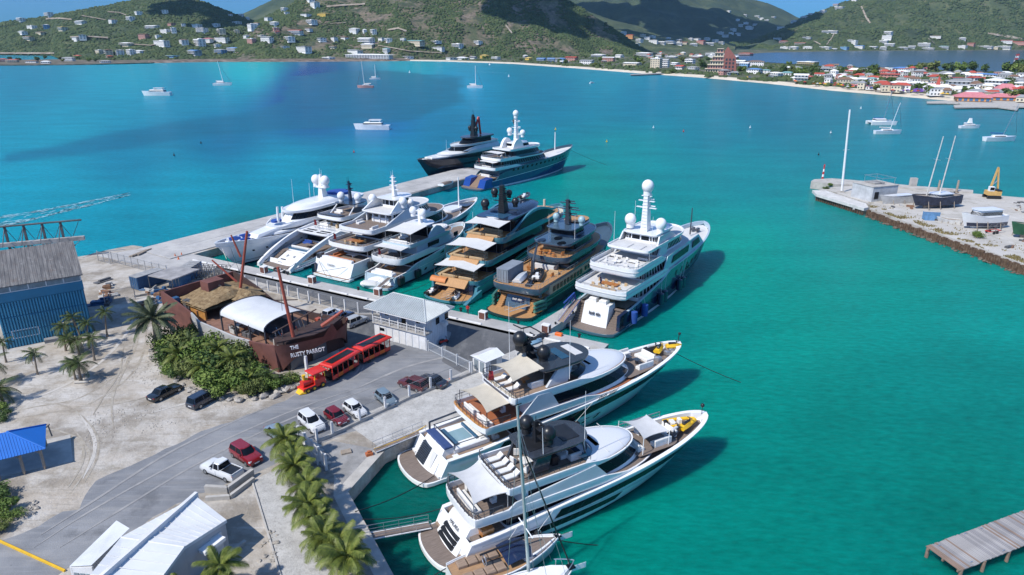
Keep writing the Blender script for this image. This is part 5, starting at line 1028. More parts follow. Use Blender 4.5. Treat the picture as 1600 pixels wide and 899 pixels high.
y.tier('windscreen',21,26.4,2.9,7.5,8.5,GLASS,nose=3.4,ra=.3,rake=1.4,clip=.6,top=False)
for yy in(-2.8,2.8):y.part('hardtop_leg',MB().hexa([(18.2,yy-.18,7.5),(21.4,yy-.18,7.5),(21.4,yy+.18,7.5),(18.2,yy+.18,7.5),(20.4,yy*.92-.18,9.9),(22.4,yy*.92-.18,9.9),(22.4,yy*.92+.18,9.9),(20.4,yy*.92+.18,9.9)]),SILVER,None,0)
y.slab('hardtop',17.2,26.2,3.15,10.0,.4,CHAR,0,nose=3.4,ra=1.4,p=3.6,clip=.3)
for a in(21.5,23.6):y.part('roof_hatch',MB().box(a,a+1.2,-1.6,1.6,10.0,10.06),GREYC if a>23 else BLUEGLASS,None,0)
y.sofa(23.6,0,3.2,1.,7.46,CUSH,pi);y.sofa(22,-1.7,1.8,.8,7.46,CUSH,pi/2)
y.mast(18.6,.9,10,3.6,BLACK,.55,.22,-1.3,((.3,1.2),(.7,.9)))
y.dome(16.9,1.1,12.9,.95,BLACK);y.dome(19.4,-.5,11.1,.9,BLACK);y.part('sensor_pod',MB().tube((17.3,1.,11.2),(17.3,1.,12.2),.6,.75,12),BLACK,y.masto);y.whip(16.2,2.4,9.6,8);y.whip(21.5,-3.2,7.9,8);y.whip(19,-.9,11,4,BLACK)
# foredeck
fl=y.outl(31.5,41.5,3.2,3,.6,5,2.2,.7);y.part('foredeck_lounge',MB().add([(x,yy,5.15) for x,yy in fl],[tuple(range(len(fl)))]),TEAKG,None,0)
y.sofa(33.0,.9,3.2,1.,5.16,CUSH);y.sofa(35.2,2.5,3.0,.8,5.16,CUSH,-pi/2);y.sofa(35.6,-1.9,2.6,.8,5.16,CUSH,pi/2);y.sofa(37.6,0.2,2.6,1.6,5.16,CUSH,pi);y.table(35,.9,.9,.9,5.16,CHAR);y.table(35.4,-.5,.9,.9,5.16,CHAR)
craft('jet_ski','yellow jet ski on the second yacht foredeck beside the white sunpad','jet ski',on(y,39.4,-.3,5.6,.5),2.7,1.1,'jet',YELL,BLACK);craft('jet_ski','yellow and black jet ski closest to the bow tip of the second yacht','jet ski',on(y,41.7,.2,5.7,-.5),2.3,1.,'jet',YELL,BLACK)
craft('jet_ski','black jet ski at the far rail of the second yacht foredeck','jet ski',on(y,38.6,1.3,5.5,-.2),2.7,1.1,'jet',BLACK,GREYC);y.part('windlass',MB().box(40.6,41.3,-1.2,-.5,5.3,5.9,.1).box(41.6,42.2,-.9,-.4,5.4,5.9,.1).box(38.2,38.9,-1.9,-1.2,5.2,5.9,.1),STEEL,None,0)
y.part('jackstaff',MB().tube((y.L-.9,0,6.2),(y.L-.7,0,7.7),.06).sphere((y.L-.7,0,7.5),.22,8,5),BLACK,None)
y.flag(12.6,.1,8.0,REDF,2.4)
y.fender(.50,'round black fender hanging amidships on the second yacht',BLACK,-1,.6,1.6,1.6)
y.line(y.W(y.L-2,-.6,5),y.W(y.L+7,-6,-.1),'anchor line of the second yacht running into the water at its bow',.2);y.line(y.W(2.5,-3,.8),at(555,800,1.9),'stern line of the second yacht crossing to the corner of the quay',.5)
g_=y.M.inverted()@at(585,704,2.1);y.gangway(4.6,3.9,2.5,g_.x,g_.y,2.0,.9,'pale gangway with yellow ropes from the second yacht to the apron',TEAKG,True,WHITE);y.line(y.W(5,4,3),Vector((*(y.M@g_).xy,2.3)),'yellow rope beside the gangway of the second yacht',.3,.05,YELL)
Y8=y
# ---------------------------------------------------------------- big white yacht with the dark blue hull at the end of the quay
y=Yacht('motor_yacht','tall white yacht with dark blue lower hull and three white domes by the finger dock',(868,511,.6),(962,524,.6),(1101,346,8.2),10.8)
y.hull([(0,3.4),(.05,3.5),(.3,5.4),(.34,6.4),(.6,6.8),(.8,7.4),(1,8.3)],HGREYB,pl=2.8,hx=5.6,slope=.08,rake=6.5,k=3.2,kw=2.,bowe=.62,boot=GREYC,deck=GREYC,bulw=.9,aftw=.94,capw=.35,cap=LBLUE,platm=TEAKG)
y.band('lower_hull',.0,.97,NAVY,lambda t:(.4,lerp(2.5,3.6,t)),off=.05);y.band('waterline_stripe',.0,.97,WHITE,lambda t:(.4,.62),off=.08)
for t in np.linspace(.42,.8,7):y.band('porthole',t,t+.014,GLASS,lambda q:(4.35,5.3),n=2,off=.07)
for t in(.55,.58,.9):y.band('hull_opening',t,t+.022,BLACK,lambda q:(3.7,4.3),n=2,off=.08)
tr=y.transom(2.9,.6,3.9,4.2,2.5,2.4,WHITE,2.2,.15);y.marks_stern(3.0,2.5,.5,2.2,8,LETD,.28);y.part('aft_bar',MB().box(3.9,6.0,-2.4,2.4,4.2,4.35).box(4.2,5.6,-1.6,-.2,4.35,5.0,.1).box(4.3,5.5,.4,1.8,4.35,5.1,.1),CUSH,None,0)
y.steps(2.9,6.5,.58,3.4,2.6,4.4,9,TEAKG);y.steps(2.9,6.5,.58,3.4,-4.4,-2.6,9,TEAKG)
y.part('stern_quarter',MB().rings([[(2.9,-5.0,.5),(9,-5.25,.5),(9,-5.25,3.5),(3.1,-5.0,3.3)],[(2.9,-4.4,.5),(9,-4.4,.5),(9,-4.4,3.5),(3.1,-4.4,3.3)]],True,False,True),NAVY,None,0)
y.part('aft_deck',MB().box(5.5,14,-4.3,4.3,3.2,3.4),TEAKG,None,0);y.table(9,0,3,1.4,3.4,VARN);y.chairs([(8,-1,0),(8,1,0),(10,-1,pi),(10,1,pi)],3.4,TANC)
y.tier('main_house',11,42,4.6,3.4,5.8,WHITE,nose=10,rake=1,win=[(.3,.8,11,40)],clip=.7,mull=.4)
def tri_slab(x0,x1,W,z,nose,bx,label=True):
    y.slab('deck_fascia',x0,x1,W,z,.55,WHITE,1.05,nose=nose,ra=2.6,p=4.2,pn=2.1,clip=.1,floor=TEAKG,bulx=bx,rail=.35,railx=(0,16),step=1.6)
    y.slab('fascia_moulding',x0-.1,x1-1,W+.05,z+.42,.22,GREYC,0,nose=nose,ra=2.6,p=4.2,pn=2.1,clip=.02)
tri_slab(4.2,38,5.35,6.1,9,24)
y.table(8.4,0,3.4,1.5,6.1,VARN);y.chairs([(7.3+.0,a,0) for a in(-2.6,-1.3,0,1.3,2.6)]+[(9.5,a,pi) for a in(-2.6,-1.3,0,1.3,2.6)],6.1,TANC);y.sofa(6.2,0,5,.9,6.1,TANC)
y.tier('upper_house',13.5,41,4.5,6.1,8.6,WHITE,nose=9,rake=2.5,win=[(.3,.82,13.5,40)],clip=.7,mull=.35)
y.part('side_wall',MB().hexa([(20,-5.3,6.6),(43,-4.7,6.9),(43,-4.5,6.9),(20,-5.1,6.6),(22,-5.15,9.2),(40,-4.4,9.4),(40,-4.2,9.4),(22,-4.95,9.2)]),LBLUE,None,0)
y.part('side_window',MB().hexa([(24,-5.27,7.4),(33,-5.02,7.5),(33,-4.9,7.5),(24,-5.17,7.4),(25,-5.2,8.6),(33.5,-4.93,8.8),(33.5,-4.85,8.8),(25,-5.1,8.6)]),GLASS,None,0)
y.part('side_window',MB().hexa([(35.5,-4.98,7.6),(40,-4.84,7.8),(40,-4.7,7.8),(35.5,-4.85,7.6),(36,-4.85,8.8),(39.4,-4.7,8.9),(39.4,-4.55,8.9),(36,-4.75,8.8)]),GLASS,None,0)
tri_slab(8.6,39,4.9,8.95,8,22)
y.sofa(10.4,2.4,2.2,.9,8.95,CUSH);y.sofa(10.4,-2.0,2.2,.9,8.95,CUSH);y.chairs([(11.6+.9*(i%5),-3.6+i*.42,i*1.7) for i in range(18)],8.95,CUSH);y.part('side_locker',MB().box(11,16,3.7,4.2,8.95,9.6,.05).box(11,16,-4.2,-3.7,8.95,9.6,.05),GREYC,None,0);y.table(13,1,1.6,1.2,8.95,CUSH);y.table(14.4,-1.6,1.8,1.2,8.95,CUSH);y.sofa(15.6,2.6,2.4,.9,8.95,CUSH,pi);y.sofa(16.4,-2.4,2.0,.9,8.95,CUSH,pi)
for yy in(-3.9,3.9):y.part('deck_post',MB().tube((16.2,yy,8.95),(16.2,yy,11.5),.09),STEEL,None,0)
y.tier('bridge_house',19.6,37,3.9,8.97,11.3,WHITE,nose=6,rake=2.2,win=[(.35,.85,19.4,36.6)],clip=.9,mull=.3)
for sd in(-1,1):y.part('side_fin',MB().hexa([(18.2,sd*4.4-.15,9.0),(22.6,sd*4.4-.15,9.0),(22.6,sd*4.4+.15,9.0),(18.2,sd*4.4+.15,9.0),(20.6,sd*4.1-.15,11.4),(24,sd*4.1-.15,11.4),(24,sd*4.1+.15,11.4),(20.6,sd*4.1+.15,11.4)]),SILVER,None,0)
y.slab('top_deck_fascia',14.6,36,4.3,11.6,.4,WHITE,.25,nose=6,ra=1.4,p=4.5,clip=.4,floor=GREYC)
for a in(-1.4,1.2):y.part('skylight',MB().box(15.6,18.4,a-.9,a+.9,11.62,11.74),GREYC,None,0)
for sd in(-1,1):y.part('side_wall',MB().hexa([(19.5,sd*3.9-.14,11.7),(29,sd*3.7-.14,11.7),(29,sd*3.7+.14,11.7),(19.5,sd*3.9+.14,11.7),(20.6,sd*3.7-.14,13.2),(26.5,sd*3.5-.14,13.0),(26.5,sd*3.5+.14,13.0),(20.6,sd*3.7+.14,13.2)]),SILVER,None,0)
y.tier('top_house',20.5,31,3.3,11.62,13.2,WHITE,nose=4,rake=1.5,win=[(.3,.8,20.3,30.8)],clip=.9,mull=.3)
y.slab('mast_platform',19.8,30,3.5,13.4,.3,WHITE,.2,nose=3,ra=.8,p=4,clip=.3)
y.mast(22.6,0,13.4,7.2,WHITE,.95,.55,-.4,((.62,2.0),(.8,1.6),(.93,1.0)),lad=True);y.dome(22.3,0,22.0,1.15,WHITE);y.dome(22.0,3.0,15.3,1.1,WHITE);y.dome(22.6,-3.0,15.1,1.1,WHITE)
y.whip(17,3.8,11.8,6);y.whip(17,-3.8,11.8,6);y.whip(24,3,13.6,5)
y.part('bow_mast',MB().tube((47,0,7),(47,0,13),.16,.1),DSTEEL,None,0);y.part('windlass',MB().box(49.5,50.6,-.9,-.2,7.2,7.9,.1).box(49.5,50.6,.2,.9,7.2,7.9,.1),DSTEEL,None,0)
y.flag(4.3,-.6,7.1,BLUF,2.6);y.marks_side(.70,.76,6.3,.8,5,LETD)
for i,(t,m_) in enumerate(((.03,BLUEC),(.12,BLUEC),(.27,NAVY),(.31,NAVY),(.48,NAVY),(.52,NAVY))):y.fender(t,['blue fender at the stern corner of the tall white yacht','blue fender second from the stern of the tall white yacht','dark fender third from the stern of the tall white yacht','dark fender fourth from the stern of the tall white yacht','dark fender fifth from the stern, under the long side window','dark fender nearest the bow of the tall white yacht'][i],m_,-1,.62,2.4,2.0)
y.gangway(5.4,4.7,3.6,-1.8,3.8,1.95,1.1,'wooden gangway with dark blue rails at the stern of the tall white yacht',TEAK,True,BLUEC)
for i in range(2):y.part('side_crane',MB().path([(5.2,4.9-.1*i,3.4),(4.6,5.0,5.1-i*.5),(1.2,5.1,4.2-i)],.16),BLUEC,None,0)
Y7=y
# ---------------------------------------------------------------- explorer with container and golden teak
y=Yacht('explorer_yacht','dark green explorer yacht with golden teak decks carrying a grey container',(744,487,.6),(834,501,.6),(950,347,7.4),10.6)
y.hull([(0,2.9),(.1,2.95),(.5,3.05),(.56,4.6),(.7,5.6),(1,7.4)],DGREEN,pl=3.2,hx=6.0,slope=.05,rake=5,k=3.,kw=2.,bowe=.65,deck=SLATE,bulw=.8,aftw=.95,capw=.3,platm=TEAKO,cap=SLATE)
y.band('green_stripe',.0,.5,mat('sea_green_paint',(.06,.20,.16),.3,coat=.3),lambda t:(1.9,2.25),off=.07);y.band('stern_stripe',.0,.07,mat('sea_green_paint',(.06,.20,.16)),lambda t:(.9,1.5),off=.08)
for sd in(-1,1):
    for k_ in range(3):y.part('quarter_fender',MB().tube((3.2,sd*4.4,1.1+k_*.75),(6.2,sd*5.25,1.1+k_*.75),.3,None,8),MATS['sea_green_paint'],None)
tr=y.transom(4.4,.6,5.4,3.0,2.6,2.4,SLATE,2,.1);y.part('name_board',MB().hexa([(4.55,-1.3,1.75),(4.75,-1.3,1.75),(4.75,1.3,1.75),(4.55,1.3,1.75),(4.8,-1.3,2.4),(5,-1.3,2.4),(5,1.3,2.4),(4.8,1.3,2.4)]),NAVY,tr,0);y.part('teak_cap',MB().box(4.9,5.6,-2.8,2.8,3.0,3.15),TEAKO,tr,0)
y.marks_stern(4.6,2.05,.3,2.0,9,GREYC,.4)
y.steps(3.4,6.4,.58,3.0,2.7,3.8,8,TEAKO);y.steps(3.4,6.4,.58,3.0,-3.8,-2.7,8,TEAKO)
y.part('aft_deck',MB().box(5.2,16,-4.6,4.6,2.75,2.95),TEAKO,None,0)
for yy in(-4.2,4.2):y.part('deck_post',MB().box(5.6,6.1,yy-.2,yy+.2,2.95,4.6),SLATE,None,0)
y.tier('main_house',8,38,5.3,2.95,4.75,mat('beige_paint',(.46,.38,.28),.4,var=.06),nose=9,rake=.5,clip=-.04,tumble=0)
k=None
for i in range(9):y.part('window',MB().box(9.2+i*1.45,10.2+i*1.45,-y.w(9.7+i*1.45)-.1,-y.w(9.7+i*1.45)+.02,3.25,4.25),mat('red_frame_glass',(.06,.012,.012),.15),None,0)
for i in range(7):y.part('window',MB().box(23.2+i*1.5,24.1+i*1.5,-y.w(23.6+i*1.5)-.1,-y.w(23.6+i*1.5)+.02,3.5,4.25),GLASS,None,0)
y.slab('boat_deck_fascia',3.2,40,5.25,5.0,1.0,SLATE,.25,nose=9,ra=2.6,p=3.4,pn=2.1,clip=.08,floor=TEAKO,bulx=30,rail=.85,railx=(0,21),railm=STEEL,step=1.5)
y.part('teak_edge',MB().rings([[(x,yy,5.27) for x,yy in y.outl(3.2,40,5.25,9,2.6,3.4,2.1,.08)[1:20]],[(x+.2,yy-.22,5.29) for x,yy in y.outl(3.2,40,5.25,9,2.6,3.4,2.1,.08)[1:20]]],False).rings([[(x,-yy,5.27) for x,yy in y.outl(3.2,40,5.25,9,2.6,3.4,2.1,.08)[1:20]],[(x+.2,-yy+.22,5.29) for x,yy in y.outl(3.2,40,5.25,9,2.6,3.4,2.1,.08)[1:20]]],False),TEAKO,None,0)
# what stands on the boat deck: container, covered boats, crane
M=on(y,7.6,3.2,5.02,0);t=thing('shipping_container','grey shipping container standing on the explorer yacht boat deck','container',M.to_translation(),M.to_euler().z);GC=mat('container_grey',(.22,.25,.29),.6,var=.1,vs=1)
MB().box(-3.0,3.0,-1.2,1.2,.05,2.6).build('body',GC,t,0)
for i in range(20):MB().box(-2.8+i*.28,-2.66+i*.28,-1.26,-1.19,.2,2.45).build('rib',GC,t,0)
for i in range(4):MB().tube((-3.06,-.9+i*.6,.15),(-3.06,-.9+i*.6,2.5),.04,None,5).build('locking_bar',STEEL,t,0)
for z_ in(.05,2.5):MB().box(-3.05,3.05,-1.25,1.25,z_,z_+.12).build('frame',GC,t,0)
craft('tender','pale covered tender lying beside the grey container on the explorer yacht','tender',on(y,5.4,.6,5.02,.12),5.2,1.9,'covered',GREYC,SILVER);craft('tender','black covered landing craft in the middle of the explorer yacht boat deck','tender',on(y,7.6,-2.0,5.05,.3),6.2,2.5,'rib',BLACK,CHAR);craft('jet_ski','dark jet ski at the aft rail of the explorer yacht boat deck','jet ski',on(y,4.6,-2.1,5.05,.1),2.8,1.,'jet',CHAR,BLACK)
y.part('deck_crane',MB().tube((12.2,.8,5),(12.2,.8,7.6),.45,.35,8).tube((12.2,.8,7.5),(14.6,1.2,10.0),.28,.2).tube((14.6,1.2,10.),(10.2,-.4,8.0),.22,.14).tube((10.2,-.4,8.),(9.5,-.8,6.4),.1),CHAR,None,40)
y.part('bar_counter',MB().box(15.2,17,-2.2,2.2,5.02,6.,.05),GREYC,None,0);y.sofa(14,-3,2,.9,5.02,TANC);y.chairs([(13.5,2.4,.4),(14.6,3.2,2.),(12.2,-3.4,1.)],5.02,VARN)
y.tier('deck_house',18,36.5,4.2,5.02,7.2,SLATE,nose=8,rake=1.2,win=[(.3,.85,17.8,36)],clip=.6)
y.awning(15.2,18.2,3.2,3.4,7.1,.1,mat('slate_canvas',(.10,.115,.16),.8,var=.08),5.,True,.1,DSTEEL,.1)
y.slab('bridge_deck_fascia',15.0,38,4.75,7.5,.95,SLATE,.3,nose=8,ra=2.6,p=2.5,pn=2.,clip=.15,floor=TEAKO,bulx=26,rail=.8,railx=(0,24),railm=DSTEEL,step=1.5)
y.chairs([(16.8,1.6,0),(16.8,-1.4,0),(18.4,2.4,1),(18.2,-2.6,1),(17.6,0,pi)],7.5,VARN);y.table(17.6,.9,1.2,1.2,7.5,VARN);y.sofa(19.6,0,4.6,.9,7.5,TANC,pi)
y.tier('bridge_house',21.5,35,3.6,7.52,9.5,SLATE,nose=6,rake=1.5,win=[(.25,.85,21.4,34.6)],clip=.8)
y.slab('top_deck_fascia',17.2,36,4.1,9.8,.5,SLATE,.15,nose=7,ra=2.2,p=2.6,clip=.4)
for(a,b_,c_) in((18.4,2.2,.0),(18.4,-2.2,0),(21.4,0,0),(25.6,2.4,0),(25.8,-2.3,0)):y.part('roof_recess',MB().prism([(a+1.3*cos(i*pi/5),b_+.75*sin(i*pi/5)) for i in range(10)],9.96,10.0),GLASS,None,0)
y.tier('top_house',23,31,2.6,9.82,11.6,SLATE,nose=3,rake=1.2,win=[(.3,.8,22.9,30.6)],clip=.8);y.slab('mast_platform',21.5,32.5,3.2,11.8,.3,SLATE,.1,nose=3.4,ra=1.2,p=2.4,clip=.3);y.slab('teak_top',27.5,33.5,2.2,12.0,.15,TEAKO,0,nose=2.4,ra=1.4,p=2.2,clip=.3)
y.mast(26.0,0,11.9,5.2,CHAR,.7,.35,-.5,((.35,2.2),(.6,2.7),(.85,1.7)));DBL=mat('pale_teal_dome',(.30,.45,.50),.35);y.dome(26.2,2.9,13.0,.75,DBL);y.dome(26.2,-2.9,13.0,.75,DBL);y.whip(24,3.4,10,4);y.whip(22,-3.4,10,5)
y.gangway(4.4,-2.4,1.6,-.9,-1.0,1.95,1.,'golden teak gangway from the explorer yacht stern to the quay',TEAKO)
Y6=y
# ---------------------------------------------------------------- teal yacht with three cream awnings and golden teak
y=Yacht('motor_yacht','teal motor yacht with three white awnings over golden teak terraces and black domes',(648,460,.6),(728,478,.6),(876,318,8.2),11.2)
y.hull([(0,2.2),(.1,2.5),(.2,3.6),(.5,4.6),(.75,6.2),(1,8.2)],TEAL,pl=4.6,slope=.3,rake=6,k=3.2,kw=2.,bowe=.6,boot=NAVY,deck=CREAM,bulw=.8,aftw=.96,capw=.35,platm=TEAKO)
y.band('window_band',.2,.95,GLASS,lambda t:(lerp(2.9,4.2,t),lerp(3.7,5.6,t)))
y.band('lower_window',.3,.8,GLASS,lambda t:(1.5,2.1))
y.part('beach_club',MB().box(4.7,9,-4.6,4.6,.6,2.6),TEALN,None,0)
y.part('side_wing',MB().rings([[(.6,sd_*5.3-.35,.3),(.6,sd_*5.3+.35,.3),(6,sd_*5.4+.2,1.6),(6,sd_*5.4-.5,1.6)] for sd_ in(-1,)]+[[(.6,-5.65,.1),(.6,-4.95,.1),(6,-5.2,.1),(6,-5.9,.1)]],True,True,True),TEAL,None)
y.part('teak_ramp',MB().hexa([(.4,-1.2,.66),(.4,.4,.66),(.4,.4,.8),(.4,-1.2,.8),(6.8,-1.2,2.5),(6.8,.4,2.5),(6.8,.4,2.7),(6.8,-1.2,2.7)]),TEAKO,None,0)
craft('tender','dark tender floating pad left of the teak ramp on the teal yacht','tender',on(y,.6,3.2,.62,.1),4.2,1.8,'rib',BLACK,CHAR);craft('jet_ski','white jet ski right of the teak ramp on the teal yacht platform','jet ski',on(y,1.2,-2.6,.62,.2),3.,1.1,'jet',WHITE,CHAR)
y.part('orange_cover',MB().rings([[(4.6+.9*cos(i*pi/6),yy,2.6+.85*sin(i*pi/6)) for i in range(7)] for yy in(1.2,4.8)],False),mat('orange_teak',(.55,.20,.06),.6,var=.12,vs=1),None,60)
def terrace(x0,z,W,xe,awz,first=False):
    """one stepped stern terrace: sloping teak front, fascia in teal, sunpads and its awning"""
    y.slab('deck_fascia',x0+1.4,xe,W,z,.75,TEAL,.55,nose=8,ra=2.2,p=3.2,pn=2.1,clip=.06,floor=TEAKO,bulx=xe-12,rail=.5,railx=(x0+3,x0+10),railm=DSTEEL,step=1.4)
    y.part('teak_front',MB().hexa([(x0-.1,-W*.62,z-.6),(x0+1.7,-W*.62,z-.6),(x0+1.7,W*.62,z-.6),(x0-.1,W*.62,z-.6),(x0+1.5,-W*.62,z+.62),(x0+1.9,-W*.62,z+.62),(x0+1.9,W*.62,z+.62),(x0+1.5,W*.62,z+.62)]),TEAKO,None,0)
    for yy in(-1.9,1.9):y.sofa(x0+3.8,yy,3.0,2.6,z,TANC,0,True,'sunpad')
    y.sofa(x0+6.4,0,4.6,.9,z,TANC,pi);y.part('side_sofa',MB().box(x0+3,x0+7,W-1.5,W-.7,z,z+.5,.08),TANC,None,0)
    def fn(u,v):
        xx=lerp(x0+1.6,x0+6.6,u);yy=(v-.5)*2*(W*.84-.2*4*u*(1-u));return(xx,yy,awz+.45-abs(v-.5)*.8-.3*(1-u)-.08*4*u*(1-u))
    o=y.part('awning',MB().grid(8,8,fn).grid(8,8,lambda u,v:tuple(a-c for a,c in zip(fn(u,v),(0,0,.07)))),WHITEC,None,30)
    for u in(0,1):
        for v in(0,.5,1):p=fn(u,v);y.part('awning_pole',MB().tube((p[0],p[1],z),p,.05,None,6),DSTEEL,o)
terrace(3.6,2.75,5.5,34,5.7)
y.tier('main_house',13,40,4.6,2.8,5.5,TEALN,nose=9,rake=1,win=[(.1,.92,13,39)],clip=.7)
terrace(7.8,5.75,5.4,46,8.8)
y.tier('upper_house',17,43,4.4,5.8,8.6,TEALN,nose=9,rake=2,win=[(.1,.92,17,42)],clip=.8)
terrace(14.2,8.85,5.1,49,11.9)
y.tier('bridge_house',23,42,4.2,8.9,11.4,TEALN,nose=9,rake=4,win=[(.1,.95,23,41.5)],clip=.8,crown=.3)
# sweeping wave fairings along the upper deck
for sd in(-1,1):
    b=MB();R=[]
    for i in range(17):
        u=i/16;x=lerp(18.5,44,u);zt=9.4+3.0*(sm(u*2.0) if u<.55 else 1-.75*sm((u-.55)/.45));yy=sd*(min(4.95,y.w(x)-.4))
        R.append([(x,yy+.14,zt-lerp(.25,1.0,sin(pi*u))),(x,yy+.14,zt),(x,yy*.93-.2*sd,zt+.05),(x,yy*.93-.2*sd,zt-lerp(.25,1.0,sin(pi*u)))])
    b.rings(R,True,True,True);y.part('wave_fairing',b,TEAL,None,50)
    b=MB();b.grid(12,2,lambda u,v:(lerp(22,43,u),sd*min(4.9,y.w(lerp(22,43,u))-.5),9.3+v*(.2+2.3*sin(pi*min(1,u*1.05))**.8)));y.part('side_glass',b,GLASS,None,0)
y.slab('hardtop',20.0,39,4.3,12.2,.5,TEALN,.0,nose=9,ra=2.,p=3.4,clip=.5)
y.tier('roof_crown',25,40,3.6,12.2,12.4,TEALN,nose=8,ra=2,rake=.6,crown=.5,clip=.9)
for i in range(3):y.part('roof_hatch',MB().box(21.2+i*1.6,22.4+i*1.6,-2.4,2.4,12.2,12.27),BLUEGLASS,None,0)
y.mast(25.5,0,12.4,6.0,BLACK,1.1,.5,-.6,((.4,2.2),(.62,1.4),(.8,1.0)),lad=True);y.dome(22.6,2.9,14.6,.95,BLACK);y.dome(25.0,1.9,16.8,.8,BLACK);y.dome(26.5,-2.4,14.8,.8,BLACK);y.dome(27,-.6,16.4,.7,BLACK)
craft('tender','dark crane tender stowed on the foredeck roof of the teal yacht','tender',on(y,36,1.2,12.9,.1),5,1.9,'rib',CHAR,GREYC)
y.part('bow_post',MB().tube((46.5,.2,8),(46.5,.2,11),.3,.3,8),CREAM,None,40);y.whip(19,3.8,9.4,4)
fl=y.outl(40,52.5,3.6,4,1,3,2.2,.8);y.part('foredeck_floor',MB().add([(a,b_,7.2) for a,b_ in fl],[tuple(range(len(fl)))]),CREAM,None,0)
y.gangway(3.0,-1.6,.8,-2.2,-2.4,1.95,1.,'teak gangway at the stern of the teal yacht',TEAKO)
y.line(y.W(3,-y.B*.42,2.2),y.W(-4,-y.B*.62,1.9),'near stern line of the teal yacht to the quay',.15);y.line(y.W(3,y.B*.42,2.2),y.W(-4,y.B*.62,1.9),'far stern line of the teal yacht to the quay',.15)
# ---------------------------------------------------------------- pale yacht with two white awnings
y=Yacht('motor_yacht','pale blue grey motor yacht with two flat white awnings and twin white domes',(549,441,.6),(612,457,.6),(724,347,6.4),8.6)
y.hull([(0,2.3),(.12,2.5),(.2,3.4),(.5,4.2),(.8,5.4),(1,6.4)],LBLUE,pl=2.4,slope=.25,rake=5,k=2.9,kw=1.9,bowe=.66,boot=NAVY,deck=TEAKG,bulw=.8,aftw=.93,cap=WHITE,platm=TEAKG)
y.band('rubbing_strake',.03,.9,WHITE,lambda t:(2.0+t,2.15+t),off=.08)
for t in(.22,.34,.46,.6):y.band('porthole',t,t+.03,GLASS,lambda q:(1.15,1.65),n=2)
y.transom(2.4,.6,3.6,2.6,3.0,2.7,WHITE,1.2,.3);craft('tender','grey covered tender on the swim platform of the pale blue yacht','tender',on(y,.2,2.4,.62,-1.4),4.4,1.9,'covered',WHITE,GREYC)
y.steps(2.5,5,.58,2.2,-3.9,-3.0,6,WHITE)
y.part('aft_deck',MB().box(3.6,11,-3.4,3.4,2.0,2.2),TEAKG,None,0);y.table(6.4,0,2.2,1.3,2.2,VARN);y.sofa(4.6,0,4.4,.9,2.2,CUSH);y.sofa(8.0,1.6,2,.8,2.2,CUSH,pi)
y.tier('main_house',9.5,30,3.5,2.2,4.6,WHITE,nose=7,rake=1,win=[(.25,.85,9.5,29)],clip=.6)
y.slab('upper_deck_fascia',4.4,30,4.1,4.8,.6,WHITE,.75,nose=8,ra=1.8,p=3.2,clip=.08,floor=TEAKG,bulx=18,rail=.45,railx=(0,9),step=1.2)
y.sofa(6.0,0,5,.9,4.8,CUSH);y.table(7.8,0,2.4,1.2,4.8,TEAKG);y.sofa(9.6,1.8,2,.8,4.8,CUSH,pi)
y.awning(5.6,10.8,3.6,3.6,7.2,.15,WHITEC,4.8,curve=.15,rise=.2)
y.tier('upper_house',11.2,29,3.6,4.82,7.0,LBLUE,nose=7,rake=2.5,clip=.45)
for a,b_ in((15,19),(25,26.5)):y.part('side_window',MB().box(a,b_,-3.66,-3.5,5.6,6.5),GLASS,None,0)
y.part('side_window',MB().box(13.5,20,-4.18,-4.02,3.3,4.0),GLASS,None,0)
y.slab('sun_deck_fascia',8.2,27.5,3.75,7.2,.4,LBLUE,.5,nose=6,ra=1.,p=3.6,clip=.3,floor=TEAKG,bulx=24,rail=.4,railx=(0,12),step=1.2)
y.sofa(10,0,4.4,1,7.2,CUSH);y.sofa(13.4,1.7,2,1,7.2,CUSH,pi);y.table(12,-.8,1.4,1.2,7.2,TEAKG)
y.awning(9.4,15.6,3.3,3.1,9.7,.15,WHITEC,7.2,curve=.12,rise=.4)
y.slab('hardtop',15,20.5,2.8,10.1,.25,WHITE,0,nose=2.4,ra=.8,p=4,clip=.5)
for sd in(-1,1):y.part('arch',MB().rings([[(15.5+6*u,sd*3.45-.12,7.3+2.4*sin(pi*(.1+.8*u))) for u in(0,.25,.5,.75,1)]+[(21.5-6*u,sd*3.45-.12,7.2) for u in(0,.5,1)],[(15.5+6*u,sd*3.45+.12,7.3+2.4*sin(pi*(.1+.8*u))) for u in(0,.25,.5,.75,1)]+[(21.5-6*u,sd*3.45+.12,7.2) for u in(0,.5,1)]],True,True,True),LBLUE,None,0)
y.tier('windscreen',17,21.5,2.8,7.25,9.2,GLASS,nose=3,ra=.3,rake=1.4,clip=.6)
y.part('forward_pool',MB().prism([(24+2.6*cos(i*pi/8),1.9*sin(i*pi/8)) for i in range(16)],7.2,7.7),WHITE,None,40);y.part('sunpad',MB().prism([(24+2.1*cos(i*pi/8),1.5*sin(i*pi/8)) for i in range(16)],7.69,7.78),CUSH,None,0)
y.mast(17.5,0,10.1,3.0,WHITE,.5,.3,-.4,((.5,1.6),(.85,.8)));y.dome(17.2,1.7,12.6,.85,WHITE);y.dome(17.2,-.9,12.4,.85,WHITE);y.whip(22,2.8,7.6,5);y.whip(22,-2.8,7.6,5)
y.flag(4.5,.6,5.5,REDF,2.2)
for i,t in enumerate((.03,.06,.22,.25)):y.fender(t,'black fender on the near side of the pale blue yacht, '+['at the stern corner','second from the stern','third from the stern','fourth from the stern'][i],BLACK,-1,.5,1.7,1.4)
y.gangway(2.6,-2.8,2.2,-2.4,-4.0,1.95,.9,'grey gangway at the stern of the pale blue yacht',TEAKG)
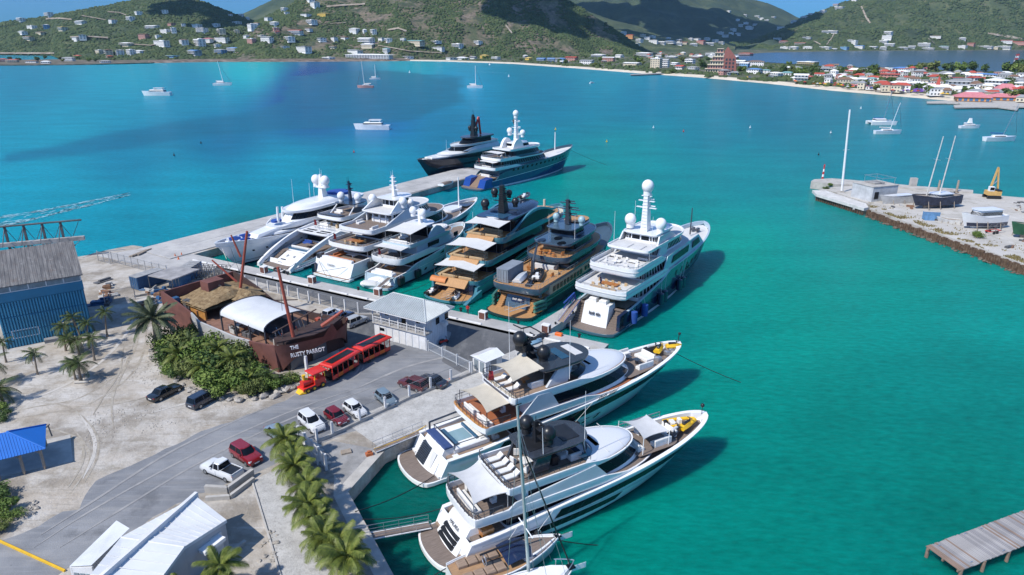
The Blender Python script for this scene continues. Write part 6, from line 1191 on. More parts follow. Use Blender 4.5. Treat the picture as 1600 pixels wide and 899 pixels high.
y.line(y.W(3,-y.B*.42,2.2),y.W(-4,-y.B*.62,1.9),'near stern line of the pale blue yacht to the quay',.15);y.line(y.W(3,y.B*.42,2.2),y.W(-4,y.B*.62,1.9),'far stern line of the pale blue yacht to the quay',.15)
# ---------------------------------------------------------------- broad white yacht with tall transom and teak decks
y=Yacht('motor_yacht','broad white motor yacht with high white transom and open teak sun deck',(480,426,.5),(549,441,.5),(746,309,6.8),11.6)
y.hull([(0,3.6),(.15,3.8),(.4,4.4),(.7,5.6),(1,6.9)],WHITE,pl=.6,slope=.42,rake=8,k=2.7,kw=1.7,bowe=.74,boot=NAVY,deck=TEAKG,bulw=.8,aftw=.94,cap=WHITE,capw=.35)
y.band('window_band',.3,.9,GLASS,lambda t:(lerp(2.0,3.2,t),lerp(2.9,4.6,t)))
for t in(.12,.17):y.band('porthole',t,t+.022,GLASS,lambda q:(2.2,2.8),n=2)
y.transom(.8,.3,2.6,3.9,4.7,4.4,WHITE,.6,.2);y.stern_name('STARSH',1.35,2.6,.62,LETD,.5,.6)
y.side_text('STARSH',.80,5.0,.8,GREYC)
y.part('aft_deck',MB().box(2.6,15,-4.8,4.8,2.7,3.0),TEAKG,None,0);y.sofa(4.2,0,6.6,1.1,3.0,mat('rust_cushion',(.42,.14,.05),.8,var=.15),0);y.sofa(6.4,2.8,3,.9,3.0,MATS['rust_cushion'],-pi/2);y.table(7,-.5,2.6,1.3,3.0,CUSH);y.part('side_boarding',MB().box(2.0,3.4,4.3,5.2,3.0,4.4),CHAR,None,0)
y.part('stern_pod',MB().box(.6,1.4,4.7,5.6,.3,2.6,.2),NAVY,None,0)
y.tier('main_house',9,44,4.8,3.0,5.4,WHITE,nose=10,rake=1.4,win=[(.15,.88,9,43)],clip=.7)
for yy in(-4.4,4.4):y.part('deck_post',MB().tube((7.5,yy,3),(7.5,yy,5.3),.12),STEEL,None,0)
y.slab('upper_deck_fascia',4.8,46,5.5,5.7,.5,WHITE,.75,nose=11,ra=2.2,p=3.2,pn=2.1,clip=.1,floor=TEAKG,bulx=30,rail=.5,railx=(0,14),step=1.3)
y.table(8.6,0,4,1.6,5.7,VARN);y.chairs([(7.4,a,0) for a in(-1.6,0,1.6)]+[(9.8,a,pi) for a in(-1.6,0,1.6)],5.7,TANC)
for a in(-2.3,1.2):y.part('louvre_roof',MB().box(8.2,12.4,a-.2,a+2.6,8.0,8.14),GREYC,None,0)
y.tier('upper_house',13,41,4.5,5.75,8.2,WHITE,nose=9,rake=3,win=[(.15,.85,13,40)],clip=.7)
y.slab('sun_deck_fascia',8.2,39,5.0,8.6,.5,WHITE,.6,nose=9,ra=1.6,p=3.4,pn=2.1,clip=.4,floor=TEAKG,bulx=32,wall=.3)
for sd in(-1,1):y.part('side_fin',MB().hexa([(13,sd*4.9-.2,9.1),(27,sd*4.7-.2,9.2),(27,sd*4.7+.2,9.2),(13,sd*4.9+.2,9.1),(21,sd*4.3-.2,11.4),(25,sd*4.2-.2,11.4),(25,sd*4.2+.2,11.4),(21,sd*4.3+.2,11.4)]),SILVER,None,0)
y.sofa(14,3.2,2,.9,8.6,CUSH,-pi/2);y.sofa(11.6,-3,2,.9,8.6,CUSH,pi/2);y.part('bar_counter',MB().box(17,18.2,-2.5,2.5,8.6,9.7,.06),WHITE,None,0)
for i in range(5):y.part('deck_post',MB().box(16.8,17.2,-3.9+i*1.9,-3.6+i*1.9,8.6,11.1),WHITE,None,0)
y.tier('bridge_house',20,34,3.7,8.65,11.0,WHITE,nose=6,rake=2,win=[(.25,.85,19.9,33.5)],clip=.9,mull=.3)
y.slab('top_deck_fascia',15.4,33,4.3,11.2,.4,WHITE,.15,nose=6,ra=1.,p=4.5,clip=.5,floor=GREYC)
for sd in(-1,1):y.part('side_fin',MB().hexa([(16,sd*4-.15,11.3),(22,sd*3.9-.15,11.3),(22,sd*3.9+.15,11.3),(16,sd*4+.15,11.3),(19.6,sd*3.5-.15,13.4),(22,sd*3.4-.15,13.4),(22,sd*3.4+.15,13.4),(19.6,sd*3.5+.15,13.4)]),WHITE,None,0)
y.tier('top_house',20.5,27,2.3,11.25,13.4,WHITE,nose=3,rake=1.,win=[(.3,.85,20.3,26.6)],clip=.9,mull=.3);y.slab('mast_platform',19.2,27,2.9,13.6,.3,WHITE,0,nose=3,ra=.8,p=4,clip=.5)
y.mast(22.5,0,13.7,4.8,WHITE,.55,.22,-.3,((.3,1.3),(.5,1.1),(.7,.9),(.88,.7)),bars=False);y.dome(19.5,4.2,13.2,.95,WHITE);y.dome(20.5,-4.0,13.2,.95,WHITE);y.dome(23,-4.2,12.6,.7,WHITE)
y.part('foremast',MB().tube((47,-.6,6),(47,-.6,14),.22,.14,8),WHITE,None,40);y.part('foredeck_pad',MB().prism([(a,b_*.7) for a,b_ in y.outl(41.5,48,2.8,3,1,3,2.2,.8)],5.8,6.4),WHITE,None,0);y.part('fore_well',MB().prism([(a,b_*.75) for a,b_ in y.outl(48.4,54,2.4,3,.6,3,2.2,.7)],6.0,6.1),CHAR,None,0)
y.flag(5.2,2,6.4,REDF,2.4);y.fender(.09,'round black fender under the teak deck of the broad white yacht',BLACK,-1,.75,1.6,2.4)
y.line(y.W(1.4,-4,3),y.W(-3,2.5,1.9),'crossed stern line of the broad white yacht running left',.1);y.line(y.W(1.4,4,3),y.W(-3,-2.5,1.9),'crossed stern line of the broad white yacht running right',.1)
y.gangway(1.0,5.2,2.6,-3,6.4,1.95,.9,'dark gangway left of the high transom of the broad white yacht',CHAR)
# ---------------------------------------------------------------- low white yacht with curved arches on its stern
y=Yacht('motor_yacht','low white motor yacht with two long curved arches sweeping down to its stern',(393,411,.5),(466,428,.5),(604,331,5.2),11.2)
y.hull([(0,1.5),(.1,1.8),(.3,3.2),(.6,4.2),(1,5.4)],WHITE,pl=2.2,slope=.5,rake=7,k=2.7,kw=1.7,bowe=.72,boot=NAVY,deck=TEAKG,bulw=.6,aftw=.96,platm=TEAKG)
tr=y.transom(2.4,.5,7.0,2.6,3.2,2.7,WHITE,1,.3);y.marks_stern(4.7,1.65,.3,2.8,8,LETD,2.1);y.part('grille',MB().hexa([(2.6,.4,.95),(2.7,.4,.8),(2.7,1.8,.8),(2.6,1.8,.95),(3.7,.4,1.45),(3.8,.4,1.3),(3.8,1.8,1.3),(3.7,1.8,1.45)]),CHAR,tr,0)
y.steps(2.6,7,.5,2.4,-4.6,-3.4,8,TEAKG);y.steps(2.6,7,.5,2.4,3.4,4.6,8,TEAKG)
for sd in(-1,1):
    R=[]
    for i in range(15):
        u=i/14;x=lerp(-.2,19,u);zt=.9+5.2*sin(pi/2*u)**.85;yy=sd*min(5.3,4.9+u);th=lerp(.7,.95,u);R.append([(x,yy-.45,zt-th),(x,yy+.45,zt-th),(x,yy+.3,zt+.1),(x,yy-.3,zt+.1)])
    y.part('arch',MB().rings(R,True,True,True),WHITE,None,45)
y.part('aft_deck',MB().box(6.5,16,-4,4,2.2,2.5),TEAKG,None,0);y.sofa(8.4,0,5.5,1.2,2.5,CUSH);y.table(10.4,0,2.2,1.2,2.5,TEAKG);y.part('sunpad',MB().box(7.2,9.0,-3.2,3.2,2.5,2.9,.1),BLUEGLASS,None,0);y.sofa(12.5,2.5,2.4,.9,2.5,BLUEC,pi)
y.tier('main_house',14,33,4.3,2.5,5.0,WHITE,nose=9,rake=2,win=[(.2,.9,14,32)],clip=.6)
y.slab('upper_deck_fascia',11.5,33,5.0,5.6,.45,WHITE,.3,nose=9,ra=1.2,p=4,clip=.25,floor=WHITE)
for i in range(2):
    for j in(-1,1):y.part('skylight',MB().box(12.4+i*1.3,13.0+i*1.3,j*2.2-1.5,j*2.2+1.5,5.61,5.68),GLASS,None,0)
y.rail([(15.4,3.8,5.6),(15.2,0,5.6),(15.4,-3.8,5.6)],.9,None,STEEL,1.2);y.sofa(17.6,1.5,2.6,.9,5.6,CUSH);y.chairs([(19,-1,pi),(19,1,pi),(18,-2,0)],5.6,TANC)
y.tier('upper_house',20,31,3.8,5.62,7.6,WHITE,nose=6,rake=2.5,win=[(.2,.85,20,30.6)],clip=.7)
y.slab('fly_deck_fascia',17.0,30.5,4.1,7.9,.4,WHITE,.55,nose=6,ra=1.4,p=3.2,clip=.5,floor=TEAKG,rail=.4,railx=(0,20),railm=DSTEEL)
y.part('sunpad',MB().box(18.2,20.2,-2.6,2.6,7.9,8.4,.1),CHAR,None,0);y.sofa(22.4,1.5,2,1,7.9,CUSH,pi)
for sd in(-1,1):y.part('hardtop_leg',MB().tube((21,sd*3,7.9),(24,sd*2.7,10.3),.14),WHITE,None,0)
y.slab('hardtop',22.5,29.5,3.0,10.4,.25,CHAR,0,nose=3,ra=.8,p=4,clip=.5);y.mast(25.5,.3,10.4,5.0,NAVY,.4,.22,-.2,((.55,1.0),(.8,.8)));y.dome(24.4,2.3,11.7,.95,WHITE);y.dome(25.4,-2.2,11.7,.95,WHITE)
y.flag(15,1.4,6.2,REDF,2);y.fender(.28,'black fender between the arched yacht and its broad white neighbour',BLACK,-1,.6,1.8,1.4)
craft('tender','small black and white inflatable tender at the stern of the arched yacht','tender',on(y,-1.5,-4.6,.05,1.3),4.2,1.8,'rib',RUBBER,WHITE)
y.line(y.W(3,-y.B*.42,2.2),y.W(-4,-y.B*.62,1.9),'near stern line of the arched yacht to the quay',.15);y.line(y.W(3,y.B*.42,2.2),y.W(-4,y.B*.62,1.9),'far stern line of the arched yacht to the quay',.15)
# ---------------------------------------------------------------- white yacht lying bow in along the finger pier
PH=atan2(PD.y,PD.x)
bt=at(333,382,6.4);bt.z=0;L1=54;h1=PH+radians(3.5);st=bt+Vector((cos(h1),sin(h1),0))*L1
y=Yacht('motor_yacht','white motor yacht along the finger pier with blue covers on its bow',None,None,None,9.4,at_world=((st.x,st.y),h1+pi,L1))
y.hull([(0,2.6),(.15,2.8),(.4,4.2),(.7,5.3),(1,6.5)],WHITE,pl=2.4,slope=.4,rake=5.5,k=2.7,kw=1.8,bowe=.7,boot=NAVY,deck=TEAKG,bulw=1.,aftw=.93,capw=.3)
for t in(.5,.6,.7,.8,.87):y.band('porthole',t,t+.012,GLASS,lambda q:(2.9,3.3),n=2)
y.tier('main_house',12,43,4.0,2.8,5.6,WHITE,nose=9,rake=2.5,win=[(.35,.85,12,42)],clip=.8,crown=.25)
y.part('coachroof',MB().hexa([(33,-2.4,5.6),(44,-1.8,5.3),(44,1.8,5.3),(33,2.4,5.6),(33,-2.2,6.9),(43,-1.5,6.0),(43,1.5,6.0),(33,2.2,6.9)]),WHITE,None,0)
y.slab('upper_deck_fascia',8,38.5,4.5,6.6,.6,WHITE,.7,nose=9,ra=2,p=3,pn=2.2,clip=.35,floor=WHITE,bulx=37)
y.tier('window_recess',9,38,4.2,5.7,6.1,GLASS,nose=9,rake=0,clip=.5)
y.tier('upper_house',12,34,3.9,6.65,8.9,WHITE,nose=7,rake=2,win=[(.25,.85,12,33.6)],clip=.8)
y.part('foredeck_cover',MB().prism([(36.2+1.3*cos(i*pi/6),1.1*sin(i*pi/6)) for i in range(12)],7.3,7.8),BLUEC,None,30)
y.slab('bridge_roof',8.5,33.5,4.1,9.3,.6,WHITE,.0,nose=8,ra=2.4,p=2.8,clip=.5);y.tier('roof_crown',11,32.5,3.6,9.3,9.45,WHITE,nose=7.5,ra=2,rake=.5,crown=.9,clip=.8)
y.mast(20.5,0,10.2,5.8,WHITE,1.0,.3,.3,((.5,1.6),(.7,.7)));y.dome(20.9,1.5,14.6,1.15,WHITE);y.dome(20.9,-1.5,14.6,1.15,WHITE);y.part('mast_bracket',MB().box(20,21.5,-2,2,12.7,13.1,.1),WHITE,y.masto,0)
y.part('fore_pole',MB().tube((36.5,.9,7.2),(36.3,.9,11),.3,.25,8),WHITE,None,40);y.part('fore_pole',MB().tube((32.8,-1.6,7.2),(32.6,-1.6,10),.3,.25,8),WHITE,None,40);y.whip(29,-1.5,10,6);y.whip(25,1.5,10,4);y.whip(23,-2,10,4)
for i,(a,b_,r) in enumerate(((46.6,.9,.5),(44.6,-1.2,1.),(47.6,-.6,.3))):craft('tender','blue covered tender on the pier yacht bow, '+['far one','one nearest the coachroof','one nearest the bow tip'][i],'tender',on(y,a-1.6,b_,5.0+i*.1,-.2*i),3.6,1.5,'covered',WHITE,BLUEC)
y.part('windlass',MB().box(50,50.6,-.5,.5,5.6,6.2,.1).box(49,49.5,.4,.9,5.5,6.1,.1),WHITE,None,0);y.part('sun_cover',MB().prism([(15+3*cos(i*pi/6),2.8*sin(i*pi/6)) for i in range(12)],10.0,10.7),BLUEC,None,40)
y.line(y.W(y.L-1.5,.8,5),at(360,418,1.9),'bow line of the white yacht along the pier, running down to the quay',.2,.045);y.line(y.W(y.L-3,1.6,5),at(374,424,1.9),'second bow line of the white yacht along the pier',.2,.045)
# ---------------------------------------------------------------- black hulled yacht beyond the pier, bow toward the land
bt=at(651,251,7.);bt.z=0;L2=52;h2=radians(53);st=bt+Vector((cos(h2),sin(h2),0))*L2
y=Yacht('motor_yacht','black hulled motor yacht beyond the pier with silver decks and a red mast sail arm',None,None,None,10,at_world=((st.x,st.y),h2+pi,L2))
y.hull([(0,3),(.15,3.2),(.4,5.2),(.75,6.2),(1,7.2)],mat('black_hull_paint',(.013,.017,.035),.12,coat=.6),pl=2,slope=.3,rake=6.5,k=2.8,kw=1.7,bowe=.66,boot=GREYC,deck=TEAKG,bulw=.9,aftw=.94,capw=.3)
y.band('window_band',.2,.8,GLASS,lambda t:(3,3.8));
y.tier('main_house',10,45,4.2,3,6.6,CHAR,nose=9,rake=2.5,win=[(.3,.9,10,44)],clip=.7);y.slab('foredeck_roof',32,46.5,3.4,7.0,.5,WHITE2,0,nose=6,ra=1,p=3,clip=.8)
y.slab('upper_deck_fascia',8,40.5,4.8,7.4,.6,SILVER,.6,nose=11,ra=2,p=3,pn=2.,clip=.3,floor=WHITE2,bulx=30);y.tier('upper_house',12,35,4.0,7.45,9.6,GLASS,nose=8,rake=3,clip=.8);y.tier('roof_crown',30,40,3.7,7.42,7.6,WHITE2,nose=8,ra=1,rake=1.2,crown=.5,clip=.7)
y.slab('bridge_roof',9,33,4.2,9.9,.5,SILVER,.3,nose=9,ra=2,p=3,clip=.5,floor=WHITE2);y.tier('bridge_house',13,28,3.2,9.95,12,GLASS,nose=6,rake=2.5,clip=.8);y.slab('hardtop',11,27,3.5,12.3,.5,CHAR,0,nose=6,ra=1.6,p=3.4,clip=.6)
for sd in(-1,1):y.part('side_fin',MB().hexa([(10,sd*4.6-.15,7.9),(32,sd*4.2-.15,7.9),(32,sd*4.2+.15,7.9),(10,sd*4.6+.15,7.9),(10,sd*4.2-.15,9.4),(24,sd*4.1-.15,9.2),(24,sd*4.1+.15,9.2),(10,sd*4.2+.15,9.4)]),SILVER,None,0)
y.mast(20,0,12.3,8,BLACK,1.3,.4,.4,((.25,2.4),(.45,1.8),(.65,1.4),(.82,1.)));y.dome(20.5,1.6,15.2,.8,BLACK);y.dome(20.5,-1.6,15.2,.8,BLACK);y.dome(20,0,18.9,.7,BLACK)
y.part('red_arm',MB().path([(16.6,.5,12.5),(17.6,.4,19.2),(19.4,.3,15.2)],.45,6).path([(15.8,-.3,12.5),(16.6,-.3,18.4)],.3,6),REDP,None,40);y.whip(34,2,8,4);y.whip(34,-2,8,4)
y.part('deck_gear',MB().box(43,46,-1.9,-.6,6.2,7.2,.2).box(43,46,.6,1.9,6.2,7.2,.2).box(48,48.8,-.6,.6,6.3,7,.1),WHITE2,None,0)
# ---------------------------------------------------------------- dark blue expedition yacht at the pier end
y=Yacht('motor_yacht','dark blue hulled motor yacht at the pier end with a tall white domed mast',(711,291,.5),(752,300,.5),(894,227,8.6),10.6)
y.hull([(0,2.4),(.05,2.5),(.08,4.6),(.3,6.0),(.6,6.8),(.75,7.2),(1,8.8)],HGREYB,pl=3,hx=6.4,slope=.06,rake=6,k=3.,kw=1.9,bowe=.62,deck=WHITE2,bulw=.9,aftw=.95,cap=HGREYB,platm=TEAKG)
y.band('lower_hull',0,.97,mat('royal_blue_hull_paint',(.012,.045,.16),.15,coat=.6),lambda t:(.5,lerp(2.3,4.2,t)),off=.05);y.band('waterline_stripe',0,.97,WHITE,lambda t:(-.1,.55),off=.07);y.band('white_line',.0,.97,WHITE,lambda t:(lerp(2.4,4.3,t),lerp(2.55,4.45,t)),off=.07)
for i,t in enumerate(np.linspace(.2,.8,13)):y.band('porthole',t,t+.018,GLASS,lambda q:(4.4+t*1.4,5.1+t*1.4),n=2,off=.06)
for sd in(-1,1):y.part('stern_wing',MB().rings([[(2.6,sd*3.4-1.5,.55),(7,sd*3.4-1.6,.55),(7,sd*3.4+1.6,.55),(2.6,sd*3.4+1.5,.55)],[(3.8,sd*3.4-1.4,3.2),(7,sd*3.4-1.5,3.6),(7,sd*3.4+1.5,3.6),(3.8,sd*3.4+1.4,3.2)]],True,True,True),HBLUE,None,30)
y.steps(2.6,7,.55,3.2,-1.7,1.7,8,TEAK);y.part('aft_deck',MB().box(6.5,14,-4.2,4.2,3.0,3.3),TEAK,None,0);y.sofa(9,0,4,1,3.3,CUSH)
y.tier('main_house',11,42,4.6,3.3,6.0,HGREYB,nose=9,rake=1,clip=.5)
def tri(x0,x1,W,z,nose):y.slab('deck_fascia',x0,x1,W,z,.4,WHITE,.7,nose=nose,ra=1.8,p=3.4,clip=.15,floor=TEAKG,bulx=22,rail=.4,railx=(0,17))
tri(7.4,40,5.0,6.1,8);y.awning(8.2,12.6,3.8,3.8,8.3,.2,WHITEC,6.1,curve=.15);y.sofa(9.6,0,4,1,6.1,CUSH)
y.tier('upper_house',13,41,4.4,6.15,8.6,HGREYB,nose=9,rake=2.4,win=[(.3,.8,13,40)],clip=.5,mull=.5);tri(10.6,39,4.8,8.8,8);y.awning(11.2,15.2,3.4,3.4,11,.2,WHITEC,8.8,curve=.15);y.chairs([(15+i,-2+(i%4),i) for i in range(6)],8.8,CUSH)
y.tier('bridge_house',19,37,4.0,8.85,11.3,HGREYB,nose=7,rake=2.2,win=[(.3,.8,19,36.6)],clip=.6,mull=.5);y.slab('top_deck_fascia',16.4,36.5,4.4,11.6,.4,WHITE,.3,nose=7,ra=1.4,p=4,clip=.3,floor=GREYC)
for sd in(-1,1):y.part('white_arch',MB().rings([[(19.5+6*u,sd*2.6-.5,11.7+3.2*sin(pi*u)**.7) for u in np.linspace(0,1,9)],[(19.5+6*u,sd*2.6+.5,11.7+3.2*sin(pi*u)**.7) for u in np.linspace(0,1,9)]],True,True,True),WHITE,None,30)
y.tier('top_house',22,31,2.8,11.62,13.4,WHITE,nose=3.4,rake=1.2,win=[(.3,.8,22,30.6)],clip=.8)
y.mast(25,0,13.2,9.2,WHITE,.9,.4,-.3,((.3,3.0),(.55,2.),(.78,1.8)),lad=True);y.dome(24.6,0,23.2,1.05,WHITE);y.dome(24.8,3.0,17.0,1.05,WHITE);y.dome(24.8,-3.0,16.8,1.0,WHITE);y.dome(24.8,.8,20.6,.7,BLACK);y.whip(23,-3,12,5);y.whip(30,3,12,4)
y.part('bow_mast',MB().tube((47.5,0,8),(47.5,0,14.5),.25,.18),WHITE,None,40);y.flag(7.6,1.4,6.8,REDF,3);y.line(y.W(y.L-2,-.4,7),y.W(y.L+12,-9,0),'anchor line of the dark blue yacht running into the sea',.3)
craft('tender','white tender lying on the pier edge beside the dark blue yacht','tender',Matrix.Translation(at(688,292,1.98))@Matrix.Rotation(PH,4,'Z'),7,2.4,'covered',WHITE,TEAKG)
# white open boat in the inner basin behind the broad white yacht
craft('motor_boat','white open motor boat lying under the finger pier behind the broad white yacht','boat',Matrix.Translation(at(600,322,.1))@Matrix.Rotation(PH-.1,4,'Z')@Matrix.Scale(1.5,4),10,3,'covered',WHITE,TEAKG)
# ---------------------------------------------------------------- teak decked sailing boat and the tall foreground mast
def sailboat(name,label,stern,bow,B,hz,mast=None,L_=None,deckm=None,hm=None,cat='sailing boat',house=True):
    y=Yacht(name,label,stern,stern,bow,B,cat);y.hull([(0,hz),(.5,hz*.92),(1,hz*1.35)],hm or WHITE,pl=0,slope=.1,rake=y.L*.1,k=1.9,kw=1.6,aftw=.72,bowe=.9,deck=deckm or TEAK,bulw=.14,capw=.12,zb=-.5,n=22);return y
y=sailboat('sailing_boat','teak decked sailing boat with navy cockpit cover beside the nearest yacht',(704,905,.9),(876,838,1.6),4.2,1.25,deckm=mat('honey_deck',(.36,.22,.12),.65,var=.2,vs=1.2,stretch=(1,14,1)))
y.part('coachroof',MB().rings([[(a,b_,z_) for a,b_ in y.outl(7.0,13.0,1.45-k_,3.6,.5,3,2.2,.3)] for k_,z_ in((0,1.05),(.12,1.7))],True,False,True),WHITE,None,35);y.part('coachroof_deck',MB().add([(a,b_,1.72) for a,b_ in y.outl(7.3,12.6,1.15,3.3,.5,3,2.2,.5)],[tuple(range(len(y.outl(7.3,12.6,1.15,3.3,.5,3,2.2,.5))))]),TEAKG,None,0)
y.part('cockpit_cover',MB().grid(6,6,lambda u,v:(lerp(5.2,8.2,u),(v-.5)*3.0,1.75+.25*sin(pi*u)-.3*abs(v-.5))),NAVY,None,180);y.part('hatch',MB().box(11,11.6,-.3,.3,1.72,1.8),GLASS,None,0)
for a in range(4):y.part('cockpit_bench',MB().box(1.0+a*1.05,1.95+a*1.05,.45,1.45,1.1,1.45,.05).box(1.0+a*1.05,1.95+a*1.05,-1.45,-.45,1.1,1.45,.05),TEAK,None,0)
y.part('cockpit_well',MB().box(1,5.2,-.4,.4,1.0,1.08),CHAR,None,0);y.part('wheel',MB().path([(3.4+.0*i,.5*cos(i*pi/6),1.7+.5*sin(i*pi/6)) for i in range(13)],.05),STEEL,None);y.part('boom',MB().tube((3.0,.1,2.4),(8.6,0,2.9),.1),BLACK,None)
y.part('toe_rail',MB().path([tuple(Vector(y.hp(t,1,1))+Vector((0,0,.1))) for t in np.linspace(0,1,16)],.06).path([tuple(Vector(y.hp(t,1,-1))+Vector((0,0,.1))) for t in np.linspace(0,1,16)],.06),WHITE,None)
y.line(y.W(y.L-.5,-.3,1.5),y.W(y.L+4,-1.2,-.1),'bow line of the teak decked sailing boat going into the water',.1)
y=sailboat('sailing_boat','white sloop with the tall pale mast at the bottom edge beside the teak boat',(775,935,1.),(897,886,1.6),3.8,1.2,deckm=WHITE)
y.part('coachroof',MB().rings([[(a,b_,z_) for a,b_ in y.outl(2.5,9.2,1.2-k_,3,.5,3,2.2,.3)] for k_,z_ in((0,1.1),(.2,1.7))],True,False,True),WHITE,None,35);y.part('hatch',MB().box(7.2,7.9,-.35,.35,1.7,1.78),GLASS,None,0)
y.part('pulpit',MB().path([tuple(Vector(y.hp(t,1,1))+Vector((0,0,.75))) for t in np.linspace(.8,1,6)]+[tuple(Vector(y.hp(t,1,-1))+Vector((0,0,.75))) for t in np.linspace(1,.8,6)],.05).tube(y.hp(.82,1,1),Vector(y.hp(.82,1,1))+Vector((0,0,.75)),.04).tube(y.hp(.82,1,-1),Vector(y.hp(.82,1,-1))+Vector((0,0,.75)),.04).tube(y.hp(.95,1,1),Vector(y.hp(.95,1,1))+Vector((0,0,.75)),.04),STEEL,None)
mb_=at(826,893,1.4);d_=(mb_.y*CP+(HC-1.4)*SP);
def up_at(base,px,py):  # the point straight above/beside base's distance seen at px, py
    return atY(px,py,base.y)
top=up_at(mb_,808,634);inv=y.M.inverted();mbl,topl=inv@mb_,inv@top
y.part('mast',MB().tube(mbl,topl,.17,.11,10),mat('pale_green_mast',(.40,.46,.45),.35,metal=.3),None,50)
m=y.part('spreader',MB().path([tuple(mbl.lerp(topl,.28)+Vector((0,1.5,0))),tuple(mbl.lerp(topl,.28)),tuple(mbl.lerp(topl,.28)+Vector((0,-1.5,0)))],.06),WHITE,None)
y.part('mast_head',MB().tube(topl+Vector((-.3,0,0)),topl+Vector((.4,0,.1)),.05).tube(topl,topl+Vector((0,0,.7)),.03),BLACK,None)
bw=Vector((y.L-.3,0,1.6))
y.part('forestay',MB().tube(bw,mbl.lerp(topl,.8),.07),BLACK,None)
for i,(a,b_) in enumerate(((4.5,1.7),(4.5,-1.7),(6.5,1.8),(6.5,-1.8),(1,0))):y.part('stay',MB().tube((a,b_,1.2),mbl.lerp(topl,.9 if i!=2 else.55),.022,None,4),STEEL,None,0)
# ---------------------------------------------------------------- boats at anchor in the bay
def small_sail(label,px,py,Lpx,mast_px,mast_dx,hd,cat=True,boom=False,hull=None):
    p=at(px,py,0);s=depth_scale(p);L=Lpx*s;t=thing('catamaran' if cat else 'sailing_boat',label,'sailing boat',p,hd,'boats at anchor in the bay')
    hm=hull or WHITE
    for yy in((-.22*L,.22*L) if cat else(0,)):
        R=[];bw_=.07*L if cat else.14*L
        for i in range(9):
            u=i/8;w_=bw_*(.8+.2*sin(pi*min(1,u*2)/2))*(1-max(0,(u-.4)/.6)**2.2)+.01;z=.1*L*(1+.25*u);R.append([(-L/2+u*L,yy-w_,z),(-L/2+u*L*.96,yy-w_*.6,-.3),(-L/2+u*L*.96,yy+w_*.6,-.3),(-L/2+u*L,yy+w_,z)])
        MB().rings(R,True,True,True).build('hull',hm,t)
    if cat:MB().box(-.45*L,.2*L,-.22*L,.22*L,.06*L,.11*L).build('bridge_deck',WHITE,t,0);MB().box(-.3*L,.1*L,-.17*L,.17*L,.11*L,.19*L,.03*L).build('cabin',WHITE,t,0);MB().box(-.31*L,.105*L,-.172*L,.172*L,.14*L,.165*L).build('window_band',GLASS,t,0)
    else:MB().box(-.25*L,.15*L,-.08*L,.08*L,.1*L,.15*L,.02*L).build('cabin',WHITE,t,0);MB().box(-.24*L,.1*L,-.083*L,.083*L,.115*L,.135*L).build('window_band',GLASS,t,0)
    t.scale=(1.1,1.1,1.35);H=mast_px*s/1.35;c_,sn_=cos(-hd),sin(-hd);dx=mast_dx*s
    base=Vector((.05*L,0,.1*L));tp=base+Vector((c_*dx,sn_*dx,H));r=max(.1,.42*s)
    MB().tube(base,tp,r,r*.7,6).build('mast',WHITE if not boom else STEEL,t,0);MB().tube((.48*L,0,.12*L),base.lerp(tp,.92),r*.35,None,4).build('forestay',DSTEEL,t,0)
    MB().tube(base+Vector((0,0,.09*L)),base+Vector((-.4*L,0,.1*L)),r*1.2,None,6).build('furled_sail',BLUEC if boom else WHITEC,t,0)
    return t
small_sail('white catamaran anchored far left with its mast leaning left',348,134,24,33,-4,.2)
small_sail('red and white sloop anchored below the long white hotel',571,138,24,36,-2,pi-.1,False,False,mat('pink_hull',(.55,.30,.28),.4))
small_sail('small white catamaran just right of the red and white sloop',586,125,15,20,0,.3);small_sail('white catamaran anchored off the middle of the beach',742,138,22,30,0,.1)
small_sail('white catamaran with a blue sail cover anchored off the town',1377,195,36,46,5,0,True,True);small_sail('white sloop anchored in front of the blue covered catamaran',1387,210,38,42,8,0,False);small_sail('white sloop with blue bimini anchored at the right edge',1562,221,46,50,12,.05,False,True)
def motor_small(label,px,py,Lpx,hd,tower=False,navy=False):
    p=at(px,py,0);s=depth_scale(p);L=Lpx*s;t=thing('motor_boat',label,'motor boat',p,hd,'boats at anchor in the bay');R=[]
    for i in range(9):
        u=i/8;w_=.13*L*(1-max(0,(u-.4)/.6)**2.2)+.01;z=.09*L*(1+.4*u);R.append([(-L/2+u*L,-w_,z),(-L/2+u*L*.94,-w_*.75,-.3),(-L/2+u*L*.94,w_*.75,-.3),(-L/2+u*L,w_,z)])
    t.scale=(1.05,1.05,1.35);MB().rings(R,True,True,True).build('hull',NAVY if navy else WHITE,t)
    MB().box(-.3*L,.2*L,-.105*L,.105*L,.09*L,.16*L,.02*L).build('cabin',WHITE,t,0);MB().box(-.305*L,.205*L,-.107*L,.107*L,.115*L,.14*L).build('window_band',GLASS,t,0);MB().box(-.28*L,.05*L,-.1*L,.1*L,.19*L,.21*L).build('flybridge',WHITE,t,0)
    for a in(-.25,.02):MB().box(a*L,a*L+.02*L,-.09*L,.09*L,.155*L,.2*L).build('pillar',WHITE,t,0)
    if tower:MB().rings([[(a*.1*L*q-.05*L,b_*.06*L*q,zz) for a,b_ in((-1,-1),(1,-1),(1,1),(-1,1))] for q,zz in((1,.2*L),(.5,.38*L))],True,True,True).build('tower',WHITE,t,0)
    return t
motor_small('white motor yacht with flybridge anchored at the far left',245,150,42,pi+.05);motor_small('long white day cruiser with a navy keel line anchored behind the pier yachts',581,203,54,pi-.02,False,False);motor_small('white sport fishing boat with a tall tower off the pavilion',1515,201,30,.0,True);motor_small('dark red tour boat heading for the beach',925,131,9,.6)
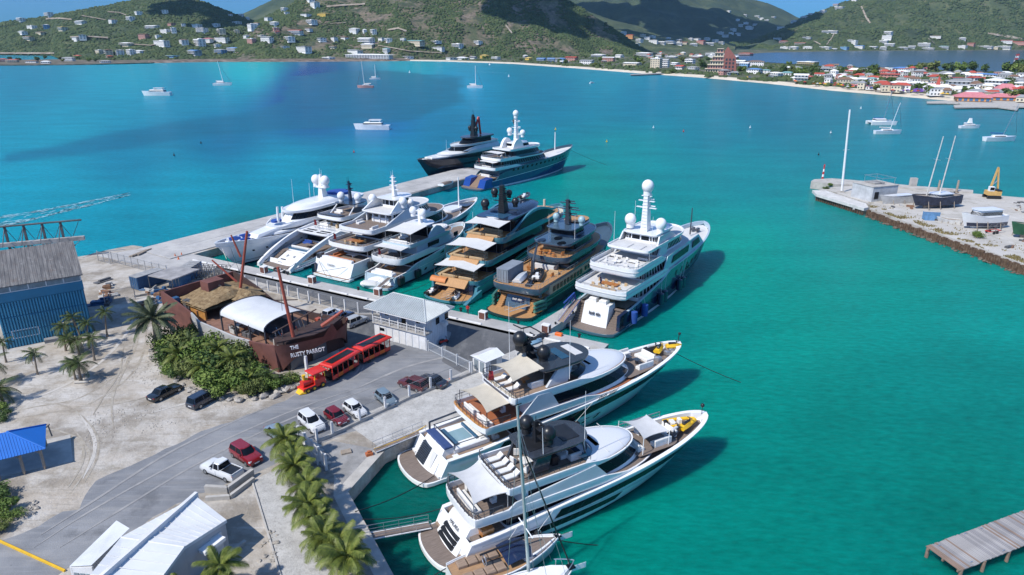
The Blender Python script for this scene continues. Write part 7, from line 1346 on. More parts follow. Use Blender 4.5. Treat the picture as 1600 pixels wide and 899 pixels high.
for px,py,c in((1172,200,WHITE),(1068,206,REDP),(1021,200,WHITE),(1345,170,WHITE),(1298,208,WHITE),(1279,242,BLACK),(948,222,YELL),(868,203,YELL),(553,238,REDP),(640,114,WHITE),(795,120,WHITE),(765,102,WHITE),(272,243,BLACK),(314,224,BLACK)):
    p=at(px,py,.5);s=max(.5,1.6*depth_scale(p));o=MB().sphere((0,0,0),s*.8,8,6).tube((0,0,0),(0,0,s*2),s*.18,None,5).build('buoy',c,None,40,p)
    tag(o,('white' if c is WHITE else 'red' if c is REDP else 'yellow' if c is YELL else 'black')+' mooring buoy floating in '+('the far left of the bay' if px<600 else 'the middle of the bay' if px<1000 else 'the right part of the bay'),'buoy','mooring buoys in the bay')
FOAM=mat('wake_foam',(.30,.52,.60),.9,var=.3,vs=.3)
def wake(name,pts,wds,n,label):
    rg=random.Random(5);b=MB()
    for _ in range(n):
        t=rg.random();i=min(int(t*(len(pts)-1)),len(pts)-2);f=t*(len(pts)-1)-i;px=lerp(pts[i][0],pts[i+1][0],f);py=lerp(pts[i][1],pts[i+1][1],f);wd=lerp(wds[i],wds[i+1],f)
        e=rg.choice([-1,1])*rg.uniform(.55,1) if rg.random()<.75 else rg.uniform(-1,1);p=at(px,py+wd*e,.03);a=rg.uniform(.4,1.5);c=rg.uniform(.1,.35);d=(at(pts[i+1][0],pts[i+1][1])-at(pts[i][0],pts[i][1])).normalized();nn=Vector((d.y,-d.x,0));b.add([p-d*a,p+nn*c,p+d*a,p-nn*c],[(0,1,2,3)])
    o=b.build(name,FOAM,None,0,kind='stuff');o['label']=label
wake('boat_wake',[(-20,350),(40,340),(100,327),(150,316),(200,304)],[9,7,5,4,2],380,'white foamy boat wake crossing the left of the bay')
wake('boat_wake',[(745,113),(792,115)],[1.2,.3],160,'thin white wake of a small boat near the beach');wake('boat_wake',[(375,106),(416,107)],[.6,.3],110,'thin white wake near the left shore')
# ================================================================ ON THE QUAY AND THE NEAR LAND
def zat(p,py):
    lo,hi=-5.,80.
    for _ in range(40):
        m=(lo+hi)/2
        if project(p.x,p.y,m)[1]>py:lo=m
        else:hi=m
    return lo
CORR=mat('blue_corrugated_steel',(.055,.28,.42),.55,var=.12,vs=.4);CORRD=mat('blue_band_and_shade',(.03,.19,.31),.55,var=.1,vs=.3)  # darker blue: band paint, also shade painted between ribs and on the side wall
GREYROOF=ramp_mat('weathered_roof_sheet',[(.3,(.085,.083,.085)),(.5,(.15,.145,.143)),(.7,(.23,.222,.215))],.5,.7,stretch=(6,.5,1,0),layers=[((.14,.10,.08),.8,.55,.7,.5,None),((.38,.37,.36),1.5,.6,.7,.5,None)],coords='Object',bump=.1)
# ---- blue warehouse
A,B=at(11,546,GZ),at(145,519,GZ);u=(B-A).normalized();W_=(B-A).length;rz=atan2(u.y,u.x);zt=zat(B,452)-GZ;ze=zat(B,430)-GZ
t=thing('warehouse','tall blue corrugated warehouse with a weathered grey lean-to roof','warehouse',A,rz);D=15.
body=MB().box(0,W_,.0,D,-.2,zt).build('wall',CORRD,t,0)
for r in range(3):
    z0,z1=zt*r/3+.06,zt*(r+1)/3-.10;n=30
    k=MB()
    for i in range(n):x=W_*(i+.5)/n;k.hexa([(x-.10,-.22,z0),(x+.08,-.22,z0),(x+.11,0,z0),(x-.15,0,z0),(x-.10,-.22,z1),(x+.08,-.22,z1),(x+.11,0,z1),(x-.15,0,z1)])
    k.build('wall_ribs',CORR,body,0,kind='stuff');MB().box(-.05,W_+.05,-.14,.02,z1,z1+.1).build('flashing',CORRD,body,0)
k=MB()
for i in range(34):yy=D*(i+.5)/34;k.box(W_,W_+.08,yy-.09,yy+.09,.1,zt+.5)
k.build('wall_ribs',CORRD,body,0,kind='stuff')
MB().box(-.15,W_+.15,-.25,.1,zt,zt+(ze-zt)*.62).build('fascia_band',CORRD,t,0)
z0=zt+(ze-zt)*.62
for i in range(5):MB().box(W_*i/5+.08,W_*(i+1)/5-.08,-.3,-.2,z0+.08,ze-.05).build('clerestory_pane',mat('clerestory_glass',(.20,.26,.29),.2,var=.2,vs=1),t,0)
k=MB()
for i in range(6):k.box(W_*i/5-.08,W_*i/5+.08,-.33,-.1,z0,ze)
k.box(-.1,W_+.1,-.33,-.1,z0-.02,z0+.08);k.build('clerestory_frame',WALLW,t,0)
zr=ze+3.0;MB().hexa([(-.4,-.6,ze),(W_+.4,-.6,ze),(W_+.4,D*.72,zr),(-.4,D*.72,zr),(-.4,-.6,ze+.15),(W_+.4,-.6,ze+.15),(W_+.4,D*.72,zr+.15),(-.4,D*.72,zr+.15)]).build('roof',GREYROOF,t,0)
k=MB()
for i in range(24):x=-.4+(W_+.8)*(i+.5)/24;k.hexa([(x-.06,-.6,ze+.15),(x+.06,-.6,ze+.15),(x+.06,D*.72,zr+.15),(x-.06,D*.72,zr+.15),(x-.03,-.6,ze+.19),(x+.03,-.6,ze+.19),(x+.03,D*.72,zr+.19),(x-.03,D*.72,zr+.19)])
k.build('roof_ribs',GREYROOF,t,0,kind='stuff')
MB().add([(W_+.02,-.2,zt),(W_+.02,D*.72,zt),(W_+.02,D*.72,zr),(W_+.02,-.2,ze)],[(0,1,2,3)]).build('side_gable',CORRD,t,0)
MB().box(1.2,4.6,-.16,-.05,1.6,2.7).build('window',mat('dim_blue_glass',(.04,.14,.2),.2),t,0);MB().box(1.1,4.7,-.2,-.12,1.45,1.6).box(1.1,4.7,-.2,-.12,2.7,2.85).box(1.1,1.22,-.2,-.12,1.6,2.7).box(4.58,4.7,-.2,-.12,1.6,2.7).build('window_frame',WALLW,t,0)
MB().box(7.0,9.4,-1.0,-.1,2.6,2.75).build('door_canopy',mat('grey_tin',(.35,.34,.33),.6),t,0);MB().box(5.0,7.0,-1.2,-.1,0,.6,.05).build('bench',CONCD,t,0)
sheet('warehouse_apron',[A-u*1+Vector((u.y,-u.x,0))*1.6,B+Vector((u.y,-u.x,0))*1.2,B,A-u],GZ+.01,CONC)
# ---- steel frame of a missing billboard on the shore
bs=at(85,404,GZ);d_=(at(132,400,GZ)-at(12,412,GZ)).normalized();t=thing('billboard_frame','rusting steel frame of an empty billboard standing behind the blue warehouse','frame',bs,atan2(d_.y,d_.x));OLD=mat('weathered_steel',(.10,.10,.105),.7,var=.35,vs=.8)
H1=zat(bs,349)-GZ;H2=zat(bs,375)-GZ
for i in range(4):
    x=-7.7+i*3.45;p=t
    MB().box(x-.22,x+.22,-.22,.22,0,H1).build('post',OLD,t,0);MB().tube((x,0,H1*.96),(x+1.7,.1,H2*.98),.06).tube((x+1.7,.1,H2),(x+3.45,0,H1*.96),.06).tube((x,0,H2*.9),(x+1.7,0,H2*.55),.07).tube((x+1.7,0,H2*.55),(x+3.45,0,H2*.9),.07).build('lattice_bar',OLD,t,0);MB().tube((x,0,H1*.98),(x-.4,-3.2,H2),.1).tube((x,0,H2),(x-.2,3.4,0),.12).build('brace',OLD,t,0)
MB().tube((-14,-.3,H1),(6.8,-.3,H1+.1),.2,None,8).build('beam',OLD,t);MB().box(-10.8,6.8,-1.4,-.5,H2-.5,H2+.35).build('catwalk',mat('pale_catwalk',(.33,.32,.31),.8,var=.3,vs=.6),t,0);MB().box(-9,4.5,-.2,.2,H2*.55,H2*.55+.25).build('beam',OLD,t,0)
for i in range(3):x=-7.7+i*3.45;MB().tube((x,0,H2),(x+3.45,0,0),.1).tube((x+3.45,0,H2),(x,0,0),.1).build('cross_brace',OLD,t,0)
# ---- container shelters and scrap behind the restaurant
def container(label,px,py,hd,L,m,h=2.6):
    p=at(px,py,GZ);t=thing('shipping_container',label,'container',p,hd);b=MB().box(-L/2,L/2,-1.22,1.22,.08,h).build('body',m,t,0);k=MB();n=int(L/.3)
    for i in range(n):x=-L/2+.2+i*(L-.4)/n;k.box(x,x+.14,-1.27,-1.2,.2,h-.12);k.box(x,x+.14,1.2,1.27,.2,h-.12)
    k.build('side_ribs',m,b,0,kind='stuff');MB().box(-L/2-.03,L/2+.03,-1.25,1.25,h-.06,h+.03).build('roof',mat('grey_container_roof',(.30,.30,.30),.7,var=.2,vs=.8),t,0)
    for i in range(4):MB().tube((-L/2-.05,-.9+i*.6,.15),(-L/2-.05,-.9+i*.6,h-.15),.035,None,5).build('locking_bar',STEEL,t,0)
    return t
BC=mat('blue_container',(.03,.10,.22),.55,var=.15,vs=.8)
q_=at(230,450,GZ);h_=atan2((at(262,421,GZ)-q_).y,(at(262,421,GZ)-q_).x)
hq=atan2(qd.y,qd.x)
container('dark blue container at the left of the open work shed',233,446,hq+pi/2,6,BC);container('blue container along the front of the open work shed',292,438,hq+pi/2+.45,9,mat('sky_blue_container',(.09,.22,.40),.55,var=.2,vs=.8))
ps=[at(x,yy,GZ+3.0) for x,yy in((231,431),(270,417),(312,421),(268,438))];t=thing('shed_roof','flat grey shed roof spanning between the two blue containers','shed',ps[0]);MB().prism([(p.x-ps[0].x,p.y-ps[0].y) for p in ps],-.2,0).build('roof',mat('shed_roof_sheet',(.30,.29,.29),.8,var=.25,vs=.5),t,0)
for p in ps:MB().tube((p.x-ps[0].x,p.y-ps[0].y,-3),(p.x-ps[0].x,p.y-ps[0].y,-.2),.08).build('post',OLD,t,0)
t=thing('steel_truss','stack of dark open steel trusses lying beside the restaurant ship stern','truss',at(325,436,GZ),hq+.35);k=MB()
for j in range(4):
    for i in range(9):
        x=-4.5+i;yy=-1.6+j*1.05;k.tube((x,yy,.3),(x+1,yy,.3),.06,None,4).tube((x,yy,2.6),(x+1,yy,2.6),.06,None,4).tube((x,yy,.3),(x+1,yy,2.6),.05,None,4);k.tube((x,yy,.3),(x,yy,2.6),.05,None,4)
k.build('lattice',OLD,t,0)
rg=random.Random(4);SCM=[mat('scrap_pale',(.45,.44,.42),.8,var=.2),OLD,mat('scrap_brown',(.22,.12,.07),.8,var=.3),BC]
for i in range(34):
    px,py=(rg.uniform(222,262),rg.uniform(452,478)) if i<20 else(rg.uniform(150,172),rg.uniform(440,478));p=at(px,py,GZ);a,b_,c=rg.uniform(.3,2.),rg.uniform(.2,.8),rg.uniform(.15,.7);o=MB().box(-a,a,-b_,b_,0,c,.05).box(-a*.5,a*.9,-b_*.4,b_*.4,c,c+rg.uniform(.1,.5),.04).build('scrap',SCM[i%4],None,0,p,rz=rg.random()*3)
    tag(o,f"{['pale', 'dark', 'brown', 'blue'][i % 4]} scrap piece in the heap "+('by the restaurant stern' if i<20 else 'beside the blue warehouse'),'scrap','scrap heaps behind the restaurant')
# ---- restaurant built as a ship
BRN=mat('brown_ship_wall',(.15,.060,.048),.75,var=.22,vs=.5,bump=.1,bs=3);BRD=mat('dark_brown_wall',(.05,.028,.025),.8,var=.2,vs=.5);GRW=mat('grey_white_wall',(.42,.42,.42),.85,var=.15,vs=.5);THA=ramp_mat('palm_thatch',[(.3,(.15,.10,.055)),(.5,(.27,.19,.105)),(.7,(.38,.29,.17))],1.6,1.,coords='Object',bump=1.,bs=9);RPO=mat('rust_red_pole',(.34,.075,.045),.55,var=.15,vs=1.5)
s0=at(264,508,GZ);s1=at(470,598,GZ);tip=at(519,510,GZ+6.6)
ux=(s1-s0);ux.z=0;LN=ux.length;ux.normalize();hdR=atan2(ux.y,ux.x);RM=Matrix.Translation(s0)@Matrix.Rotation(hdR,4,'Z');RI=RM.inverted();tl=RI@tip
WR=13.0  # the ship is 13 m wide; local x runs along the near side to the bow, y to the far side
t=R_=thing('ship_restaurant','brown ship shaped restaurant with thatched roofs, white vault and red masts','restaurant',s0,hdR)
def rl(px,py,z):return RI@at(px,py,z)
xb=LN;SH=[(0,6.2),(4,5.4),(8.4,4.3),(8.5,3.2),(20,3.1),(LN*.72,3.6),(LN,5.2),(tl.x,7.0)]
def side(x0,x1,m,name,n=8,th=.3,far=False):
    k=MB();R=[]
    for i in range(n+1):
        x=lerp(x0,x1,i/n);z=interp(SH,x);ff=.06*z;y0=(0-ff) if not far else WR+ff;yb=0 if not far else WR;dy=th if not far else-th
        R.append([(x,yb,0),(x,y0,z),(x,y0+dy,z),(x,yb+dy,0)])
    k.rings(R,True,True,True);return k.build(name,m,t,0)
side(0,8.4,BRN,'stern_wall');side(8.4,24,GRW,'side_wall');side(24,LN*.86,BRN,'bow_wall');side(0,LN*.86,BRD,'far_wall',far=True)
MB().box(-.3,0,-.3,WR+.3,0,6.0).build('transom',BRN,t,0)
# the bow: both sides close on the stem, overhanging the entrance
for sd,nm in((0,'bow_wall'),(1,'bow_wall')):
    R=[];x0=LN*.86
    for i in range(9):
        u_=i/8;x=lerp(x0,tl.x,u_);yb=lerp(0 if not sd else WR,tl.y,u_**1.6)+(-.3 if not sd else.3)*(1-u_);zt_=interp(SH,x);zb_=lerp(0,2.4,min(1,u_*2.2))+max(0,u_-.5)*3
        R.append([(x-zt_*0,lerp(yb,tl.y,.0),zt_),(x-1.2*u_,lerp(yb,tl.y,.12),zb_)])
    MB().rings(R,False).rings([[(a[0]-.05,a[1]+(.2 if not sd else-.2)*1,a[2]) for a in r] for r in R],False).build(nm,BRN,t,40)
MB().box(0,LN*.86,.3,WR-.3,1.9,2.1).build('deck',mat('restaurant_deck',(.22,.12,.085),.7,var=.2,vs=1),t,0)
MB().prism([(LN*.86,.2),(tl.x-3,tl.y-1),(tl.x-3,tl.y+1),(LN*.86,WR-.2)],4.6,4.8).build('bow_deck',BRD,t,0)
MB().box(LN*.80,LN*.88,1.2,WR-1.2,0,4.6).build('entrance_block',BRD,t,0)
for a in(1.5,5.5):MB().box(LN*.88,LN*.885+.1,a,a+2.6,.1,2.4).build('door',mat('entrance_glass',(.10,.12,.14),.2),t,0)
MB().box(LN*.95,LN*.955+.25,2.2,2.5,0,2.8).build('post',WALLW,t,0)
# thatch
def thatch(x0,x1,y0,y1,z,h,ridge=True):
    k=MB();nx,ny=26,14
    def f(u,v):return(lerp(x0,x1,u)+rg.uniform(-.08,.08),lerp(y0,y1,v)+rg.uniform(-.08,.08),z+h*(1-abs(2*v-1))*min(1,6*min(u,1-u)+.35)+rg.uniform(-.07,.07))
    k.grid(nx,ny,f);k.grid(nx,ny,lambda u,v:(lerp(x0,x1,u),lerp(y0,y1,v),z-.35));return k.build('thatched_roof',THA,t,0)
a=rl(283,468,6);b_=rl(368,455,6);c_=rl(325,487,5.5)
thatch(a.x-.6,max(b_.x,c_.x)+.3,min(a.y,c_.y)-.6,max(b_.y,a.y)+3.0,4.3,1.5);a2=rl(385,462,6);thatch(a2.x-3.6,a2.x+3.0,a2.y-3.2,a2.y+2.0,4.5,1.1)
thx=max(b_.x,c_.x)
for xx in(a.x,thx-.6):MB().box(xx,xx+.3,.8,1.1,2,4.2).build('post',VARN,t,0)
MB().box(a.x+.2,thx-.4,2.2,2.5,2.1,4.0).build('back_wall',mat('ochre_wall',(.42,.20,.05),.8,var=.2),t,0);MB().box(2.2,4.6,5.5,8.5,4.6,6.9).build('deck_house',BRN,t,0)
# white barrel vault
v0=rl(345,492,GZ+5);v1=rl(427,512,GZ+5);xa,xb_=v0.x,max(v1.x,v0.x+11.5);ya,yb=1.2,9.2;k=MB()
def vf(u,v):a_=pi*v;return(lerp(xa,xb_,u),lerp(yb,ya,.5-.5*cos(a_)),5.0+1.35*sin(a_)**.7+.08*sin(u*14)*sin(a_))
k.grid(12,14,vf);k.grid(12,14,lambda u,v:tuple(p-q for p,q in zip(vf(u,v),(0,0,.08))));k.build('vault_roof',mat('vault_fabric',(.60,.61,.62),.55,var=.06,vs=.4),t,180)
for u_ in(0,1):MB().path([tuple(Vector(vf(u_,i/12))+Vector((0,0,.04))) for i in range(13)],.1,5).build('vault_rib',DSTEEL,t,0)
for u_ in(0,.33,.66,1):
    for yy in(ya+.1,yb-.1):MB().box(lerp(xa,xb_,u_)-.1,lerp(xa,xb_,u_)+.1,yy-.1,yy+.1,2.1,5.1).build('post',DSTEEL,t,0)
MB().box(xa+1,xb_-1,5,7.4,2.1,4.2).build('bar',mat('bar_dark',(.05,.055,.075),.7,var=.3),t,0)
rg=random.Random(9)
for i in range(16):x=xa+.6+(xb_-xa-1)*rg.random();yy=rg.uniform(1.2,4.4);MB().box(x-.5,x+.5,yy-.35,yy+.35,2.1,2.85,.05).box(x-.8,x-.55,yy-.3,yy+.3,2.1,3.0,.05).build('table',SCM[rg.choice([1,2,0])],t,0)
for i in range(26):x=rg.uniform(xb_+.3,LN*.84);yy=rg.uniform(1.2,11);MB().box(x-.4,x+.4,yy-.4,yy+.4,2.1,rg.uniform(2.6,4.4),.05).tube((x,yy,3),(x+rg.uniform(-1,1),yy+rg.uniform(-1,1),rg.uniform(4.4,6)),.06).build('deck_clutter',[OLD,SCM[2],BC,RPO,SCM[0]][i%5],t,0)
for i in range(10):x=rg.uniform(.8,3.4);yy=rg.uniform(.8,5.4);MB().box(x-.5,x+.5,yy-.5,yy+.5,2.1,rg.uniform(3,5),.05).build('deck_clutter',[OLD,SCM[0],BC][i%3],t,0)
# masts and bowsprit of rust red poles
def pole(p,q,r0,r1=None,name='mast',m=RPO):return MB().tube(p,q,r0,r1,8).build(name,m,t)
def wl(px,py,base):  # local point above the local base's distance, seen at px, py
    w_=RM@base;return RI@atY(px,py,w_.y)
m1=rl(369,458,GZ+4.6);pole((m1.x,m1.y,2),wl(386,362,m1),.28,.2);pole(wl(376,402,m1),wl(361,368,m1),.2,.14,'boom');pole(wl(370,441,m1),wl(331,407,m1),.2,.14,'boom');pole(wl(370,462,m1),wl(334,442,m1),.14,.12,'boom',mat('bleached_pole',(.40,.26,.17),.7))
m2=rl(461,525,GZ+5.0);pole((m2.x,m2.y,2),wl(434,418,m2),.3,.2);pole(wl(426,521,m2),wl(494,484,m2),.12,.1,'boom',BRD);b3=rl(503,510,GZ+7);pole(b3,wl(536,486,b3),.3,.18,'bowsprit');pole(wl(430,470,m2),wl(465,469,m2),.08,None,'yard',BRD)
pole(wl(441,486,m2),wl(437,433,m2),.035,None,'stay',DSTEEL)
# name on the near bow
p0,p1=rl(459,572,GZ+2.6),rl(490,551,GZ+4.2)
zc=3.3;xc0,xc1=LN*.80,LN*1.0
def bowy(x,z):
    u_=max(0,(x-LN*.86)/(tl.x-LN*.86));return lerp(0,tl.y,u_**1.6)-.3*(1-u_)-.02
xm=LN*.955;tv=Vector((1,(bowy(xm+1.5,3)-bowy(xm-1.5,3))/3,.11)).normalized()
LET=mat('white_sign_letters',(.78,.77,.75),.6)
text_mesh('RUSTY PARROT',.86,LET,t,'sign_lettering',frame((xm+.3,bowy(xm,3)-.4,3.3),tv,(0,0,1)),.05,.8,.02);text_mesh('THE',.78,LET,t,'sign_lettering',frame((xm-.7,bowy(xm-1,3)-.42,4.35),tv,(0,0,1)),.05,.8,.02)
# ---- white two storey office with galvanised hip roof
A,B,C_=at(586,527,GZ),at(667,549,GZ),at(696,529,GZ);u=(B-A).normalized();W_=(B-A).length;D=(C_-B).length;rz=atan2(u.y,u.x);TIN=mat('galvanised_roof',(.50,.53,.53),.5,metal=.1,var=.08,vs=.6);TIND=mat('galvanised_pan_shade',(.27,.30,.31),.55,metal=.1,var=.12,vs=.6)  # pans of the same metal coloured darker, as shade between the ribs
OFW=mat('office_white',(.62,.64,.67),.8,var=.08,vs=.5)
t=thing('office_building','white two storey office with a ribbed pale hip roof and long gallery','building',A,rz);hh=5.4
body=MB().box(0,W_,1.5,D,-.1,hh).build('wall',OFW,t,0);MB().box(0,W_,.0,1.5,-.1,2.6).build('ground_floor',OFW,t,0)
for i in range(8):MB().box(W_*(i+.12)/8,W_*(i+.88)/8,-.07,.0,.12,2.2).build('shutter',WALLW,t,0)
MB().box(-.1,W_+.1,-.3,1.5,2.6,2.8).build('gallery_floor',CONC,t,0)
k=MB();k.box(0,W_,-.26,-.2,3.75,3.83);k.box(0,W_,-.26,-.2,3.3,3.34)
for i in range(36):x=W_*i/35;k.box(x-.02,x+.02,-.25,-.21,2.8,3.8)
k.build('gallery_rail',WALLW,t,0)
for i in range(7):x=.08+(W_-.16)*i/6;MB().box(x-.07,x+.07,-.3,-.16,2.8,hh).build('gallery_post',WALLW,t,0)
for i,x in enumerate((1.2,4.6,7.4)):MB().box(x,x+.9,1.44,1.5,3.6 if i!=1 else 2.8,4.8).build('window' if i!=1 else 'door',GLASS,t,0)
MB().box(1.2,2.2,-.1,.02,1.5,2.0).build('window',GLASS,t,0)
for yy in(2.6,5.0):MB().box(W_,W_+.06,yy,yy+.9,3.5,4.6).build('window',GLASS,t,0);MB().box(W_+.02,W_+.1,yy-.1,yy+1.,3.42,3.5).build('sill',WALLW,t,0)
for i in range(12):yy=D*(i+.5)/12;MB().box(W_,W_+.03,yy-.015,yy+.015,0,hh).build('panel_joint',SILVER,body,0)
e=.95;rh=1.9;x0,x1,y0,y1=-e,W_+e,-e-.2,D+e;ym=(y0+y1)/2;r0,r1=x0+(y1-y0)*.42,x1-(y1-y0)*.42
roof=MB().add([(x0,y0,hh),(x1,y0,hh),(x1,y1,hh),(x0,y1,hh),(r0,ym,hh+rh),(r1,ym,hh+rh)],[(0,1,5,4),(1,2,5),(2,3,4,5),(3,0,4)]).build('roof',TIND,t,0);MB().box(x0,x1,y0,y1,hh-.16,hh-.02).build('eaves',WALLW,t,0)
k=MB();n=34
def roofz(x,yy):
    d=min((yy-y0)/(ym-y0),(y1-yy)/(y1-ym),(x-x0)/(r0-x0),(x1-x)/(x1-r1));return hh+rh*min(1,max(0,d))
for i in range(n):
    x=x0+(x1-x0)*(i+.5)/n;f=min(1,(x-x0)/(r0-x0),(x1-x)/(x1-r1))
    for ya_,yb_ in((y0,lerp(y0,ym,f)),(y1,lerp(y1,ym,f))):k.add([(x-.1,ya_,hh+.01),(x+.1,ya_,hh+.01),(x+.1,yb_,hh+rh*f+.01),(x-.1,yb_,hh+rh*f+.01),(x,ya_,hh+.12),(x,yb_,hh+rh*f+.12)],[(0,4,5,3),(4,1,2,5)])
for i in range(24):
    yy=y0+(y1-y0)*(i+.5)/28;f=min((yy-y0)/(ym-y0),(y1-yy)/(y1-ym))
    for xa_,xb2 in((x0,lerp(x0,r0,f)),(x1,lerp(x1,r1,f))):k.add([(xa_,yy-.1,hh+.01),(xa_,yy+.1,hh+.01),(xb2,yy+.1,hh+rh*f+.01),(xb2,yy-.1,hh+rh*f+.01),(xa_,yy,hh+.12),(xb2,yy,hh+rh*f+.12)],[(0,4,5,3),(4,1,2,5)])
k.build('roof_ribs',TIN,roof,0,kind='stuff')
for p,q in(((x0,y0),(r0,ym)),((x1,y0),(r1,ym)),((x1,y1),(r1,ym)),((x0,y1),(r0,ym))):MB().tube((p[0],p[1],hh+.05),(q[0],q[1],hh+rh+.05),.1,None,6).build('hip_cap',TIN,roof,0)
MB().tube((r0,ym,hh+rh+.05),(r1,ym,hh+rh+.05),.1,None,6).build('ridge_cap',TIN,roof,0);MB().box(W_+.1,W_+1.0,D*.7,D*.7+.7,3.0,3.6).build('air_conditioner',WALLW,t,0)
p=at(693,538,GZ);t=thing('motor_scooter','dark red scooter parked in the shade at the corner of the white office','scooter',p,.6);MB().box(-.7,.7,-.14,.14,.35,.7,.1).build('body',REDP,t,0);MB().box(-.6,.15,-.18,.18,.7,.85,.05).build('seat',BLACK,t,0);MB().tube((.55,0,.6),(.5,0,1.15),.05).tube((.5,-.35,1.15),(.5,.35,1.15),.04).build('handlebar',BLACK,t,0)
for x in(-.6,.65):MB().tube((x,-.07,.28),(x,.07,.28),.28,None,12).build('wheel',RUBBER,t,30)
# guard hut
A,B,C_=at(739,578,GZ),at(759,588,GZ),at(776,574,GZ);u=(B-A).normalized();rz=atan2(u.y,u.x);W_=(B-A).length;D=(C_-B).length;t=thing('guard_hut','small white guard hut with a white gabled roof by the yard fence','hut',A,rz)
MB().box(0,W_,0,D,0,2.3).build('wall',WALLW,t,0);MB().add([(-.3,-.3,2.3),(W_+.3,-.3,2.3),(W_+.3,D+.3,2.3),(-.3,D+.3,2.3),(W_/2,-.3,2.9),(W_/2,D+.3,2.9)],[(0,1,4),(1,2,5,4),(2,3,5),(3,0,4,5),(3,2,1,0)]).build('roof',WHITE,t,0)
for i in range(2):MB().box(W_*(.12+i*.45),W_*(.45+i*.45),-.05,0,.3,1.9).build('panel',mat('hut_glass',(.20,.24,.27),.2),t,0)
MB().box(W_,W_+.05,D*.3,D*.65,.1,2.0).build('door',mat('hut_door',(.22,.23,.25),.6),t,0)
# ---- foreground building with white roofs
WR1=ramp_mat('white_roof_paint',[(.3,(.56,.585,.61)),(.5,(.62,.64,.66)),(.7,(.66,.675,.69))],.3,.6,layers=[((.50,.51,.51),.5,.56,.74,.4,(.6,1.6,1,.6)),((.34,.33,.30),3,.66,.74,.5,None),((.45,.46,.47),.12,.52,.62,.4,None)],bump=.06,bs=2);WG=mat('pale_grey_render',(.44,.445,.46),.9,var=.08,vs=.5,bump=.1,bs=5)
hz=3.9
def rz_(px,py,h):p=at(px,py,GZ+h);return p
O=at(187,838,GZ+4.2);t=thing('white_roof_building','grey building with broad white folded roof at the lower left','building',(O.x,O.y,GZ))
L3=lambda p,dz=0:(p.x-O.x,p.y-O.y,p.z-GZ+dz)
P1,P2,P3,P4=L3(rz_(189,840,4.2)),L3(rz_(306,776,4.2)),L3(rz_(354,813,3.6)),L3(rz_(288,855,4.0))
Pb2,Pr2=L3(rz_(70,985,4.2)),L3(rz_(185,995,3.6))
MB().add([P1,P2,P3,P4],[(0,1,2),(0,2,3)]).add([P1,P4,Pr2,Pb2],[(0,1,2,3)]).build('roof',WR1,t,0)
k=MB()
for i in range(1,9):
    a,b_=Vector(P1).lerp(Vector(P2),i/9),Vector(P4).lerp(Vector(P3),i/9);k.tube(a+Vector((0,0,.015)),b_+Vector((0,0,.015)),.03,None,4)
    a,b_=Vector(P1).lerp(Vector(Pb2),i/9),Vector(P4).lerp(Vector(Pr2),i/9);k.tube(a+Vector((0,0,.015)),b_+Vector((0,0,.015)),.03,None,4)
k.tube(P1,P4,.07,None,5);k.build('roof_seam',WALLW,t,0,kind='stuff')
dn=lambda p,k:(p[0],p[1],p[2]-k)
k=MB()
for a,b_ in((P2,P3),(P3,P4),(P4,Pr2)):k.add([a,b_,dn(b_,.32),dn(a,.32)],[(0,1,2,3)])
k.add([dn(p,.3) for p in(P1,P2,P3,P4)],[(3,2,1,0)]);k.build('fascia',WALLW,t,0)
def wall(a,b_,z1a,z1b,name='wall',m=WG,th=.2):
    a,b_=Vector((a[0],a[1],0)),Vector((b_[0],b_[1],0));d=(b_-a).normalized();nn=Vector((-d.y,d.x,0))*th
    MB().hexa([tuple(a),tuple(b_),tuple(b_+nn),tuple(a+nn),(a.x,a.y,z1a),(b_.x,b_.y,z1b),(b_.x+nn.x,b_.y+nn.y,z1b),(a.x+nn.x,a.y+nn.y,z1a)]).build(name,m,t,0)
cen=Vector(((P1[0]+P3[0])/2,(P1[1]+P3[1])/2,0));sh_=lambda p:(p[0]+(cen.x-p[0])*.035,p[1]+(cen.y-p[1])*.035)
wall(sh_(P4),sh_(P3),P4[2]-.3,P3[2]-.3);wall(sh_(P3),sh_(P2),P3[2]-.3,P2[2]-.3);wall((Pr2[0]-.3,Pr2[1]),sh_(P4),Pr2[2]-.3,P4[2]-.3);wall(sh_(P2),sh_(P1),P2[2]-.3,P1[2]-.3)
pa,pb_=Vector(Pb2),Vector(P2)+(Vector(P2)-Vector(P1)).normalized()*.25;d=(pb_-pa);d.z=0;d.normalize();nn=Vector((-d.y,d.x,0))*.34;k=MB();kk=[(pa,pb_)]
k.hexa([(v.x,v.y,z) for z in(0,None) for v in()] or[tuple(Vector((pa.x,pa.y,0))),tuple(Vector((pb_.x,pb_.y,0))),(pb_.x+nn.x,pb_.y+nn.y,0),(pa.x+nn.x,pa.y+nn.y,0),(pa.x,pa.y,pa.z+.32),(pb_.x,pb_.y,pb_.z+.32),(pb_.x+nn.x,pb_.y+nn.y,pb_.z+.32),(pa.x+nn.x,pa.y+nn.y,pa.z+.32)]);k.build('parapet',WALLW,t,0)
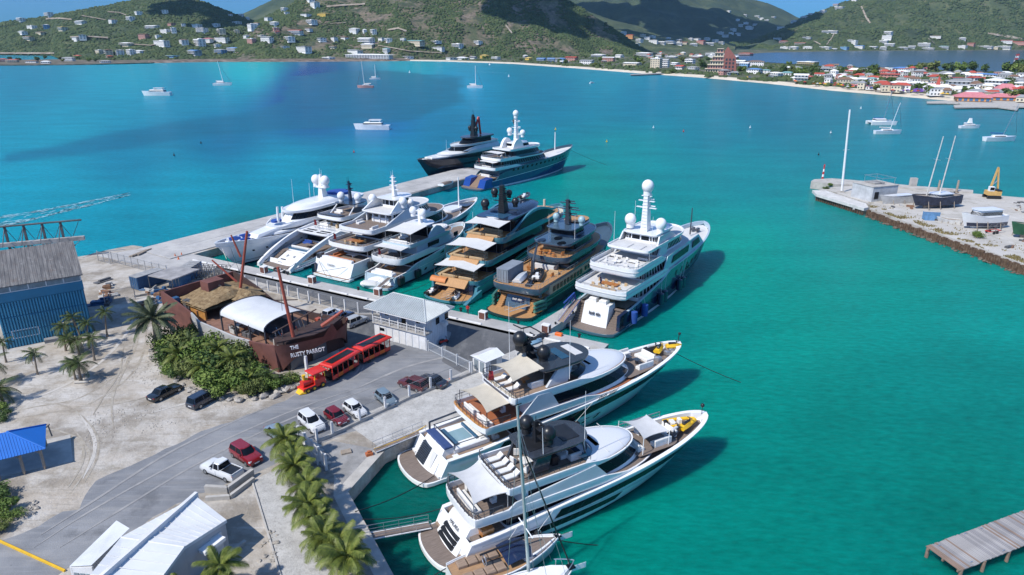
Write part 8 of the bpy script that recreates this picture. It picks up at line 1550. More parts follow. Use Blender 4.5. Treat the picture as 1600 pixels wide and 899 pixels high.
# door and canopy on the right wall
wv=Vector(sh_(P3)).to_3d()-Vector(sh_(P4)).to_3d();wl_=wv.length;wv.normalize();wn=Vector((wv.y,-wv.x,0));w0=Vector(sh_(P4)).to_3d()
def onwall(s_,w__,z0_,z1_,th,name,m):
    a=w0+wv*s_;b_=w0+wv*(s_+w__);MB().hexa([tuple(a+Vector((0,0,z0_))),tuple(b_+Vector((0,0,z0_))),tuple(b_+wn*th+Vector((0,0,z0_))),tuple(a+wn*th+Vector((0,0,z0_))),tuple(a+Vector((0,0,z1_))),tuple(b_+Vector((0,0,z1_))),tuple(b_+wn*th+Vector((0,0,z1_))),tuple(a+wn*th+Vector((0,0,z1_)))]).build(name,m,t,0)
onwall(wl_-1.9,1.3,.3,2.8,.06,'door',WALLW);onwall(wl_*.28,2.3,2.3,2.65,.9,'canopy',WHITE);onwall(wl_*.45,.5,.9,2.,.12,'meter_box',OLD)
# lean-to on the left of the parapet
q=[at(x,yy,GZ+2.8) for x,yy in((183,818),(204,833),(144,890),(108,886))];LQ=[L3(p) for p in q]
MB().add([(LQ[0][0],LQ[0][1],3.1),(LQ[1][0],LQ[1][1],3.3),(LQ[2][0],LQ[2][1],3.2),(LQ[3][0],LQ[3][1],2.8)],[(0,1,2,3)]).build('lean_to_roof',WR1,t,0);wall(LQ[3],LQ[2],2.7,3.0,'lean_to_wall',WALLW);wall(LQ[0],LQ[3],3.0,2.7,'lean_to_wall',WALLW)
a,b_=Vector(LQ[3]),Vector(LQ[2]);
for i in range(3):s_=a.lerp(b_,.15+i*.27);e_=a.lerp(b_,.15+i*.27+.2);MB().hexa([(s_.x,s_.y-.06,1.0),(e_.x,e_.y-.06,1.0),(e_.x,e_.y,1.0),(s_.x,s_.y,1.0),(s_.x,s_.y-.06,2.2),(e_.x,e_.y-.06,2.2),(e_.x,e_.y,2.2),(s_.x,s_.y,2.2)]).build('window',mat('hut_glass',(.20,.24,.27),.2),t,0)
sheet('building_apron',wpts([(354,852),(384,848),(330,890),(280,920),(240,940),(250,900)]),GZ+.01,CONC)
# ---- low walls, steps and gate near the palms
def wall_thing(label,pts,h,th,m,name='low_wall',cat='wall'):
    P=[at(x,yy,GZ) for x,yy in pts];k=MB()
    for a,b_ in zip(P,P[1:]):
        d=(b_-a).normalized();nn=Vector((d.y,-d.x,0))*th/2;k.hexa([tuple(a-nn),tuple(b_-nn),tuple(b_+nn),tuple(a+nn)]+[tuple(v+Vector((0,0,h))) for v in(a-nn,b_-nn,b_+nn,a+nn)])
    o=k.build(name,m,None,0);tag(o,label,cat);return o
wall_thing('low concrete wall between the white pickup and the grey building',[(322,770),(357,772),(396,744)],.9,.4,CONC);wall_thing('second low concrete wall just below the first one',[(322,783),(360,780),(397,752)],.5,.35,CONC);wall_thing('low white kerb wall in front of the grey building door',[(330,889),(384,849)],.35,.35,CONC)
# ---- blue roofed pavilion
c0=[at(x,yy,GZ+2.7) for x,yy in((-10,722),(71,702),(72,664),(-14,684))];ap=[atY(-12,676,(c0[0].y+c0[3].y)/2+.6),]
o0=c0[0];t=thing('canopy','bright blue hipped roof shelter on timber posts over a concrete slab','shelter',(o0.x,o0.y,GZ));BLR=mat('bright_blue_roof',(.015,.155,.55),.45,var=.06,vs=.4)
Lc=[Vector((p.x-o0.x,p.y-o0.y,2.7)) for p in c0];Lc[0]+=(Lc[0]-Lc[1])*.5;Lc[3]+=(Lc[3]-Lc[2])*.5
rA=(Lc[0]+Lc[3])/2+(Lc[1]-Lc[0])*.3+Vector((0,0,1.7));rB=(Lc[1]+Lc[2])/2+(Lc[0]-Lc[1])*.47+Vector((0,0,1.7));rA=rB+(Lc[0]-Lc[1])*.1
roof=MB().add([tuple(p) for p in(Lc[0],Lc[1],Lc[2],Lc[3],rA,rB)],[(0,1,5,4),(1,2,5),(2,3,4,5),(3,0,4),(3,2,1,0)]).build('roof',BLR,t,0)
k=MB()
for i in range(26):
    f=(i+.5)/26;b_=Lc[0].lerp(Lc[1],f);tp=rA if f<.5 else rB;g=min(f/.45,(1-f)/.45,1.);e_=b_+((Lc[3]-Lc[0])*.5+Vector((0,0,1.7)))*g;k.tube(b_+Vector((0,0,.02)),e_+Vector((0,0,.02)),.035,None,4)
k.build('roof_ribs',BLR,roof,0,kind='stuff')
for p in(Lc[1],rB):pass
MB().tube(Lc[1]+Vector((0,0,.03)),rB+Vector((0,0,.03)),.09,None,5).tube(Lc[0]+Vector((0,0,.03)),rA+Vector((0,0,.03)),.09,None,5).tube(Lc[2]+Vector((0,0,.03)),rB+Vector((0,0,.03)),.09,None,5).build('hip_cap',BLR,roof,0)
TIM=mat('weathered_timber',(.30,.25,.20),.85,var=.2,vs=2)
for f in(.02,.38,.7,.97):
    for a_,b_ in((Lc[0],Lc[1]),(Lc[3],Lc[2])):p=a_.lerp(b_,f)+(Lc[3]-Lc[0]).normalized()*(.35 if a_ is Lc[0] else-.35)+(Lc[0]-Lc[1]).normalized()*.3;MB().box(p.x-.11,p.x+.11,p.y-.11,p.y+.11,.1,2.72).tube((p.x,p.y,2.1),(p.x-(Lc[1]-Lc[0]).normalized().x*.6,p.y-(Lc[1]-Lc[0]).normalized().y*.6,2.7),.06,None,4).build('post',TIM,t,0)
p=Lc[2];MB().box(p.x-.1,p.x+.3,p.y-2.4,p.y+.2,2.5,2.7).tube((p.x+.2,p.y,2.6),(p.x+.5,p.y-.2,1.2),.08).build('brace',TIM,t,0)
sheet('shelter_slab',wpts([(-60,755),(0,746),(114,722),(110,680),(60,690),(-40,710)]),GZ+.05,CONC);MB().prism([(p.x,p.y) for p in wpts([(-60,755),(0,746),(114,722),(110,680),(60,690),(-40,710)])],GZ,GZ+.045).build('slab_edge',CONC,kind='structure',smooth=0)
# ---- fences
def wire_panel(w_,h,sp=.32,r=.011):
    k=MB();n=int((w_+h)/sp)
    for i in range(n):
        for sgn in(1,-1):
            x0=-h+(i+.5)*sp;x1=x0+h;z0,z1=0.,h
            if x0<0:z0=-x0;x0=0
            if x1>w_:z1=h-(x1-w_);x1=w_
            if x1<=x0:continue
            if sgn<0:x0,x1=w_-x0,w_-x1
            k.add([(x0-r,0,z0),(x0+r,0,z0),(x1+r,0,z1),(x1-r,0,z1)],[(0,1,2,3)])
    k.box(0,w_,-.025,.025,h-.03,h+.02);k.box(0,w_,-.02,.02,0,.03);return k
WIRE=mat('galvanised_wire',(.30,.31,.32),.5,metal=.4)
def fence(label,pts,h=1.9,step=2.6,post=(.1,None),pm=None,base=0.,panel='wire',topbar=True):
    P=[at(x,yy,GZ) for x,yy in pts];t=thing('fence',label,'fence',P[0]);cache={}
    for a,b_ in zip(P,P[1:]):
        l=(b_-a).length;n=max(1,round(l/step));w_=l/n;d=(b_-a).normalized();rz=atan2(d.y,d.x);key=round(w_,2)
        if key not in cache:
            if panel=='wire':cache[key]=wire_panel(w_,h-.15).mesh('wire_panel',WIRE,0)
            else:
                k=MB();nb=int(w_/.16)
                for i in range(nb):x=(i+.5)*w_/nb;k.box(x-.022,x+.022,-.02,.02,0,h-.1)
                k.box(0,w_,-.03,.03,.12,.2);k.box(0,w_,-.03,.03,h-.3,h-.22);cache[key]=k.mesh('bar_panel',pm or WALLW,0)
        pmh=MB().box(-post[0],post[0],-post[0],post[0],0,h+.12).mesh('post',pm or WALLW,0)
        for i in range(n+(1 if b_ is P[-1] else 0)):
            q=a+d*(w_*i)-P[0];link('post',pmh,t,q,rz=rz)
            if i<n:link('wire_panel' if panel=='wire' else 'bar_panel',cache[key],t,q+Vector((0,0,.1+base)),rz=rz)
    if base:
        for a,b_ in zip(P,P[1:]):
            d=(b_-a);rz=atan2(d.y,d.x);q=a-P[0];o=MB().box(0,d.length,-.14,.14,0,base).build('footing',CONC,t,0,q);o.rotation_euler.z=rz
    return t
fence('white post fence along the parking bays above the apron',[(496,692),(520,682),(640,624),(735,586)],1.9,3.9,(.13,0),WALLW,.4)
fence('white barred fence from the guard hut toward the office',[(738,583),(670,549)],1.7,3.6,(.1,0),mat('pale_grey_bars',(.45,.47,.49),.6),0,'bars')
fence('chain link fence between the quay road and the restaurant',[(336,437),(420,457),(500,478),(560,492),(590,492),(648,507)],2.2,2.8,(.11,0),WALLW,.25);fence('chain link fence across the sandy yard near the pier root',[(154,408),(172,413),(176,410),(228,424),(262,432)],2.2,2.6,(.06,0),STEEL)
fence('chain link yard fence left of the scrap heap',[(165,478),(212,468)],2.6,4,(.06,0),STEEL);fence('barred white gate fence beside the top foreground palm',[(468,690),(489,712),(510,735)],2.,2.2,(.14,0),WALLW,0,'bars');fence('short white handrail fence down the steps to the mooring apron',[(480,706),(497,727)],1.3,2.0,(.1,0),WALLW,0,'bars')
for i in range(5):a=at(486+i*3.4,700+i*5.4,GZ);o=MB().obox((0,0,0),1.1,2.8,.5-i*.09,.95).build('stair_step',CONC,None,0,a);o['kind']='structure'
# ---- cars
CARM={}
def car_proto(kind,paint,label):
    L,W_,H={'sedan':(4.75,1.8,1.42),'suv':(4.55,1.86,1.70),'hatch':(3.9,1.68,1.48),'pickup':(5.3,1.88,1.80)}[kind];t=thing('car',label,'car');belt=H*.60
    prof={'sedan':[(-.5,.52),(-.47,.62),(-.30,.64),(.15,.63),(.42,.55),(.49,.46),(.5,.36)],'suv':[(-.5,.55),(-.48,.62),(.18,.61),(.42,.56),(.49,.48),(.5,.36)],'hatch':[(-.5,.52),(-.48,.62),(.2,.61),(.43,.54),(.49,.46),(.5,.36)],'pickup':[(-.5,.56),(-.49,.6),(.2,.60),(.43,.57),(.49,.5),(.5,.38)]}[kind]
    R=[]
    for i in range(19):
        f=-.5+i/18;zt=interp(prof,f)*H;e=1-max(0,abs(f)-.36)**2*6.;w_=W_/2*e;R.append([(f*L,-w_*.9,.22),(f*L,-w_,.36),(f*L,-w_*1.0,zt*.72),(f*L,-w_*.93,zt*.97),(f*L,-w_*.80,zt),(f*L,w_*.80,zt),(f*L,w_*.93,zt*.97),(f*L,w_,zt*.72),(f*L,w_,.36),(f*L,w_*.9,.22)])
    body=MB().rings(R,True,True,True).build('body',paint,t,50)
    cab={'sedan':(-.33,.20,-.20,.06),'suv':(-.48,.22,-.42,.08),'hatch':(-.46,.26,-.36,.10),'pickup':(-.12,.24,-.09,.10)}[kind];zb=H*.60
    def ring(xa,xb,w_,z):r_=.12;return[(xa,-w_+r_,z),(xa+r_,-w_,z),(xb-r_*2.5,-w_,z),(xb,-w_+r_*3,z),(xb,w_-r_*3,z),(xb-r_*2.5,w_,z),(xa+r_,w_,z),(xa,w_-r_,z)]
    MB().rings([ring(cab[0]*L,cab[1]*L,W_*.44,zb),ring(cab[2]*L,cab[3]*L,W_*.36,H*.965)],True,False,True).build('glazing',GLASS,t,30)
    MB().rings([ring(cab[2]*L-.06,cab[3]*L+.04,W_*.375,H*.955),ring(cab[2]*L,cab[3]*L-.05,W_*.33,H)],True,True,True).build('roof',paint,t,30)
    for sd in(-1,1):
        for(xa,xb) in((cab[0],cab[2]),(cab[1],cab[3])):MB().tube((xa*L+(.12 if xa<xb else-.2),sd*W_*.435,zb),(xb*L+(.05 if xa<xb else-.1),sd*W_*.36,H*.96),.05,None,5).build('pillar',paint,t,0)
        xm=(cab[0]+cab[1])/2*L;MB().tube((xm,sd*W_*.443,zb),(xm-.05,sd*W_*.365,H*.96),.045,None,5).build('pillar',paint,t,0);MB().box(cab[1]*L-.75,cab[1]*L-.55,sd*W_*.5-.08,sd*W_*.5+.1,zb-.02,zb+.13,.03).build('mirror',paint,t,0)
        MB().hexa([(.455*L,sd*W_*.40-.16,H*.38),(.487*L,sd*W_*.36-.16,H*.38),(.487*L,sd*W_*.36+.1,H*.38),(.455*L,sd*W_*.40+.14,H*.38),(.44*L,sd*W_*.40-.16,H*.49),(.472*L,sd*W_*.36-.16,H*.47),(.472*L,sd*W_*.36+.1,H*.47),(.44*L,sd*W_*.40+.14,H*.49)]).build('headlight',mat('headlight_glass',(.6,.62,.64),.1),t,0)
        MB().box(-.497*L,-.47*L,sd*W_*.36-.14,sd*W_*.36+.14,H*.42,H*.54).build('tail_light',mat('tail_light_red',(.35,.01,.01),.25),t,0)
        for x in(-.30,.31):
            k=MB().tube((x*L,sd*(W_/2-.2),.33),(x*L,sd*(W_/2+.01),.33),.33,None,16).build('wheel',RUBBER,t,30);MB().tube((x*L,sd*(W_/2-.05),.33),(x*L,sd*(W_/2+.03),.33),.2,None,12).build('rim',mat('alloy_rim',(.4,.41,.42),.3,metal=.7),k,30)
    for sd in(-1,1):MB().box(-.2*L,.2*L,sd*W_/2-.03,sd*W_/2+.02,.2,.36).build('sill',RUBBER,t,0);MB().box(-.02*L,-.02*L+.03,sd*W_/2-.02,sd*W_/2+.008,.38,H*.5).build('door_seam',RUBBER,t,0)
    MB().box(.485*L,.5*L+.015,-W_*.28,W_*.28,.24,.36).build('grille',RUBBER,t,0)
    MB().box(.492*L,.5*L+.02,-.3,.3,.34,.48).build('number_plate',WALLW,t,0);MB().box(-.5*L-.02,-.49*L,-.3,.3,.5,.62).build('number_plate',WALLW,t,0)
    if kind=='pickup':MB().box(-.475*L,-.14*L,-W_*.40,W_*.40,H*.605,H*.612).build('bed',BLACK,t,0);MB().box(-.485*L,-.13*L,-W_*.45,-W_*.40,H*.6,H*.66).box(-.485*L,-.13*L,W_*.40,W_*.45,H*.6,H*.66).box(-.49*L,-.475*L,-W_*.45,W_*.45,H*.6,H*.66).build('bed_rail',paint,t,0)
    return Proto(t)
PAINT=lambda n,c:mat('car_paint_'+n,c,.18,coat=.9,var=.03)
def car(kind,pn,pc,rear,front,label,group='cars parked on the land'):
    a,b_=at(*rear,GZ),at(*front,GZ);c=(a+b_)/2;d=b_-a;pr=CARM.get((kind,pn))
    if not pr:pr=CARM[(kind,pn)]=car_proto(kind,PAINT(pn,pc),label)
    pr.place((c.x,c.y,GZ+.015),atan2(d.y,d.x),label,group)
WC,BK,RD=(.68,.69,.70),(.012,.014,.018),(.22,.012,.016)
car('sedan','black',BK,(238,629),(280,608),'black saloon car parked on the sand, left of two dark cars');car('suv','midnight',(.018,.026,.045),(303,639),(336,621),'dark blue estate car on the sand, right of two dark cars')
car('pickup','white',WC,(374,752),(322,731),'white double cab pickup truck beside the low concrete wall');car('suv','red',RD,(366,705),(405,730),'dark red car parked right beside the white pickup')
car('suv','white',WC,(472,654),(503,680),'white car at the fence nearest the foreground palms');car('hatch','darkred',(.17,.012,.018),(511,647),(542,668),'dark red hatchback between two white cars at the fence');car('hatch','white',WC,(541,636),(569,656),'white hatchback right of the dark red car at the fence')
car('hatch','greyblue',(.16,.22,.27),(589,617),(617,640),'grey blue small car parked alone in the middle of the fence row');car('suv','maroon',(.10,.02,.025),(662,612),(630,601),'maroon car with black roof at the right end of the fence row');car('sedan','ink',(.02,.027,.045),(690,606),(661,595),'black car behind the maroon one at the right end of the fence row')
car('sedan','steelblue',(.20,.26,.32),(418,669),(456,699),'pale blue car half hidden behind the top foreground palm');car('hatch','white',WC,(508,499),(528,490),'white car parked beside the restaurant bow');car('sedan','blue',(.02,.05,.13),(523,505),(547,493),'blue car between the white and silver cars near the office');car('suv','silver',(.42,.42,.41),(544,513),(570,502),'silver car nearest to the white office building')
# ---- red road train
RT=mat('train_red',(.62,.03,.02),.35,var=.06,coat=.4);
def seg_frame(p,q):a,b_=at(*p,GZ),at(*q,GZ);d=b_-a;return a,d.length,atan2(d.y,d.x)
def wagon(p,q,label):
    a,L,rz=seg_frame(p,q);t=thing('train_carriage',label,'road train',a,rz,'cars of the red road train');W_=2.0
    MB().box(0,L,-W_/2,W_/2,.35,.55).build('floor',BLACK,t,0);MB().rings([[(x,yy,z) for x,yy in((-.3,-1.25),(L+.3,-1.25),(L+.3,1.25),(-.3,1.25))] if z<2.75 else[(x,yy,z) for x,yy in((-.1,-1.05),(L+.1,-1.05),(L+.1,1.05),(-.1,1.05))] for z in(2.45,2.62,2.78)],True,True,True).build('roof',RT,t,0)
    MB().box(.4,L-.4,-.62,.62,2.78,2.84).build('roof_panel',BLACK,t,0);n=5
    for i in range(n+1):
        x=L*i/n
        for sd in(-1,1):MB().box(x-.05,x+.05,sd*.95-.05,sd*.95+.05,.5,2.46).build('pillar',RT,t,0)
        if i<n:MB().box(x+.3,x+.75,-.85,.85,.55,1.0,.05).box(x+.18,x+.3,-.85,.85,.55,1.5).build('seat',BLACK,t,0)
        if i<n:
            for sd in(-1,1):MB().box(x+.06,x+L/n-.06,sd*.98-.03,sd*.98+.03,.5,1.05).build('side_panel',ORNG if i%2 else RT,t,0)
    for x in(L*.2,L*.8):
        for sd in(-1,1):MB().tube((x,sd*.75,.3),(x,sd*1.0,.3),.3,None,12).build('wheel',RUBBER,t,30)
    return t
wagon((513,597),(553,573),'middle red roofed carriage of the road train by the ship bow');wagon((562,569),(603,549),'last red roofed carriage of the road train toward the office')
a,L,rz=seg_frame((505,600),(470,615));t=thing('train_engine','red road train engine with yellow bumper in front of its carriages','road train',a,rz,'cars of the red road train')
MB().box(0,L,-.8,.8,.4,.8,.05).build('chassis',RT,t,0);MB().tube((1.9,0,1.25),(L-.3,0,1.25),.5,None,14).build('boiler',RT,t,40);MB().tube((L-.7,0,1.7),(L-.7,0,2.5),.16,.26,10).build('chimney',YELL,t,40);MB().sphere((2.6,0,1.7),.25,10,6).build('steam_dome',YELL,t,40)
MB().box(.1,1.8,-.85,.85,.8,1.5,.05).build('cab',RT,t,0);MB().box(-.2,2.1,-1.05,1.05,2.4,2.58,.06).build('cab_roof',RT,t,0)
for x in(.15,1.75):
    for sd in(-1,1):MB().box(x-.05,x+.05,sd*.8-.05,sd*.8+.05,1.5,2.4).build('pillar',YELL,t,0)
MB().hexa([(L-.3,-.9,.1),(L+.5,-.5,.1),(L+.5,.5,.1),(L-.3,.9,.1),(L-.3,-.8,.6),(L+.1,-.4,.6),(L+.1,.4,.6),(L-.3,.8,.6)]).build('cowcatcher',YELL,t,0)
for x in(.6,2.0,3.0):
    for sd in(-1,1):MB().tube((x,sd*.7,.38),(x,sd*.92,.38),.38,None,14).build('wheel',BLACK,t,30);MB().tube((x,sd*.9,.38),(x,sd*.95,.38),.2,None,10).build('hub',YELL,t,30)
# ---- quay furniture
for i,(px,py,d) in enumerate(((413,427,'behind the arched yacht'),(488,443,'at the left corner of the broad white yacht'),(591,462,'between the pale blue yacht and the teal yacht'),(755,499,'behind the explorer yacht platform'),(853,520,'at the gangway of the tall white yacht'))):
    p=at(px,py,GZ);t=thing('service_pedestal','white quay pedestal with brown side panels '+d,'pedestal',p,qr,'power pedestals along the quay');MB().box(-.7,.7,-.5,.5,0,1.5,.05).build('body',WALLW,t,0);MB().box(-.55,.55,-.54,-.49,.15,1.3).build('panel',mat('pedestal_brown',(.14,.055,.04),.6),t,0);MB().box(.68,.74,-.4,.4,.15,1.3).build('panel',MATS['pedestal_brown'],t,0)
CONE=MB().box(-.22,.22,-.22,.22,0,.05).tube((0,0,.05),(0,0,.8),.18,.04,10).mesh('traffic_cone',ORNG,30)
for px,py,d in((274,402,'on the pale apron, left of three'),(279,406,'on the pale apron, nearest of three'),(284,400,'on the pale apron, right of three'),(691,599,'by the fence near the black car'),(704,593,'by the fence right of the other cone')):tag(link('traffic_cone',CONE,None,at(px,py,GZ),rz=.4),'orange traffic cone '+d,'cone','traffic cones')
tag(MB().box(-.4,.4,-.28,.28,0,.4,.05).box(-.2,.2,-.15,.15,.4,.6,.04).build('mooring_bollard',mat('rust_orange',(.42,.12,.04),.8,var=.2),None,0,at(577,712,GZ),rz=.5),'rusty orange mooring block at the basin corner','bollard');tag(MB().box(-.6,.6,-.4,.4,0,.25,.04).build('wooden_pallet',TIM,None,0,at(541,708,GZ),rz=.4),'small brown board lying on the mooring apron','board')
tag(MB().box(-.6,.6,-.3,.3,0,.5,.05).build('step_box',ORNG,None,0,at(873,525,GZ),rz=qr),'orange step box at the gangway of the tall white yacht','box')
for i,(px,py) in enumerate(((640,468),(700,482),(720,487),(810,506),(905,528),(560,454),(450,430),(380,416))):t=MB().tube((0,0,0),(0,0,.5),.22,.18,10).tube((0,0,.5),(0,0,.65),.34,.3,10).build('mooring_bollard',BLACK,None,40,at(px,py,GZ));tag(t,'black mooring bollard on the quay edge '+['behind the teal yacht','left of the explorer yacht','near the red shirted man','between explorer and finger dock','behind the tall white yacht','behind the pale blue yacht','behind the arched yacht','at the bow of the yacht along the pier'][i],'bollard','bollards on the quay edge')
craft('jet_ski','pale blue jet ski standing on the asphalt of the yard','jet ski',Matrix.Translation(at(823,541,GZ))@Matrix.Rotation(.6,4,'Z'),3,1.1,'jet',mat('pale_blue_plastic',(.25,.42,.55),.3),BLACK);craft('jet_ski','black jet ski beside the pale blue one on the yard','jet ski',Matrix.Translation(at(836,533,GZ))@Matrix.Rotation(.7,4,'Z'),3,1.1,'jet',BLACK,CHAR)
# finger dock between the explorer and the tall white yacht, hoses
a,b_=at(838,500,1.5),at(898,452,1.5);d=(b_-a).normalized();a=QA+qd*((at(842,512,GZ)-QA).dot(qd));a.z=0;ang=atan2(Y7.M.to_3x3()[1][0],Y7.M.to_3x3()[0][0])
t=thing('finger_dock','narrow concrete finger dock between the explorer yacht and tall white yacht','dock',(a.x,a.y,0),ang);MB().box(0,34,-1.6,1.6,-1,1.5).build('deck',QUAY,t,0)
for i in range(5):MB().tube((4+i*6,-1.2,1.5),(4+i*6,-1.2,1.9),.15,.2,8).build('bollard',BLACK,t,40)
tag(MB().path([tuple(at(x,yy,GZ+.1)) for x,yy in((802,508),(815,514),(828,511),(838,516),(846,521),(838,526),(828,520))],.12,6).build('hose',BLACK,None),'thick black hose curling over the quay behind the explorer yacht','hose')
# timber pile and rubble at the pier root
for i in range(6):p=at(214+i*2.4,397-i*.6,GZ+.15+.12*(i%2));tag(MB().box(-2.4,2.4,-.14,.14,-.14,.14).build('timber_beam',TIM,None,0,p,rz=PH+.35+.05*(i%3)),'pale timber beam in the pile at the pier root','timber','timber pile at the pier root')
# ---- people
SKIN=mat('skin_tone',(.30,.17,.11),.6)
def person(px,py,face,top,bottom,label,stride=.18):
    p=at(px,py,GZ);t=thing('person',label,'person',p,face)
    me=bpy.data.meshes.new('body');V=[(0,0,.95),(0,0,1.2),(0,0,1.42),(0,0,1.52),(.02,0,1.62),(.02,0,1.74),(0,.19,1.4),(.03,.25,1.12),(.14,.24,.9),(0,-.19,1.4),(-.05,-.25,1.12),(.02,-.27,.88),(0,.1,.9),(stride,.11,.5),(stride*.8,.11,.08),(stride*.8+.16,.11,.05),(0,-.1,.9),(-stride*.6,-.11,.5),(-stride*1.2,-.11,.08),(-stride*1.2+.16,-.11,.05)]
    E=[(0,1),(1,2),(2,3),(3,4),(4,5),(2,6),(6,7),(7,8),(2,9),(9,10),(10,11),(0,12),(12,13),(13,14),(14,15),(0,16),(16,17),(17,18),(18,19)];me.from_pydata(V,E,[]);o=link('body',me,t);sk=o.modifiers.new('skin','SKIN');ss=o.modifiers.new('sub','SUBSURF');ss.levels=1;ss.render_levels=1
    rad_=[.15,.15,.15,.06,.08,.09,.07,.05,.04,.07,.05,.04,.09,.07,.05,.04,.09,.07,.05,.04]
    for i,r in enumerate(rad_):me.skin_vertices[0].data[i].radius=(r,r)
    me.skin_vertices[0].data[0].use_root=True;me.materials.append(SKIN)
    MB().rings([[(r1*cos(a*pi/6)*.75,r1*sin(a*pi/6),z) for a in range(12)] for r1,z in((.22,.9),(.2,1.1),(.23,1.35),(.2,1.46),(.08,1.52))],True).tube((0,.2,1.42),(.03,.27,1.15),.1,.08,8).tube((0,-.2,1.42),(-.05,-.27,1.15),.1,.08,8).build('shirt',top,t)
    MB().rings([[(.17*cos(a*pi/6),.2*sin(a*pi/6),z) for a in range(12)] for z in(.82,.98)],True).tube((0,.1,.92),(stride,.11,.5),.12,.09,8).tube((0,-.1,.92),(-stride*.6,-.11,.5),.12,.09,8).tube((stride,.11,.5),(stride*.8,.11,.12),.09,.07,8).tube((-stride*.6,-.11,.5),(-stride*1.2,-.11,.12),.09,.07,8).build('trousers',bottom,t)
    MB().sphere((.0,0,1.70),.115,10,6,1.,-.1).build('hair',BLACK,t)
person(731,491,qr-1,REDP,mat('dark_trousers',(.04,.045,.06),.8),'person in red shirt standing on the quay behind the explorer yacht')
# ================================================================ RIGHT HAND BREAKWATER YARD
RZ=2.0
YARD=ramp_mat('pale_yard_gravel',[(.3,(.36,.34,.31)),(.5,(.46,.44,.41)),(.7,(.53,.51,.48))],.12,.95,layers=[((.24,.22,.16),.25,.56,.7,.6,None),((.58,.57,.55),1.2,.55,.7,.5,None)],bump=.3,bs=3)
rp_=wpts([(1280,297.5),(1297,298.5),(1358,319),(1359,326.5),(1440,356),(1520,384),(1640,428),(1760,470),(1760,330),(1660,313),(1600,309.5),(1520,303),(1430,297),(1360,291),(1335,291),(1300,293)],RZ)
MB().prism([(p.x,p.y) for p in rp_],-3,RZ).build('breakwater_yard',YARD,kind='structure',smooth=0)
jt=wpts([(1267,286),(1272,283),(1300,281.5),(1360,286.5),(1430,293.5),(1520,300),(1520,303.5),(1430,297.5),(1360,292),(1300,290.5)],RZ);MB().prism([(p.x,p.y) for p in jt],-3,RZ+.5).build('sea_wall',CONC,kind='structure',smooth=0)
cp=wpts([(1269,299),(1290,299.5),(1353,320),(1357,326),(1350,327.5),(1275,305)],RZ);MB().prism([(p.x,p.y) for p in cp],RZ-.55,RZ+.25).build('concrete_quay',mat('white_quay_concrete',(.55,.54,.52),.9,var=.14,vs=.5,coords='World'),kind='structure',smooth=0)
t=thing('pile_row','row of dark piles under the pale concrete quay of the breakwater point','piles',at(1275,305,0));o_=at(1275,305,0);a,b_=at(1277,304.2,RZ),at(1349,326.4,RZ)
for i in range(22):p=a.lerp(b_,i/21)-o_;MB().box(p.x-.18,p.x+.18,p.y-.1,p.y+.26,-2,RZ-.56).build('pile',RUST,t,0)
# rusty sheet piling, pile by pile
t=thing('sheet_pile_wall','rusty sheet pile wall along the water side of the breakwater yard','wall',at(1357,327,0));o_=at(1357,327,0)
P=[at(x,yy,RZ) for x,yy in((1356,327.6),(1440,357),(1520,385.2),(1640,429.5),(1760,472))];acc=[]
for a,b_ in zip(P,P[1:]):
    n=int((b_-a).length/.72)
    for i in range(n):acc.append((a.lerp(b_,(i+.5)/n),atan2((b_-a).y,(b_-a).x)))
pm_=[MB().prism([(-.34,-.1),(-.2,-.42),(.2,-.42),(.34,-.1),(.34,.1),(-.34,.1)],-2.2,h).mesh('pile',RUST,0) for h in(-.35,-.2,-.05,-.5)]
rg=random.Random(8)
for p,r in acc:link('pile',rg.choice(pm_),t,(p.x-o_.x,p.y-o_.y,RZ),rz=r)
ROCK=ramp_mat('pale_rock',[(.3,(.24,.22,.19)),(.5,(.38,.35,.31)),(.7,(.50,.47,.43))],1.2,.95,coords='Object',bump=.5,bs=4)
def rockmesh(seed):
    rg=random.Random(seed);k=MB();k.sphere((0,0,.25),.5,8,5,.75);k.v=[(x*(1+rg.uniform(-.25,.25)),y_*(1+rg.uniform(-.25,.25)),z*(1+rg.uniform(-.25,.25))) for x,y_,z in k.v];return k.mesh('rock',ROCK,30)
RK=[rockmesh(i) for i in range(6)]
RKD=[]
for q_ in RK:q2=q_.copy();q2.materials.clear();q2.materials.append(ramp_mat('wet_brown_rock',[(.3,(.07,.055,.04)),(.5,(.14,.11,.085)),(.7,(.24,.20,.16))],1.2,.8,coords='Object',bump=0) if 'wet_brown_rock' not in MATS else MATS['wet_brown_rock']);RKD.append(q2)
for a,b_ in zip(P,P[1:]):
    for i in range(18):
        f=rg.random();p=a.lerp(b_,f);d=(b_-a).normalized();nn=Vector((d.y,-d.x,0));p=p+nn*rg.uniform(.6,1.6);o=link('rock',rg.choice(RKD),None,(p.x,p.y,-.15),rz=rg.random()*6);s_=rg.uniform(.5,1.3);o.scale=(s_,s_,s_*.8);px_=project(o.location.x,o.location.y)[0];tag(o,'pale rock in the shallows below the '+('long white hull' if px_<1420 else 'blue steel box' if px_<1485 else 'white cabin cruiser' if px_<1545 else 'green hull'),'rock','rocks along the sheet piles')
TUFT=mat('dry_grass',(.20,.16,.06),.95,var=.3,vs=1)
gk=MB()
for i in range(5000):
    x=rg.uniform(1358,1640);e=interp([(1356,327.6),(1440,357),(1520,385.2),(1640,429.5)],x);p=at(x,e-2-abs(rg.gauss(0,4))*(1+(x-1358)/200),RZ)
    if noise.noise((p.x*.3,p.y*.3,5))<.05:continue
    a=rg.random()*6.28;h=rg.uniform(.15,.5);gk.add([(p.x,p.y,RZ),(p.x+.25*cos(a),p.y+.25*sin(a),RZ),(p.x+.2*cos(a)+rg.uniform(-.2,.2),p.y+.2*sin(a),RZ+h)],[(0,1,2)])
